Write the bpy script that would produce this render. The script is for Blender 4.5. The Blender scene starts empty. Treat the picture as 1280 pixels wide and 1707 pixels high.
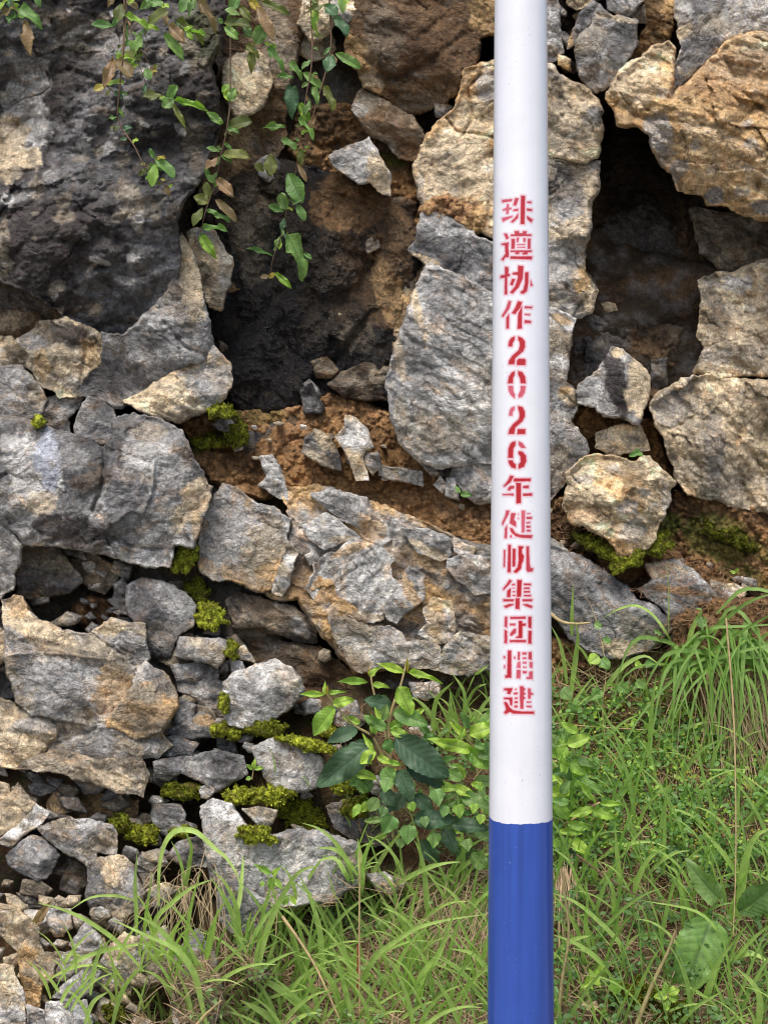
import bpy, math, random
import numpy as np
from mathutils import Matrix, Vector
C = bpy.context.scene
COL = C.collection
F = 2000.0                      # focal length in photo pixels (photo 1280 x 1707)
CU, CV = 640.0, 853.5

# ------------------------------------------------------------------ camera, sky, sun, exposure
cam = bpy.data.cameras.new('camera'); camo = bpy.data.objects.new('camera', cam); COL.objects.link(camo)
camo.location = (0, 0, 0); camo.rotation_euler = (math.radians(90), 0, 0)
cam.sensor_fit = 'HORIZONTAL'; cam.sensor_width = 36; cam.lens = 36 * F / 1280
cam.clip_start = 0.05; cam.clip_end = 2000
C.camera = camo
w = bpy.data.worlds.new('World'); C.world = w; w.use_nodes = True
nt = w.node_tree; bg = nt.nodes['Background']
sky = nt.nodes.new('ShaderNodeTexSky'); sky.sky_type = 'NISHITA'; sky.sun_disc = False
SUN_EL, SUN_AZ = math.radians(60), math.radians(200)      # azimuth clockwise from +Y (behind the camera, a bit left)
sky.sun_elevation = SUN_EL; sky.sun_rotation = SUN_AZ
sky.air_density = 1.0; sky.dust_density = 3.0; sky.ozone_density = 0.6
nt.links.new(sky.outputs[0], bg.inputs[0]); bg.inputs[1].default_value = 0.12
sl = bpy.data.lights.new('sun', 'SUN'); sl.energy = 2.0; sl.angle = math.radians(32); sl.color = (1, 0.95, 0.88)
so = bpy.data.objects.new('sun', sl); COL.objects.link(so)
sd_ = Vector((math.sin(SUN_AZ) * math.cos(SUN_EL), math.cos(SUN_AZ) * math.cos(SUN_EL), math.sin(SUN_EL)))
so.rotation_euler = (-sd_).to_track_quat('-Z', 'Y').to_euler()
C.view_settings.view_transform = 'Standard'; C.view_settings.look = 'None'
C.view_settings.gamma = 1; C.view_settings.exposure = 0.62
C.view_settings.use_curve_mapping = False
C.cycles.max_bounces = 6; C.cycles.diffuse_bounces = 3; C.cycles.transparent_max_bounces = 6
C.cycles.use_denoising = True; C.cycles.filter_width = 1.1

# ------------------------------------------------------------------ numpy noise
_rs = np.random.RandomState(7)
PERM = _rs.permutation(256).astype(np.int64); PERM = np.concatenate([PERM, PERM, PERM])
GR3 = _rs.normal(size=(256, 3)); GR3 /= np.linalg.norm(GR3, axis=1)[:, None]
RV = _rs.rand(256, 6)
def _h3(i, j, k): return PERM[(PERM[(PERM[i & 255] + j) & 255] + k) & 255]
def perlin(x, y, z=0.0):
    x, y = np.asarray(x, float), np.asarray(y, float)
    z = np.zeros_like(x) + z
    i, j, k = np.floor(x).astype(np.int64), np.floor(y).astype(np.int64), np.floor(z).astype(np.int64)
    fx, fy, fz = x - i, y - j, z - k
    u, v, t = [f * f * f * (f * (f * 6 - 15) + 10) for f in (fx, fy, fz)]
    r = 0
    for a in (0, 1):
        for b in (0, 1):
            for c in (0, 1):
                g = GR3[_h3(i + a, j + b, k + c)]
                d = g[..., 0] * (fx - a) + g[..., 1] * (fy - b) + g[..., 2] * (fz - c)
                r = r + d * (u if a else 1 - u) * (v if b else 1 - v) * (t if c else 1 - t)
    return r * 1.6
def fbm(x, y, z=0.0, n=4, g=0.5):
    s, a, f = 0, 1.0, 1.0
    for o in range(n):
        s = s + a * perlin(x * f, y * f, z * f + 17.3 * o); a *= g; f *= 2.03
    return s
def ridge(x, y, z=0.0, n=4):
    s, a, f = 0, 1.0, 1.0
    for o in range(n):
        s = s + a * (1 - 2.2 * np.abs(perlin(x * f, y * f, z * f + 9.1 * o))); a *= 0.5; f *= 2.1
    return s - 0.8
def facet(x, y, seed=0, g=0.9, k=0.9, j=0.9):
    """max of tilted planes round jittered feature points: chipped, creased surface"""
    i, jj = np.floor(x).astype(np.int64), np.floor(y).astype(np.int64)
    best = np.full(x.shape, -9.0)
    for a in (-1, 0, 1):
        for b in (-1, 0, 1):
            h = _h3(i + a, jj + b, np.full(x.shape, seed, np.int64))
            r = RV[h]
            px = i + a + 0.5 + j * (r[..., 0] - 0.5); py = jj + b + 0.5 + j * (r[..., 1] - 0.5)
            dx, dy = x - px, y - py
            val = g * ((r[..., 2] - .5) * dx + (r[..., 3] - .5) * dy) * 2 + 0.45 * (r[..., 4] - .5) - k * (dx * dx + dy * dy)
            best = np.maximum(best, val)
    return best
def worley(x, y, seed=0):
    i, jj = np.floor(x).astype(np.int64), np.floor(y).astype(np.int64)
    f1 = np.full(x.shape, 9.0); f2 = f1.copy(); rid = np.zeros(x.shape)
    for a in (-1, 0, 1):
        for b in (-1, 0, 1):
            r = RV[_h3(i + a, jj + b, np.full(x.shape, seed, np.int64))]
            d = np.hypot(x - (i + a + r[..., 0]), y - (jj + b + r[..., 1]))
            n = d < f1
            f2 = np.where(n, f1, np.minimum(f2, d)); rid = np.where(n, r[..., 5], rid); f1 = np.where(n, d, f1)
    return f1, f2, rid
def sstep(a, b, x):
    t = np.clip((x - a) / (b - a), 0, 1); return t * t * (3 - 2 * t)
def sdpoly(x, y, P):
    """signed distance, positive inside"""
    d2 = np.full(x.shape, 1e18); ins = np.zeros(x.shape, bool); n = len(P)
    for i in range(n):
        ax, ay = P[i]; bx, by = P[(i + 1) % n]; ex, ey = bx - ax, by - ay
        L = ex * ex + ey * ey + 1e-9
        t = np.clip(((x - ax) * ex + (y - ay) * ey) / L, 0, 1)
        d2 = np.minimum(d2, (x - ax - t * ex) ** 2 + (y - ay - t * ey) ** 2)
        if ay != by:
            c = ((ay > y) != (by > y)) & (x < ex * (y - ay) / (by - ay) + ax)
            ins ^= c
    d = np.sqrt(d2); return np.where(ins, d, -d)
def dpolyline(x, y, P):
    d2 = np.full(x.shape, 1e18)
    for (ax, ay), (bx, by) in zip(P[:-1], P[1:]):
        ex, ey = bx - ax, by - ay; L = ex * ex + ey * ey + 1e-9
        t = np.clip(((x - ax) * ex + (y - ay) * ey) / L, 0, 1)
        d2 = np.minimum(d2, (x - ax - t * ex) ** 2 + (y - ay - t * ey) ** 2)
    return np.sqrt(d2)

# ------------------------------------------------------------------ place: distance of the cliff and bank behind each direction
def ybase(v):
    return np.interp(v, [-500, 0, 700, 950, 1150, 1400, 1750, 2000], [4.35, 4.27, 4.15, 4.05, 3.86, 3.5, 3.02, 2.79])
def wpos(u, v, Y):
    return np.stack([(u - CU) / F * Y, Y + 0 * u, -(v - CV) / F * Y], -1)
def ground_off(u, v):
    """how far the earth bank lies behind ybase"""
    left = sstep(520, 230, u) * sstep(1640, 1400, v) * 0.22 + sstep(260, 150, u) * 0.10
    mid = sstep(1180, 1080, v) * sstep(980, 800, u) * 0.25
    return left + mid + 0.03

# ------------------------------------------------------------------ object helpers
def mesh_np(name, V, quads=None, tris=None, loc=None, smooth=True, col=None, uv=None):
    me = bpy.data.meshes.new(name)
    V = np.asarray(V, float)
    if loc is not None: V = V - np.asarray(loc)
    nq = 0 if quads is None else len(quads); nt_ = 0 if tris is None else len(tris)
    me.vertices.add(len(V)); me.vertices.foreach_set('co', V.astype(np.float32).ravel())
    idx = []
    if nq: idx.append(np.asarray(quads).ravel())
    if nt_: idx.append(np.asarray(tris).ravel())
    idx = np.concatenate(idx).astype(np.int32)
    me.loops.add(len(idx)); me.loops.foreach_set('vertex_index', idx)
    me.polygons.add(nq + nt_)
    st = np.concatenate([np.arange(nq) * 4, nq * 4 + np.arange(nt_) * 3]).astype(np.int32)
    me.polygons.foreach_set('loop_start', st)
    me.update(calc_edges=True)
    me.polygons.foreach_set('use_smooth', np.full(nq + nt_, smooth))
    if col is not None:
        a = me.color_attributes.new('Col', 'FLOAT_COLOR', 'POINT')
        a.data.foreach_set('color', np.asarray(col, np.float32).ravel())
    me.validate()
    return me
def link(name, me, mat=None, parent=None, loc=None):
    o = bpy.data.objects.new(name, me); COL.objects.link(o)
    if mat is not None and me is not None and not me.materials: me.materials.append(mat)
    if loc is not None: o.location = loc
    if parent is not None:
        o.parent = parent
        if loc is not None: o.location = Vector(loc) - parent.location
        else: o.location = -parent.location
    return o
def tag(o, label=None, cat=None, group=None, kind=None):
    if label: o['label'] = label
    if cat: o['category'] = cat
    if group: o['group'] = group
    if kind: o['kind'] = kind
    return o
def empty(name, loc):
    o = bpy.data.objects.new(name, None); COL.objects.link(o); o.location = loc; o.empty_display_size = 0.05; return o

# ------------------------------------------------------------------ materials
def new_mat(name):
    m = bpy.data.materials.new(name); m.use_nodes = True; n = m.node_tree.nodes; l = m.node_tree.links
    return m, n, l, n['Principled BSDF']
def N(n, t, **kw):
    x = n.new(t)
    for k, v in kw.items(): setattr(x, k, v)
    return x
def ramp(n, stops):
    r = n.new('ShaderNodeValToRGB'); e = r.color_ramp.elements
    e[0].position, e[0].color = stops[0][0], (*[stops[0][1]] * 3, 1) if not hasattr(stops[0][1], '__len__') else (*stops[0][1], 1)
    e[1].position, e[1].color = stops[-1][0], (*[stops[-1][1]] * 3, 1) if not hasattr(stops[-1][1], '__len__') else (*stops[-1][1], 1)
    for p, c in stops[1:-1]:
        x = e.new(p); x.color = (*[c] * 3, 1) if not hasattr(c, '__len__') else (*c, 1)
    return r
def mixc(n, l, typ, fac, a, b):
    m = n.new('ShaderNodeMix'); m.data_type = 'RGBA'; m.blend_type = typ
    if isinstance(fac, (int, float)): m.inputs['Factor'].default_value = fac
    else: l.new(fac, m.inputs['Factor'])
    for s, v in (('A', a), ('B', b)):
        t = [i for i in m.inputs if i.name == s and i.type == 'RGBA'][0]
        if isinstance(v, tuple): t.default_value = (*v, 1)
        else: l.new(v, t)
    return [o for o in m.outputs if o.type == 'RGBA'][0]
def noise(n, l, pos, scale, detail=4, rough=0.6, dist=0.0, vec=None):
    x = n.new('ShaderNodeTexNoise'); x.inputs['Scale'].default_value = scale; x.inputs['Detail'].default_value = detail
    x.inputs['Roughness'].default_value = rough; x.inputs['Distortion'].default_value = dist
    l.new(pos, x.inputs['Vector']); return x.outputs['Fac']
def rock_material(name, vein=0.5, bump=0.5, rough=(0.62, 0.9)):
    m, n, l, b = new_mat(name)
    at = N(n, 'ShaderNodeAttribute', attribute_name='Col')
    geo = n.new('ShaderNodeNewGeometry'); pos = geo.outputs['Position']
    n1 = noise(n, l, pos, 9, 6, 0.65, 0.6); n2 = noise(n, l, pos, 55, 5, 0.7, 0.3); n3 = noise(n, l, pos, 300, 4, 0.7)
    r1 = ramp(n, [(0.28, 0.68), (0.5, 1.0), (0.72, 1.34)]); l.new(n1, r1.inputs[0])
    r2 = ramp(n, [(0.3, 0.52), (0.5, 1.0), (0.7, 1.55)]); l.new(n2, r2.inputs[0])
    r3 = ramp(n, [(0.32, 0.58), (0.68, 1.48)]); l.new(n3, r3.inputs[0])
    c = mixc(n, l, 'MULTIPLY', 1, at.outputs['Color'], r1.outputs[0])
    c = mixc(n, l, 'MULTIPLY', 1, c, r2.outputs[0]); c = mixc(n, l, 'MULTIPLY', 1, c, r3.outputs[0])
    # brown film and pale mineral dust in patches
    nb = noise(n, l, pos, 22, 5, 0.7, 1.0); rb = ramp(n, [(0.54, 0.0), (0.68, 0.4)]); l.new(nb, rb.inputs[0])
    c = mixc(n, l, 'MIX', rb.outputs[0], c, mixc(n, l, 'MULTIPLY', 1, c, (1.35, 0.92, 0.55)))
    # thin pale calcite veins
    vo = N(n, 'ShaderNodeTexVoronoi', feature='DISTANCE_TO_EDGE'); vo.inputs['Scale'].default_value = 11
    wn = n.new('ShaderNodeTexNoise'); wn.inputs['Scale'].default_value = 7; wn.inputs['Detail'].default_value = 4; l.new(pos, wn.inputs['Vector'])
    ad = N(n, 'ShaderNodeVectorMath', operation='MULTIPLY_ADD'); l.new(wn.outputs['Color'], ad.inputs[0]); ad.inputs[1].default_value = (.25, .25, .25); l.new(pos, ad.inputs[2])
    l.new(ad.outputs[0], vo.inputs['Vector'])
    rv = ramp(n, [(0.0, 1.0), (0.022, 0.0)]); l.new(vo.outputs['Distance'], rv.inputs[0])
    nm = noise(n, l, pos, 5, 3, 0.6); rm = ramp(n, [(0.5, 0.0), (0.62, vein)]); l.new(nm, rm.inputs[0])
    mu = N(n, 'ShaderNodeMath', operation='MULTIPLY'); l.new(rv.outputs[0], mu.inputs[0]); l.new(rm.outputs[0], mu.inputs[1])
    c = mixc(n, l, 'MIX', mu.outputs[0], c, mixc(n, l, 'ADD', 1, mixc(n, l, 'MULTIPLY', 1, c, (1.5, 1.5, 1.5)), (0.04, 0.04, 0.04)))
    # specks of lichen
    ns = noise(n, l, pos, 120, 2, 0.5); rs = ramp(n, [(0.66, 0.0), (0.72, 0.45)]); l.new(ns, rs.inputs[0])
    c = mixc(n, l, 'MIX', rs.outputs[0], c, mixc(n, l, 'MULTIPLY', 1, c, (1.9, 1.85, 1.75)))
    # hairline fractures holding dirt
    vo2 = N(n, 'ShaderNodeTexVoronoi', feature='DISTANCE_TO_EDGE'); vo2.inputs['Scale'].default_value = 1.0
    mp2 = n.new('ShaderNodeMapping'); mp2.inputs['Rotation'].default_value = (0.1, 0.5, 0); mp2.inputs['Scale'].default_value = (16, 16, 34); l.new(ad.outputs[0], mp2.inputs[0]); l.new(mp2.outputs[0], vo2.inputs['Vector'])
    rk2 = ramp(n, [(0.0, 1.0), (0.035, 0.0)]); l.new(vo2.outputs['Distance'], rk2.inputs[0])
    nk = noise(n, l, pos, 8, 3, 0.6); rk3 = ramp(n, [(0.40, 0.0), (0.52, 0.9)]); l.new(nk, rk3.inputs[0])
    mk = N(n, 'ShaderNodeMath', operation='MULTIPLY'); l.new(rk2.outputs[0], mk.inputs[0]); l.new(rk3.outputs[0], mk.inputs[1])
    c = mixc(n, l, 'MIX', mk.outputs[0], c, mixc(n, l, 'MULTIPLY', 1, c, (0.38, 0.33, 0.28)))
    # blotchy crust and chalky worn edges
    nq = noise(n, l, pos, 42, 5, 0.75, 0.4); rq = ramp(n, [(0.56, 0.0), (0.66, 0.55)]); l.new(nq, rq.inputs[0])
    c = mixc(n, l, 'MIX', rq.outputs[0], c, mixc(n, l, 'MULTIPLY', 1, c, (1.65, 1.6, 1.5)))
    pt = ramp(n, [(0.52, 0.0), (0.62, 0.6)]); l.new(geo.outputs['Pointiness'], pt.inputs[0])
    c = mixc(n, l, 'MIX', pt.outputs[0], c, mixc(n, l, 'MULTIPLY', 1, c, (1.7, 1.62, 1.5)))
    l.new(c, b.inputs['Base Color'])
    rr = n.new('ShaderNodeMapRange'); l.new(at.outputs['Alpha'], rr.inputs[0]); rr.inputs[3].default_value = 0.17; rr.inputs[4].default_value = rough[1]
    l.new(rr.outputs[0], b.inputs['Roughness'])
    rsp = n.new('ShaderNodeMapRange'); l.new(at.outputs['Alpha'], rsp.inputs[0]); rsp.inputs[3].default_value = 0.4; rsp.inputs[4].default_value = 0.3; l.new(rsp.outputs[0], b.inputs['Specular IOR Level'])
    nf = noise(n, l, pos, 75, 8, 0.72, 0.4)
    st = n.new('ShaderNodeMapping'); st.inputs['Rotation'].default_value = (0, 0.45, 0.2); st.inputs['Scale'].default_value = (12, 30, 75); l.new(pos, st.inputs[0])
    nst = noise(n, l, st.outputs[0], 1.0, 5, 0.6, 0.8)
    sm = N(n, 'ShaderNodeMath', operation='MULTIPLY_ADD'); l.new(nst, sm.inputs[0]); sm.inputs[1].default_value = 0.25; l.new(nf, sm.inputs[2])
    # hackly chips: angular cells at two sizes
    hs_ = sm.outputs[0]
    for scl, amt in (((28, 28, 52), 0.55), ((75, 75, 120), 0.28)):
        mpx = n.new('ShaderNodeMapping'); mpx.inputs['Rotation'].default_value = (0.2, 0.4, 0.1); mpx.inputs['Scale'].default_value = scl; l.new(ad.outputs[0], mpx.inputs[0])
        vx = N(n, 'ShaderNodeTexVoronoi', feature='F1'); vx.inputs['Scale'].default_value = 1.0; l.new(mpx.outputs[0], vx.inputs['Vector'])
        sp = n.new('ShaderNodeSeparateColor'); l.new(vx.outputs['Color'], sp.inputs[0])
        a1 = N(n, 'ShaderNodeMath', operation='MULTIPLY_ADD'); l.new(sp.outputs[0], a1.inputs[0]); a1.inputs[1].default_value = amt * .45; l.new(hs_, a1.inputs[2])
        a2 = N(n, 'ShaderNodeMath', operation='MULTIPLY_ADD'); l.new(vx.outputs['Distance'], a2.inputs[0]); a2.inputs[1].default_value = -amt; l.new(a1.outputs[0], a2.inputs[2]); hs_ = a2.outputs[0]
    bp = n.new('ShaderNodeBump'); bp.inputs['Strength'].default_value = bump; bp.inputs['Distance'].default_value = 0.016
    l.new(hs_, bp.inputs['Height']); l.new(bp.outputs[0], b.inputs['Normal'])
    return m
MAT_ROCK = rock_material('limestone', 0.8, 0.85)
MAT_ROUGH = rock_material('rough_limestone', 0.15, 0.8)
MAT_SOIL = rock_material('crumbly_soil', 0.0, 0.9)
def moss_material(name):
    m, n, l, b = new_mat(name)
    at = N(n, 'ShaderNodeAttribute', attribute_name='Col'); geo = n.new('ShaderNodeNewGeometry'); pos = geo.outputs['Position']
    n1 = noise(n, l, pos, 160, 4, 0.7); r1 = ramp(n, [(0.3, 0.45), (0.7, 1.5)]); l.new(n1, r1.inputs[0])
    l.new(mixc(n, l, 'MULTIPLY', 1, at.outputs['Color'], r1.outputs[0]), b.inputs['Base Color'])
    b.inputs['Roughness'].default_value = 0.95; b.inputs['Specular IOR Level'].default_value = 0.1
    bp = n.new('ShaderNodeBump'); bp.inputs['Strength'].default_value = 0.9; bp.inputs['Distance'].default_value = 0.006
    l.new(n1, bp.inputs['Height']); l.new(bp.outputs[0], b.inputs['Normal'])
    return m
MAT_MOSS = moss_material('moss')
def leaf_material(name, base, back=None, spots=0.25, gloss=0.45, spotc=(0.16, 0.08, 0.03), trans=0.35, vein=0.42):
    m, n, l, b = new_mat(name)
    at = N(n, 'ShaderNodeAttribute', attribute_name='Col')      # R = vein mask, G = position along the blade
    sep = n.new('ShaderNodeSeparateColor'); l.new(at.outputs['Color'], sep.inputs[0])
    oi = n.new('ShaderNodeObjectInfo'); geo = n.new('ShaderNodeNewGeometry'); pos = geo.outputs['Position']
    nn = noise(n, l, pos, 45, 4, 0.6); r1 = ramp(n, [(0.3, 0.72), (0.7, 1.25)]); l.new(nn, r1.inputs[0])
    c = mixc(n, l, 'MULTIPLY', 1, base, r1.outputs[0])
    hs = n.new('ShaderNodeHueSaturation'); l.new(c, hs.inputs['Color'])
    mr = n.new('ShaderNodeMapRange'); l.new(oi.outputs['Random'], mr.inputs[0]); mr.inputs[3].default_value = 0.75; mr.inputs[4].default_value = 1.25
    l.new(mr.outputs[0], hs.inputs['Value'])
    mh = n.new('ShaderNodeMapRange'); l.new(oi.outputs['Random'], mh.inputs[0]); mh.inputs[3].default_value = 0.515; mh.inputs[4].default_value = 0.482
    l.new(mh.outputs[0], hs.inputs['Hue'])
    c = hs.outputs[0]
    vm = N(n, 'ShaderNodeMath', operation='MULTIPLY'); l.new(sep.outputs[0], vm.inputs[0]); vm.inputs[1].default_value = 0.8
    c = mixc(n, l, 'MIX', vm.outputs[0], c, tuple(x * vein for x in base))
    n2 = noise(n, l, pos, 140, 3, 0.6); r2 = ramp(n, [(0.6, 0.0), (0.68, spots * 2)]); l.new(n2, r2.inputs[0])
    c = mixc(n, l, 'MIX', r2.outputs[0], c, spotc)
    l.new(c, b.inputs['Base Color']); b.inputs['Roughness'].default_value = gloss; b.inputs['Specular IOR Level'].default_value = 0.4
    tr = n.new('ShaderNodeBsdfTranslucent'); l.new(mixc(n, l, 'MULTIPLY', 1, c, (0.95, 1.25, 0.5)), tr.inputs[0])
    ms = n.new('ShaderNodeMixShader'); ms.inputs[0].default_value = trans
    l.new(b.outputs[0], ms.inputs[1]); l.new(tr.outputs[0], ms.inputs[2]); l.new(ms.outputs[0], n['Material Output'].inputs[0])
    return m
LM = dict(
    bright=leaf_material('young_leaf', (0.34, 0.53, 0.08), spots=0.05),
    green=leaf_material('green_leaf', (0.19, 0.35, 0.09), spots=0.12),
    dark=leaf_material('dark_leaf', (0.07, 0.13, 0.065), spots=0.05, gloss=0.5, trans=0.15),
    mid=leaf_material('mid_leaf', (0.18, 0.30, 0.09), spots=0.08),
    olive=leaf_material('olive_leaf', (0.17, 0.20, 0.05), spots=0.35),
    brown=leaf_material('brown_leaf', (0.32, 0.22, 0.11), spots=0.4, spotc=(0.1, .05, .02)),
    yellow=leaf_material('yellow_leaf', (0.45, 0.38, 0.06), spots=0.2),
    teal=leaf_material('bluish_leaf', (0.11, 0.22, 0.11), spots=0.15),
    grass=leaf_material('grass_blade', (0.40, 0.56, 0.15), vein=1.2, spots=0.03, gloss=0.5, trans=0.4),
    grassd=leaf_material('dark_grass_blade', (0.27, 0.42, 0.10), vein=1.2, spots=0.03, gloss=0.5, trans=0.4),
    straw=leaf_material('dry_straw', (0.46, 0.345, 0.20), spots=0.25, gloss=0.7, trans=0.1),
    litter=leaf_material('brown_litter', (0.28, 0.17, 0.095), spots=0.25, gloss=0.8, trans=0.05),
    stem=leaf_material('woody_stem', (0.14, 0.085, 0.05), spots=0.3, gloss=0.7, trans=0.0),
    tan=leaf_material('tan_stem', (0.44, 0.34, 0.16), spots=0.2, gloss=0.7, trans=0.0),
    red=leaf_material('red_stem', (0.40, 0.05, 0.05), spots=0.1, gloss=0.6, trans=0.0),
)

# ------------------------------------------------------------------ rock builder
PAL = dict(G=(.345, .338, .328), L=(.54, .525, .50), D=(.056, .047, .045), B=(.15, .095, .052), O=(.56, .37, .18), P=(.68, .55, .37),
           W=(.013, .012, .013), K=(.16, .158, .16), H=(.60, .58, .55), S=(.33, .19, .085), M=(.17, .20, .02), T=(.36, .31, .235),
           N=(.042, .030, .019), Z=(.42, .45, .52), R=(.38, .22, .11), V=(.10, .115, .02), U=(.205, .172, .13), E=(.10, .055, .026))
def rock_mesh(P, d=0.0, thick=None, c=('G', 'T'), blobs=(), cracks=(), step=2.0, R=None, seed=0, grain=-22, rough=1.0, wet=0.0,
              tilt=(0, 0), mode='rock', back=0.16, warp=1.0, caps=None, yfun=None, cmix=0.0, strata=0.0):
    P = [(float(a), float(b)) for a, b in P]
    pa = np.array(P); cx, cy = pa.mean(0)
    area = 0.5 * abs(np.dot(pa[:, 0], np.roll(pa[:, 1], -1)) - np.dot(pa[:, 1], np.roll(pa[:, 0], -1)))
    S = math.sqrt(area); rs = np.random.RandomState(seed * 13 + 5)
    if thick is None: thick = 0.26 * S
    if R is None: R = min(0.30 * S, 26)
    if mode == 'rock': R = R * 0.42 + 2
    wa = warp * min(4.5, 0.03 * S + 1.2); ex = (1.4 + min(2.2, S * .012)) if mode == 'rock' else 3.0
    so_ = seed * 3.7
    def sd(x, y):
        wx = (fbm(x / 30, y / 30, so_, 2) + 0.42 * perlin(x / 7, y / 7, so_ + 5)) * wa
        wy = (fbm(x / 30, y / 30, so_ + 31, 2) + 0.42 * perlin(x / 7, y / 7, so_ + 37)) * wa
        return sdpoly(x + wx, y + wy, P) + ex
    m = 8
    # keep what lies far outside the frame coarse enough
    x0, x1, y0, y1 = pa[:, 0].min() - m, pa[:, 0].max() + m, pa[:, 1].min() - m, pa[:, 1].max() + m
    nx, ny = int((x1 - x0) / step) + 2, int((y1 - y0) / step) + 2
    gx, gy = np.meshgrid(x0 + step * np.arange(nx), y0 + step * np.arange(ny))
    gx = gx + (rs.rand(*gx.shape) - .5) * step * 0.45; gy = gy + (rs.rand(*gy.shape) - .5) * step * 0.45
    s = sd(gx, gy); ins = s > 0.15 * step
    q = ins[:-1, :-1] | ins[1:, :-1] | ins[:-1, 1:] | ins[1:, 1:]
    qi, qj = np.nonzero(q)
    if len(qi) == 0: return None
    quads = np.stack([qi * nx + qj, (qi + 1) * nx + qj, (qi + 1) * nx + qj + 1, qi * nx + qj + 1], -1)
    used, inv = np.unique(quads, return_inverse=True); quads = inv.reshape(-1, 4)
    x, y, s = gx.ravel()[used], gy.ravel()[used], s.ravel()[used]
    out = np.nonzero(s <= 0.15 * step)[0]
    for it in range(3):
        X, Y = x[out], y[out]; s0 = sd(X, Y); e = 0.6
        gx_ = (sd(X + e, Y) - s0) / e; gy_ = (sd(X, Y + e) - s0) / e; g2 = np.maximum(gx_ ** 2 + gy_ ** 2, 0.25)
        st = np.clip(s0, -2 * step, 2 * step)
        x[out] = X - gx_ * st / g2; y[out] = Y - gy_ * st / g2
    s = np.maximum(sd(x, y), 0); s[out] = 0
    # boundary
    E = np.concatenate([quads[:, [0, 1]], quads[:, [1, 2]], quads[:, [2, 3]], quads[:, [3, 0]]])
    key = np.sort(E, 1); kk = key[:, 0].astype(np.int64) * (len(x) + 1) + key[:, 1]
    _, fi, cnt = np.unique(kk, return_index=True, return_counts=True); BE = E[fi[cnt == 1]]
    # height in photo pixels
    t = np.clip(s / R, 0, 1); h = R * np.sqrt(np.maximum(1 - (1 - t) ** 2, 0)) * min(1.0, thick / max(R, 1) * 1.1)
    ca, sa = math.cos(math.radians(grain)), math.sin(math.radians(grain))
    rx, ry = (x * ca - y * sa), (x * sa + y * ca)
    wxx = fbm(x / 46, y / 46, so_ + 2, 3) * 10; wyy = fbm(x / 46, y / 46, so_ + 52, 3) * 10
    nA = fbm(x / 90, y / 90, so_ + 201, 2); nB = fbm(x / 50, y / 50, so_ + 211, 2)
    if mode == 'rock':
        nc = 4 if caps is None else len(caps)
        cap = np.full(x.shape, 1e9)
        for k in range(nc):
            if caps is None:
                an = 2 * math.pi * (k + rs.rand() * 0.9) / nc; sl_ = 0.16 + 0.45 * rs.rand(); of = thick * (0.72 + 0.4 * rs.rand())
            else: an, sl_, of = math.radians(caps[k][0]), caps[k][1], caps[k][2] * thick
            cap = np.minimum(cap, of - sl_ * ((x - cx) * math.cos(an) - (y - cy) * math.sin(an)) + 0.10 * wxx * min(1, S / 120))
        # soft min of the rim and the flat faces
        kk_ = 3.0; a_, b_ = h * (thick / max(R, 1) if thick > R else 1) * 1.25, np.maximum(cap, 0)
        h = -kk_ * np.logaddexp(-a_ / kk_, -b_ / kk_) + kk_ * math.log(2) * 0
        h = np.maximum(h, 0)
        dmp = sstep(0, 7, s) * 0.85 + 0.15
        s1 = max(26, S * 0.42)
        h = h + dmp * rough * (0.24 * s1 * facet((rx + wxx * .6) / (s1 * 1.5), (ry + wyy * .6) / s1, seed % 97, g=1.1)
                               + 9.5 * facet((rx + wxx * .5) / 46, (ry + wyy * .5) / 27, (seed + 11) % 97, g=1.2) * (0.35 + sstep(-.5, .5, nA))
                               + 4.4 * facet((rx + wyy * .3) / 18, (ry + wxx * .3) / 11, (seed + 23) % 97, g=1.2) * (0.3 + sstep(-.4, .6, nB))
                               + 2.0 * facet((rx + wyy * .2) / 8, (ry + wxx * .2) / 6, (seed + 37) % 97)
                               + 0.7 * fbm(x / 6, y / 5, so_, 2) + 0.9 * ridge(rx / 70, ry / 34, so_ + 3, 3))
        # fractures with one lip standing proud
        f1, f2, rid = worley((rx + wxx * 1.3) / (s1 * 1.2), (ry + wyy * 1.3) / (s1 * .62), (seed + 41) % 97)
        h = h + dmp * rough * ((rid - .5) * 0.055 * s1 - 3.2 * np.exp(-((f2 - f1) / (2.6 / s1)) ** 2) * sstep(-.2, .3, nA))
        if strata > 0:      # broken ledges along the bedding
            f = (ry + wyy * 0.8) / 19.0; fr = f - np.floor(f)
            h = h + dmp * strata * 4.5 * (sstep(0.0, 0.82, fr) - sstep(0.86, 1.0, fr)) * sstep(-.2, .4, fbm(x / 60, y / 60, so_ + 9, 2) + 0.15)
    elif mode == 'wall':     # ripply, water-worn standing wall
        h = h * thick / max(R, 1)
        dmp = sstep(0, 10, s)
        h = h + dmp * rough * (26 * facet((rx + wxx) / 130, (ry + wyy) / 90, seed % 97) + 15 * facet((rx + wxx) / 52, (ry + wyy) / 36, (seed + 3) % 97, g=1.2)
                               + 6 * ridge(x / 60, y / 100, so_, 4) + 4.0 * facet((x + wxx) / 18, (y + wyy) / 13, (seed + 5) % 97, g=1.2) + 1.9 * facet(x / 7, y / 6, 7) + 1.5 * fbm(x / 5, y / 6, so_, 3))
    else:                    # crumbly earth: clods of several sizes
        h = h * thick / max(R, 1)
        for sc, am in ((30, 9), (15, 8), (8, 5)):
            f1, f2, r = worley((x + wxx * .6) / sc, (y + wyy * .6) / sc, int(sc + seed) % 97)
            h = h + rough * am * np.sqrt(np.maximum(1 - (f1 * 1.25) ** 2, 0)) * (0.35 + 0.9 * r) * sstep(0, 6, s)
        h = h + rough * 1.4 * fbm(x / 5, y / 5, so_, 3)
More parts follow.
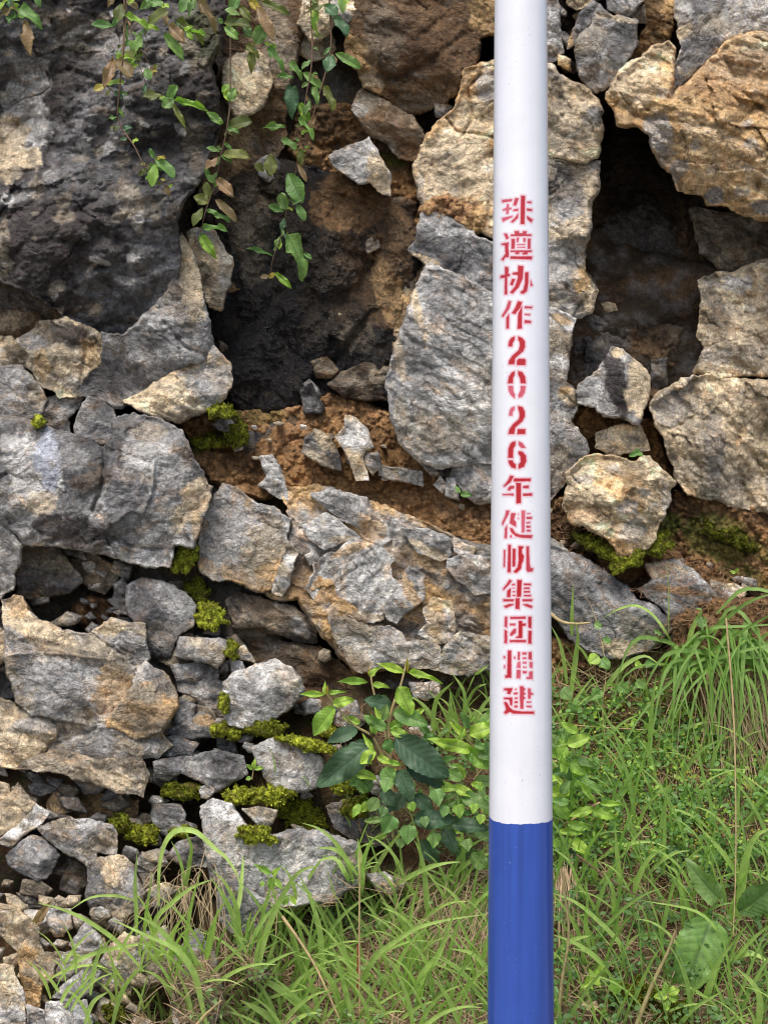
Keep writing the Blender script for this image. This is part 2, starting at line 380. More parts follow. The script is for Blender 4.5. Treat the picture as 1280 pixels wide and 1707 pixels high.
    for pl, wd, dp in cracks:
        dd = dpolyline(x + wxx * .25, y + wyy * .25, pl)
        h = h - dp * np.exp(-(dd / wd) ** 2)
    base = ybase(y) if yfun is None else yfun(x, y)
    base0 = float(np.mean(base))
    flat = 0.75 if yfun is None else 0.0
    base = base0 * flat + base * (1 - flat)
    Yb = base + d + tilt[0] * (x - cx) / 1000 + tilt[1] * (y - cy) / 1000
    Yf = Yb - h * base0 / F
    # albedo
    A, B_ = np.array(PAL[c[0]]), np.array(PAL[c[1]])
    mixn = sstep(-0.35, 0.45, fbm(rx / (S * .45 + 30), ry / (S * .28 + 20), so_ + 71, 4) + 0.25 * fbm(x / 12, y / 12, so_ + 3, 3) + cmix)[:, None]
    col = A * (1 - mixn) + B_ * mixn
    wt = np.full(x.shape, 1.0 - wet)
    nz = fbm(x / 28, y / 28, so_ + 91, 4); nz2 = fbm(x / 8, y / 8, so_ + 95, 3)
    # fresh and weathered fracture faces differ in tone, with sharp limits
    if mode == 'rock':
        for sc, am in ((max(30, S * .22), .27), (17, .22), (8, .13)):
            _, _, r_ = worley((rx + wxx) / (sc * 1.5), (ry + wyy) / sc, int(seed + sc) % 97)
            col = col * (1 + am * 2 * (r_ - .5))[:, None]
        st_ = sstep(.25, .7, fbm(rx / 55, ry / 26, so_ + 133, 4))[:, None] * .45
        lum = col.mean(1, keepdims=True); col = col * (1 - st_) + st_ * lum * np.array((1.35, .95, .58))
        dk = sstep(.15, .6, fbm(rx / 46, ry / 30, so_ + 173, 4))[:, None] * .38; col = col * (1 - dk * np.array((.52, .56, .62)))
        pd_ = sstep(.42, .8, fbm(rx / 38, ry / 22, so_ + 153, 4))[:, None] * .38
        col = col * (1 - pd_) + pd_ * (lum * 1.5 + .03) * np.array((1.0, .975, .93))
    for bl in blobs:
        bx, by, brx, bry, ban, bc, bs = bl[:7]
        cb, sb = math.cos(math.radians(ban)), math.sin(math.radians(ban))
        ex, ey = ((x - bx) * cb - (y - by) * sb) / brx, ((x - bx) * sb + (y - by) * cb) / bry
        e = np.sqrt(ex * ex + ey * ey) + 0.38 * nz + 0.18 * nz2
        k = (bs * sstep(1.12, 0.82, e))[:, None]
        col = col * (1 - k) + np.array(PAL[bc]) * k
        if bc == 'W': wt = wt * (1 - 0.8 * k[:, 0])
    v3 = 1 + 0.20 * fbm(x / 18, y / 13, so_ + 77, 4)
    col = np.clip(col * v3[:, None], 0.004, 0.8)
    # skirt: the body of the rock going back into the bank
    bv = np.unique(BE); mp = -np.ones(len(x), np.int64); n0 = len(x); mp[bv] = np.arange(len(bv))
    bx_, by_ = x[bv], y[bv]; V = wpos(x, y, Yf)
    def ring(shr, dy):
        jx = fbm(bx_ / 11, by_ / 11, dy * 50 + so_, 2) * 3 * warp
        return wpos(cx + (bx_ - cx) * (1 - shr) + jx, cy + (by_ - cy) * (1 - shr) + jx * .5, Yf[bv] + dy)
    V = np.concatenate([V, ring(0.015, back * 0.3), ring(0.12, back * 0.75), ring(0.4, back), wpos(np.array([cx]), np.array([cy]), np.array([Yb.mean() + back]))])
    nb = len(bv); a, b2 = mp[BE[:, 0]], mp[BE[:, 1]]
    Q = [quads, np.stack([BE[:, 1], BE[:, 0], n0 + a, n0 + b2], -1)]
    for k in (0, 1): Q.append(np.stack([n0 + k * nb + b2, n0 + k * nb + a, n0 + (k + 1) * nb + a, n0 + (k + 1) * nb + b2], -1))
    T = np.stack([n0 + 2 * nb + b2, n0 + 2 * nb + a, np.full(len(a), n0 + 3 * nb)], -1)
    colA = np.concatenate([col, wt[:, None]], 1)
    bc_ = colA[bv]; colA = np.concatenate([colA, bc_, bc_, bc_, colA[:1]])
    loc = V[:n0].mean(0)
    return V, np.concatenate(Q), T, colA, loc
ROCKS = []
def rk(label, cat, d, c, pts, name=None, mat=None, parent=None, group=None, kind=None, **kw):
    kw.setdefault('seed', 101 + len(ROCKS) * 7)
    r = rock_mesh(pts, d=d, c=c, **kw)
    if r is None: return None
    V, Q, T, colA, loc = r
    nm = name or cat
    me = mesh_np(nm, V, Q, T, loc=loc, col=colA)
    o = link(nm, me, mat or MAT_ROCK, parent, Vector(loc))
    if parent is None: tag(o, label, cat, group, kind)
    elif label: o['label'] = label
    ROCKS.append(o); return o

# ================================================================== the setting
def grid_sheet(u0, u1, v0, v1, step, yf, colf, name, mat):
    us = np.arange(u0, u1 + step, step); vs = np.arange(v0, v1 + step, step)
    U, Vv = np.meshgrid(us, vs); nx = len(us); ny = len(vs)
    Y = yf(U, Vv); P = wpos(U.ravel(), Vv.ravel(), Y.ravel())
    i, j = np.meshgrid(np.arange(ny - 1), np.arange(nx - 1), indexing='ij'); i = i.ravel(); j = j.ravel()
    q = np.stack([i * nx + j, (i + 1) * nx + j, (i + 1) * nx + j + 1, i * nx + j + 1], -1)
    me = mesh_np(name, P, q, col=colf(U.ravel(), Vv.ravel()))
    return me
CAVES = [  # hollows behind the rocks: u, v, ru, rv, extra depth
    (1060, 290, 110, 130, .40), (1025, 240, 50, 90, .25), (1180, 400, 110, 50, .2),
    (705, 440, 20, 60, .3), (790, 80, 40, 40, .25), (200, 700, 250, 40, .15),
    (470, 1110, 130, 45, .22), (60, 1330, 120, 60, .25), (60, 1480, 120, 50, .2), (180, 1570, 60, 30, .25), (120, 1000, 110, 60, .1)]
def cliff_y(u, v):
    y = ybase(np.minimum(v, 1150)) + 0.12 - 0.07 * sstep(560, 460, u) * sstep(640, 720, v)
    for cu, cv, ru, rv, dd in CAVES:
        e = np.sqrt(((u - cu) / ru) ** 2 + ((v - cv) / rv) ** 2); y = y + dd * sstep(1.15, 0.45, e + 0.15 * fbm(u / 60, v / 60, 3, 2))
    y = y + 0.10 * (-facet(u / 150, v / 110, 5)) - 0.035 * facet(u / 55 + .3 * fbm(u / 80, v / 80, 1, 2), v / 42, 9) - 0.012 * facet(u / 20, v / 17, 19)
    y = y - 0.010 * ridge(u / 70, v / 40, 4, 4) - 0.004 * fbm(u / 9, v / 9, 8, 3)
    out = np.maximum(0, np.maximum(-u - 60, u - 1340))
    y = y - np.minimum(out / 400, 1) * 0.18 - 0.14 * np.minimum(out / 150, 1) * facet(u / 230, v / 150, 31)
    y = y - 0.12 * sstep(0, -220, v)
    return y
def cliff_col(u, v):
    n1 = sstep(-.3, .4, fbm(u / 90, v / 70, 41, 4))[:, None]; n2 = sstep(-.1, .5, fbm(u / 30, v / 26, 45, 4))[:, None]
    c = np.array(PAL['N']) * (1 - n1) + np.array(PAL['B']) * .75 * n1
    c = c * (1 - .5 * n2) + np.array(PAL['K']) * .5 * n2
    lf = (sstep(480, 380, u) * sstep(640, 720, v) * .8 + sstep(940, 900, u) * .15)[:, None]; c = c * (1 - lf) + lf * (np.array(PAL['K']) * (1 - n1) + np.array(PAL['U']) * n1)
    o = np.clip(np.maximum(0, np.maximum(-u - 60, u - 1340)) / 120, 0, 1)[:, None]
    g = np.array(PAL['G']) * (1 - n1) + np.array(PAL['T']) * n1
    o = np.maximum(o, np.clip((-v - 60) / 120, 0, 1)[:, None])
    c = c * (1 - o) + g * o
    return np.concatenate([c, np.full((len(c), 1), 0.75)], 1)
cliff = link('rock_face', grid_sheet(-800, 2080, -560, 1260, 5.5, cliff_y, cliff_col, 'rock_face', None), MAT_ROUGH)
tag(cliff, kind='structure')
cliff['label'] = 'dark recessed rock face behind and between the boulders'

def ground_y(u, v):
    y = ybase(v) + ground_off(u, v)
    y = y + 0.022 * fbm(u / 70, v / 50, 61, 4) + 0.006 * fbm(u / 12, v / 9, 62, 3)
    y = y - 0.05 * sstep(-60, -400, u) - 0.05 * sstep(1340, 1700, u)
    return y
def ground_col(u, v):
    n1 = sstep(-.3, .4, fbm(u / 60, v / 40, 71, 4))[:, None]; n2 = sstep(.05, .5, fbm(u / 25, v / 20, 75, 4))[:, None]
    c = np.array(PAL['E']) * (1 - n1) + np.array((.15, .11, .06)) * n1
    c = c * (1 - .6 * n2) + np.array((.10, .11, .03)) * .6 * n2
    return np.concatenate([c, np.ones((len(c), 1))], 1)
bank = link('bank', grid_sheet(-800, 2080, 860, 1997, 6.5, ground_y, ground_col, 'bank', None), MAT_SOIL)
tag(bank, kind='structure'); bank['label'] = 'sloping brown earth bank at the foot of the cliff'
mr_, n_, l_, b_ = new_mat('road_surface')
g_ = n_.new('ShaderNodeNewGeometry'); nz_ = noise(n_, l_, g_.outputs['Position'], 30, 6, 0.7); rr_ = ramp(n_, [(0.3, (.16, .15, .14)), (0.7, (.30, .29, .27))])
l_.new(nz_, rr_.inputs[0]); l_.new(rr_.outputs[0], b_.inputs['Base Color']); b_.inputs['Roughness'].default_value = 0.9
gm = mesh_np('ground', [(-400, -400, -1.6), (400, -400, -1.6), (400, 2.85, -1.6), (-400, 2.85, -1.6)], [(0, 1, 2, 3)])
tag(link('ground', gm, mr_), kind='structure')

# ================================================================== soil surfaces
def soil(label, pts, d, c, name='soil', **kw):
    kw.setdefault('thick', 9); kw.setdefault('R', 40); kw.setdefault('rough', 1.5)
    return rk(label, 'soil', d, c, pts, name=name, mat=MAT_SOIL, mode='clod', kind='stuff', **kw)
soil('crumbly brown earth ledge between dark wet rock and grey bedrock',
     [(300, 705), (345, 690), (395, 685), (470, 684), (520, 668), (545, 655), (600, 664), (655, 690), (690, 755), (740, 790), (800, 830), (845, 850),
      (845, 930), (790, 912), (760, 900), (700, 872), (640, 850), (560, 822), (480, 812), (440, 830), (395, 822), (350, 800), (322, 760)], 0.03, ('S', 'R'),
     back=.35, tilt=(0, -.9), blobs=[(350, 735, 40, 18, 10, 'V', .8), (370, 690, 30, 16, 0, 'V', .8), (400, 760, 60, 30, -30, 'E', .7), (440, 690, 30, 20, 0, 'V', .4), (620, 720, 60, 24, -30, 'E', .5), (760, 850, 60, 22, -25, 'R', .5)])
soil('ochre clods of earth lodged on top of the tall grey slab', [(700, 350), (712, 330), (745, 325), (785, 338), (812, 350), (808, 385), (788, 392), (750, 368), (706, 360)], -.12, ('O', 'R'), R=14, thick=10)
soil('damp brown earth with moss streaks high above the wet hollow', [(500, 180), (590, 170), (615, 205), (640, 235), (700, 265), (716, 330), (722, 400), (690, 440), (660, 470), (610, 400), (545, 330), (480, 250)], 0.11, ('B', 'S'),
     blobs=[(655, 262, 26, 12, -30, 'V', .8), (560, 215, 40, 30, 0, 'E', .6), (600, 330, 60, 40, 0, 'B', .6)], back=.3)
soil('reddish earth on the slope behind the triangular stone', [(950, 675), (1000, 680), (1050, 700), (1090, 700), (1110, 760), (1130, 800), (1090, 790), (1010, 770), (950, 800), (940, 720)], 0.02, ('S', 'E'), back=.3, thick=6)
soil('mossy brown earth slope right of the ochre boulder', [(905, 835), (945, 820), (1040, 900), (1110, 850), (1130, 820), (1210, 835), (1360, 860), (1360, 1010), (1280, 1010), (1230, 990), (1190, 1010), (1120, 1070), (1040, 1010), (960, 950), (905, 905)], -.02, ('S', 'E'),
     blobs=[(1200, 900, 80, 40, -20, 'V', .75), (1240, 960, 50, 20, -20, 'V', .5), (990, 905, 50, 20, -30, 'V', .7), (1110, 880, 30, 26, 0, 'V', .8), (1150, 940, 60, 20, -20, 'R', .4)], back=.3, thick=6)
soil('needle strewn brown earth where the grass bank begins at right', [(905, 1060), (960, 1070), (1050, 1095), (1110, 1080), (1130, 1010), (1190, 1000), (1360, 1000), (1360, 1160), (1250, 1170), (1150, 1200), (1000, 1230), (905, 1250)], -.02, ('S', 'E'), back=.3, thick=6, R=50)
soil('patch of ochre earth in the gap left of the stacked blocks', [(120, 1010), (150, 995), (200, 1000), (215, 1030), (190, 1040), (150, 1048), (125, 1040)], .06, ('S', 'E'), thick=8)

# ================================================================== rocks, traced one by one
B_, RK_, ST = 'boulder', 'rock', 'stone'
# --- upper left
_r = random.Random(4)
MOTT = [(_r.uniform(0, 350), _r.uniform(10, 520), _r.uniform(5, 22), _r.uniform(4, 14), _r.uniform(-40, 60), _r.choice('UTLGDD'), _r.uniform(.45, .85)) for _ in range(90)]
rk('huge dark weathered boulder with a pale streak, upper left', B_, -.18, ('D', 'K'),
   [(-90, -90), (372, -90), (372, 20), (366, 60), (352, 110), (362, 160), (366, 215), (345, 262), (330, 305), (300, 345), (292, 380), (302, 428), (296, 451), (275, 492), (254, 523), (220, 557), (192, 564),
    (172, 557), (137, 538), (113, 530), (79, 504), (38, 482), (-90, 430)], thick=95, R=50, rough=2.3, grain=15, back=.5, wet=.25, seed=3, caps=[(200, .12, 1.0), (20, .42, .98), (280, .38, .92), (95, .22, .95), (330, .5, 1.05)],
   blobs=[(40, 190, 34, 95, 8, 'L', .85), (18, 240, 28, 55, 0, 'P', .7), (62, 130, 24, 34, 0, 'L', .8), (50, 265, 22, 20, 0, 'P', .85), (10, 110, 50, 30, 0, 'K', .6), (120, 400, 110, 70, 10, 'D', .7), (150, 60, 60, 40, 0, 'U', .5),
          (220, 340, 18, 45, 20, 'T', .7), (245, 345, 24, 20, 0, 'T', .55), (150, 245, 26, 18, 0, 'G', .8), (320, 240, 20, 60, 10, 'U', .6), (70, 20, 40, 20, 0, 'U', .5), (5, 400, 14, 40, 0, 'T', .7), (190, 75, 40, 16, 0, 'G', .6), (60, 310, 14, 20, 0, 'T', .6),
          (330, 60, 40, 50, 0, 'V', .35), (215, 120, 50, 20, 0, 'K', .5)] + MOTT,
   cracks=[([(115, 115), (150, 128), (185, 140), (200, 150)], 5, 14), ([(150, 222), (180, 212), (195, 195), (200, 175)], 6, 14), ([(200, 170), (235, 190), (300, 200)], 7, 10), ([(0, 288), (60, 285), (120, 275)], 6, 7), ([(110, 360), (200, 400), (260, 410)], 5, 6), ([(180, 470), (225, 510), (240, 530)], 5, 9)])
rk('brown stained rock under the huge dark boulder, left edge', RK_, .0, ('B', 'U'), [(-90, 430), (38, 478), (79, 500), (120, 532), (100, 550), (60, 555), (35, 568), (10, 575), (-90, 560)], thick=14, R=18, blobs=[(20, 535, 40, 16, 20, 'P', .5), (20, 500, 60, 14, -20, 'K', .5)])
rk('pale ochre boulder with a dark cap beneath the big dark boulder', B_, -.12, ('P', 'T'),
   [(30, 566), (69, 538), (107, 531), (137, 540), (165, 560), (173, 581), (162, 609), (137, 635), (127, 659), (100, 660), (76, 644), (45, 612), (50, 592)], thick=36, R=22, rough=1.1,
   blobs=[(118, 555, 44, 20, -20, 'D', .75), (150, 590, 14, 30, 20, 'O', .5), (50, 568, 26, 14, 0, 'G', .8), (70, 610, 16, 26, 0, 'O', .5), (120, 640, 14, 16, 0, 'G', .6)], cracks=[([(140, 560), (142, 600), (128, 655)], 3, 6)])  # first blob darkens the upper part of the boulder
rk('ochre and grey stone at the left edge below the brown rock', ST, -.06, ('T', 'P'), [(-90, 560), (20, 562), (41, 577), (52, 594), (42, 613), (24, 610), (-90, 604)], thick=18, R=14)
rk('rounded grey rock at the left edge above the pale patched slab', RK_, -.08, ('G', 'T'), [(-90, 600), (34, 614), (67, 641), (77, 666), (66, 692), (45, 700), (-90, 696)], thick=26, R=20, rough=.9)
rk('angular grey rock with a tuft of moss, left of the small cube', RK_, -.07, ('G', 'K'), [(69, 664), (96, 660), (127, 653), (139, 660), (127, 680), (113, 698), (114, 718), (100, 720), (72, 708), (65, 690)], thick=16, R=10, grain=20)
rk('small cube shaped grey block sitting on the pale patched slab', 'block', -.15, ('G', 'K'), [(148, 662), (168, 668), (190, 682), (193, 695), (188, 732), (168, 743), (148, 732), (127, 726), (125, 705), (134, 681)], thick=30, R=10, rough=.5, caps=[(70, .5, .9), (250, .1, .9), (180, .5, 1.1)])
rk('dark grey wedge shaped boulder with a pale ochre peak', B_, -.15, ('K', 'G'),
   [(172, 560), (206, 560), (237, 530), (261, 510), (278, 490), (292, 450), (298, 420), (300, 395), (304, 391), (318, 415), (327, 445), (333, 462), (347, 543), (353, 578), (338, 599), (292, 618), (234, 655), (203, 677), (162, 667), (131, 655), (144, 633), (170, 609)],
   thick=62, R=26, caps=[(235, .55, .9), (60, .25, .8), (350, .6, 1.15), (120, .3, 1.0)], blobs=[(318, 470, 18, 70, 12, 'P', .8), (300, 500, 26, 60, 20, 'U', .55), (338, 560, 16, 26, 0, 'G', .7), (190, 630, 60, 30, 0, 'D', .5), (312, 410, 14, 24, 0, 'P', .8)], back=.35,
   cracks=[([(275, 535), (300, 570), (320, 585)], 3, 6), ([(262, 470), (272, 520)], 4, 7)])
rk('pale ochre upright stone between the wedge boulder and the wet hollow', ST, -.10, ('P', 'T'), [(312, 388), (330, 382), (350, 380), (364, 395), (374, 420), (388, 430), (382, 470), (372, 500), (366, 517), (352, 512), (337, 482), (329, 445), (318, 418)], thick=26, R=14,
   blobs=[(375, 445, 12, 40, 0, 'G', .6), (340, 400, 14, 22, 0, 'G', .6), (365, 500, 18, 16, 0, 'U', .7)])
rk('rounded ochre boulder with a grey side under the wedge boulder', B_, -.16, ('P', 'G'), [(288, 620), (338, 598), (352, 574), (381, 603), (387, 636), (378, 659), (357, 677), (327, 692), (296, 704), (268, 698), (241, 686), (208, 668), (234, 655)], thick=46, R=28, rough=.9, back=.3,
   blobs=[(350, 640, 34, 40, 0, 'G', .75), (270, 650, 44, 24, 20, 'P', .7), (300, 695, 50, 12, 0, 'U', .8), (300, 615, 40, 8, 20, 'O', .5)], strata=.5)
rk('large grey slab with a whitish blue patch, left edge', B_, -.22, ('G', 'K'),
   [(-90, 690), (48, 700), (79, 712), (113, 722), (150, 738), (170, 748), (190, 735), (192, 700), (220, 688), (262, 700), (302, 722), (311, 750), (335, 787), (353, 812), (345, 850), (330, 880), (322, 912), (286, 905), (282, 942), (237, 943), (179, 923), (89, 907), (41, 906), (0, 868), (-90, 840)],
   thick=70, R=30, back=.4, grain=10, seed=41, caps=[(88, .75, 1.25), (265, .25, .95), (0, .25, 1.0), (180, .1, 1.0)],
   blobs=[(60, 790, 44, 60, 10, 'H', .85), (80, 770, 22, 50, 0, 'Z', .8), (25, 760, 26, 40, 0, 'H', .6), (66, 840, 30, 20, 0, 'P', .6), (120, 760, 30, 26, 0, 'G', .6), (130, 890, 90, 26, -12, 'D', .8), (215, 840, 40, 60, 0, 'K', .8), (260, 770, 60, 34, -35, 'L', .6),
          (320, 840, 26, 50, -35, 'P', .7), (330, 880, 12, 30, 0, 'O', .5), (250, 720, 30, 16, 0, 'T', .6)],
   cracks=[([(172, 747), (173, 790), (168, 815), (154, 850)], 4, 12), ([(172, 748), (205, 755), (240, 770)], 4, 8), ([(255, 775), (252, 810), (238, 855)], 3, -7), ([(180, 895), (215, 910), (270, 915)], 3, 6)])
rk('blocky grey and ochre rock standing below the brown earth ledge', RK_, -.14, ('G', 'O'), [(372, 808), (395, 815), (420, 835), (460, 850), (484, 868), (476, 905), (463, 950), (450, 983), (430, 986), (395, 970), (355, 965), (338, 950), (332, 925), (335, 880), (350, 835)],
   thick=36, R=14, caps=[(180, .3, 1.0), (20, .28, .95), (80, .3, 1.1)], cmix=-.2, blobs=[(375, 880, 36, 66, 10, 'G', .9), (440, 920, 36, 60, -15, 'T', .9), (455, 960, 30, 30, 0, 'O', .7), (430, 970, 60, 8, -12, 'U', .6), (350, 955, 30, 12, 0, 'T', .6)], rough=.8)
rk('pale grey slab at the left edge under the patched slab', RK_, -.18, ('L', 'G'), [(-90, 830), (0, 868), (40, 906), (36, 927), (24, 953), (21, 981), (0, 997), (-90, 1010)], thick=34, R=16, caps=[(300, .4, 1), (120, .2, 1)], rough=.7)
rk('dark brown grey rock with a pinkish top under the patched slab', RK_, -.06, ('K', 'U'), [(41, 905), (96, 910), (117, 937), (136, 967), (117, 990), (82, 993), (45, 996), (27, 989), (26, 953)], thick=34, R=14, caps=[(90, .7, 1.1), (270, .2, .9), (0, .3, 1)], blobs=[(75, 930, 44, 20, -20, 'T', .7), (60, 985, 60, 12, 0, 'N', .6)])
rk('brownish tilted rock wedged beside the dark pinkish one', RK_, .0, ('U', 'T'), [(120, 932), (151, 920), (192, 943), (198, 963), (173, 991), (134, 969)], thick=24, R=10, rough=.7)
rk('smooth bulging grey rock left of the bright moss', RK_, -.10, ('K', 'G'), [(213, 977), (240, 964), (275, 972), (310, 987), (327, 1010), (323, 1043), (299, 1055), (292, 1077), (282, 1095), (247, 1098), (237, 1070), (223, 1036), (212, 1005)], thick=40, R=24, rough=.7, blobs=[(290, 1000, 30, 30, 0, 'G', .6), (270, 1060, 30, 30, 0, 'T', .4)])
rk('small grey block left of the smooth bulging rock', ST, -.05, ('G', 'K'), [(188, 973), (205, 966), (214, 976), (206, 1003), (192, 1000)], thick=12, R=6)
rk('knobbly pale topped rock in front of the smooth bulging one', RK_, -.16, ('G', 'T'), [(155, 1053), (186, 1031), (220, 1041), (242, 1042), (241, 1070), (248, 1098), (227, 1109), (186, 1088)], thick=28, R=12, blobs=[(185, 1045, 26, 14, 0, 'P', .7)])
rk('broad grey boulder with a sandy ochre top, left middle', B_, -.24, ('G', 'T'),
   [(6, 1000), (34, 994), (46, 1022), (103, 1050), (150, 1058), (190, 1088), (227, 1114), (221, 1142), (192, 1180), (175, 1212), (117, 1205), (52, 1191), (27, 1170), (10, 1100)], thick=50, R=18, back=.35, caps=[(75, .95, 1.35), (250, .12, .9), (320, .35, 1.0), (180, .15, 1)],
   blobs=[(60, 1050, 80, 22, -30, 'P', .9), (110, 1090, 110, 14, -15, 'U', .6), (190, 1150, 44, 40, 35, 'O', .6), (90, 1140, 66, 40, 0, 'G', .8), (30, 1010, 20, 20, 0, 'O', .6), (190, 1100, 40, 14, -30, 'T', .6)], cracks=[([(12, 1092), (70, 1088), (130, 1092), (190, 1100)], 3, -5)])
rk('rounded ochre brown boulder right of the broad grey one', B_, -.20, ('T', 'O'), [(247, 1104), (272, 1122), (292, 1146), (297, 1180), (268, 1223), (227, 1232), (196, 1216), (176, 1209), (192, 1180), (220, 1142), (227, 1113)], thick=46, R=22, rough=.8, blobs=[(240, 1120, 24, 20, 0, 'L', .8), (260, 1130, 30, 14, -45, 'K', .6), (240, 1190, 50, 40, 0, 'U', .5)])
rk('ochre slab at the left edge below the broad grey boulder', RK_, -.17, ('T', 'P'), [(-90, 1145), (0, 1166), (27, 1178), (55, 1192), (98, 1204), (90, 1235), (62, 1268), (48, 1282), (0, 1275), (-90, 1262)], thick=30, R=16, blobs=[(20, 1240, 50, 30, 0, 'P', .5), (60, 1210, 40, 16, 0, 'G', .6)])
rk('grey brown slab beneath the rounded ochre brown boulder', RK_, -.15, ('G', 'T'), [(100, 1206), (175, 1212), (196, 1218), (234, 1232), (270, 1226), (285, 1240), (262, 1262), (224, 1266), (165, 1287), (150, 1278), (84, 1254)], thick=22, R=12, cracks=[([(95, 1240), (130, 1225), (160, 1215)], 3, 6)])
rk('long overhanging ledge slab with a sharp right tip, above dark hollows', RK_, -.20, ('T', 'U'), [(30, 1280), (62, 1262), (100, 1250), (160, 1268), (232, 1262), (247, 1290), (240, 1328), (190, 1319), (140, 1303), (90, 1286)], thick=26, R=9, strata=.8, back=.3, blobs=[(190, 1300, 50, 14, -12, 'P', .6)])
rk('pale ochre stone at the left edge above the moss free rubble', ST, -.23, ('P', 'T'), [(-90, 1040), (0, 1049), (27, 1074), (14, 1091), (0, 1108), (-90, 1115)], thick=22, R=12)
rk('flat topped grey block below the bright moss cushion', 'block', -.15, ('G', 'T'), [(302, 1063), (357, 1066), (386, 1070), (378, 1088), (364, 1116), (347, 1107), (291, 1095)], thick=22, R=8, rough=.6, caps=[(90, .6, 1.1), (250, .2, .9)])
rk('thin dark flake under the flat topped grey block', ST, -.10, ('K', 'G'), [(287, 1111), (330, 1104), (364, 1120), (361, 1133), (296, 1136)], thick=12, R=6, strata=.6)
rk('dark cracked block left of the large tilted grey rock', 'block', -.06, ('K', 'G'), [(296, 1135), (361, 1132), (376, 1140), (376, 1196), (350, 1193), (325, 1162), (300, 1152)], thick=18, R=8, rough=.8)
rk('small dark blue grey wedge stone in the left rubble', ST, -.08, ('K', 'G'), [(299, 1163), (327, 1176), (321, 1207), (292, 1208), (293, 1180)], thick=16, R=8, rough=.6)
rk('low dark stone with an ochre corner in the left rubble', ST, -.10, ('G', 'K'), [(275, 1221), (309, 1206), (333, 1189), (347, 1195), (369, 1214), (364, 1226), (320, 1233)], thick=20, R=8, blobs=[(340, 1202, 16, 10, 0, 'O', .7)])
rk('large tilted grey rock above the mossy strip', RK_, -.17, ('G', 'L'), [(374, 1140), (392, 1124), (425, 1109), (460, 1104), (488, 1114), (503, 1135), (506, 1150), (499, 1162), (480, 1186), (455, 1202), (415, 1216), (385, 1211), (372, 1190)], thick=38, R=18, grain=-30,
   caps=[(100, .5, 1.05), (300, .35, .95), (200, .2, 1)], blobs=[(480, 1130, 30, 22, 0, 'T', .6), (490, 1180, 14, 30, 0, 'U', .6)], rough=.8)
rk('tan stone above the large tilted grey rock', ST, -.10, ('T', 'G'), [(392, 1080), (409, 1078), (424, 1104), (399, 1099)], thick=12, R=6, blobs=[(400, 1085, 12, 8, 0, 'P', .7)])
rk('pinkish grey stone left of the tan stone', ST, -.12, ('L', 'G'), [(382, 1098), (402, 1104), (413, 1125), (388, 1122)], thick=10, R=6)
rk('bluish grey pebble below the flat topped block', ST, -.12, ('G', 'K'), [(369, 1100), (380, 1103), (381, 1122), (366, 1121)], thick=10, R=6)
rk('rounded pale grey boulder below the mossy strip', B_, -.18, ('L', 'G'), [(420, 1246), (450, 1235), (475, 1232), (505, 1240), (536, 1265), (541, 1295), (525, 1313), (495, 1321), (465, 1319), (445, 1302), (430, 1275)], thick=34, R=22, rough=.7, blobs=[(470, 1270, 40, 10, -20, 'U', .6)])
rk('broad flat grey rock with a lichen speckled face, lower middle', B_, -.20, ('L', 'G'), [(335, 1346), (352, 1335), (385, 1342), (402, 1378), (440, 1395), (500, 1385), (540, 1390), (592, 1406), (604, 1440), (590, 1480), (560, 1502), (460, 1512), (420, 1500), (375, 1480), (352, 1470), (348, 1440), (340, 1400)],
   thick=30, R=14, rough=.9, grain=70, back=.3, caps=[(90, .45, 1.3), (270, .06, .9)], blobs=[(460, 1430, 80, 30, 0, 'L', .7), (400, 1390, 30, 20, 0, 'U', .5), (560, 1410, 40, 20, 0, 'K', .5)], cracks=[([(470, 1390), (466, 1415), (440, 1460)], 3, 5)])
rk('dark grey rock under the broad flat grey one', RK_, -.17, ('K', 'G'), [(362, 1480), (400, 1470), (450, 1505), (452, 1540), (425, 1555), (385, 1556), (364, 1530)], thick=24, R=12, rough=.7)
rk('flat triangular stone lying in bright moss', ST, -.30, ('T', 'L'), [(405, 1350), (430, 1347), (461, 1353), (455, 1370), (438, 1386), (427, 1372)], thick=14, R=7, rough=.8)
# --- lower left rubble
rk('small pale rounded stone at the left edge beneath the ledge', ST, -.10, ('T', 'P'), [(-60, 1300), (14, 1308), (17, 1324), (0, 1342), (-60, 1340)], thick=16, R=10)
rk('ochre faced rock leaning at the left edge beneath the ledge', RK_, -.12, ('P', 'T'), [(-70, 1375), (14, 1335), (27, 1307), (56, 1342), (52, 1354), (31, 1378), (0, 1393), (-70, 1410)], thick=34, R=14)
rk('pale wedge stone below the ochre faced leaning rock', ST, -.15, ('T', 'L'), [(58, 1342), (81, 1355), (69, 1374), (45, 1388), (21, 1412), (-10, 1404), (28, 1380)], thick=22, R=9)
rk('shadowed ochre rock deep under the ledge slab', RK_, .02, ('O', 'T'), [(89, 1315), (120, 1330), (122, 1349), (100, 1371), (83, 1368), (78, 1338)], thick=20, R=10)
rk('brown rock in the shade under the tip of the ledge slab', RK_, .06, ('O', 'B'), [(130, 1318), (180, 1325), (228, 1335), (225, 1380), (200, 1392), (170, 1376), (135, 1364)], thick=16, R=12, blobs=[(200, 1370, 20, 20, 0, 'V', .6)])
rk('jagged grey slab pointing down in the left rubble', RK_, -.18, ('G', 'T'), [(65, 1380), (117, 1362), (144, 1368), (186, 1376), (194, 1390), (191, 1426), (162, 1422), (160, 1443), (144, 1440), (93, 1412), (79, 1398)], thick=26, R=9, strata=.6, blobs=[(180, 1398, 20, 14, 0, 'P', .5)])
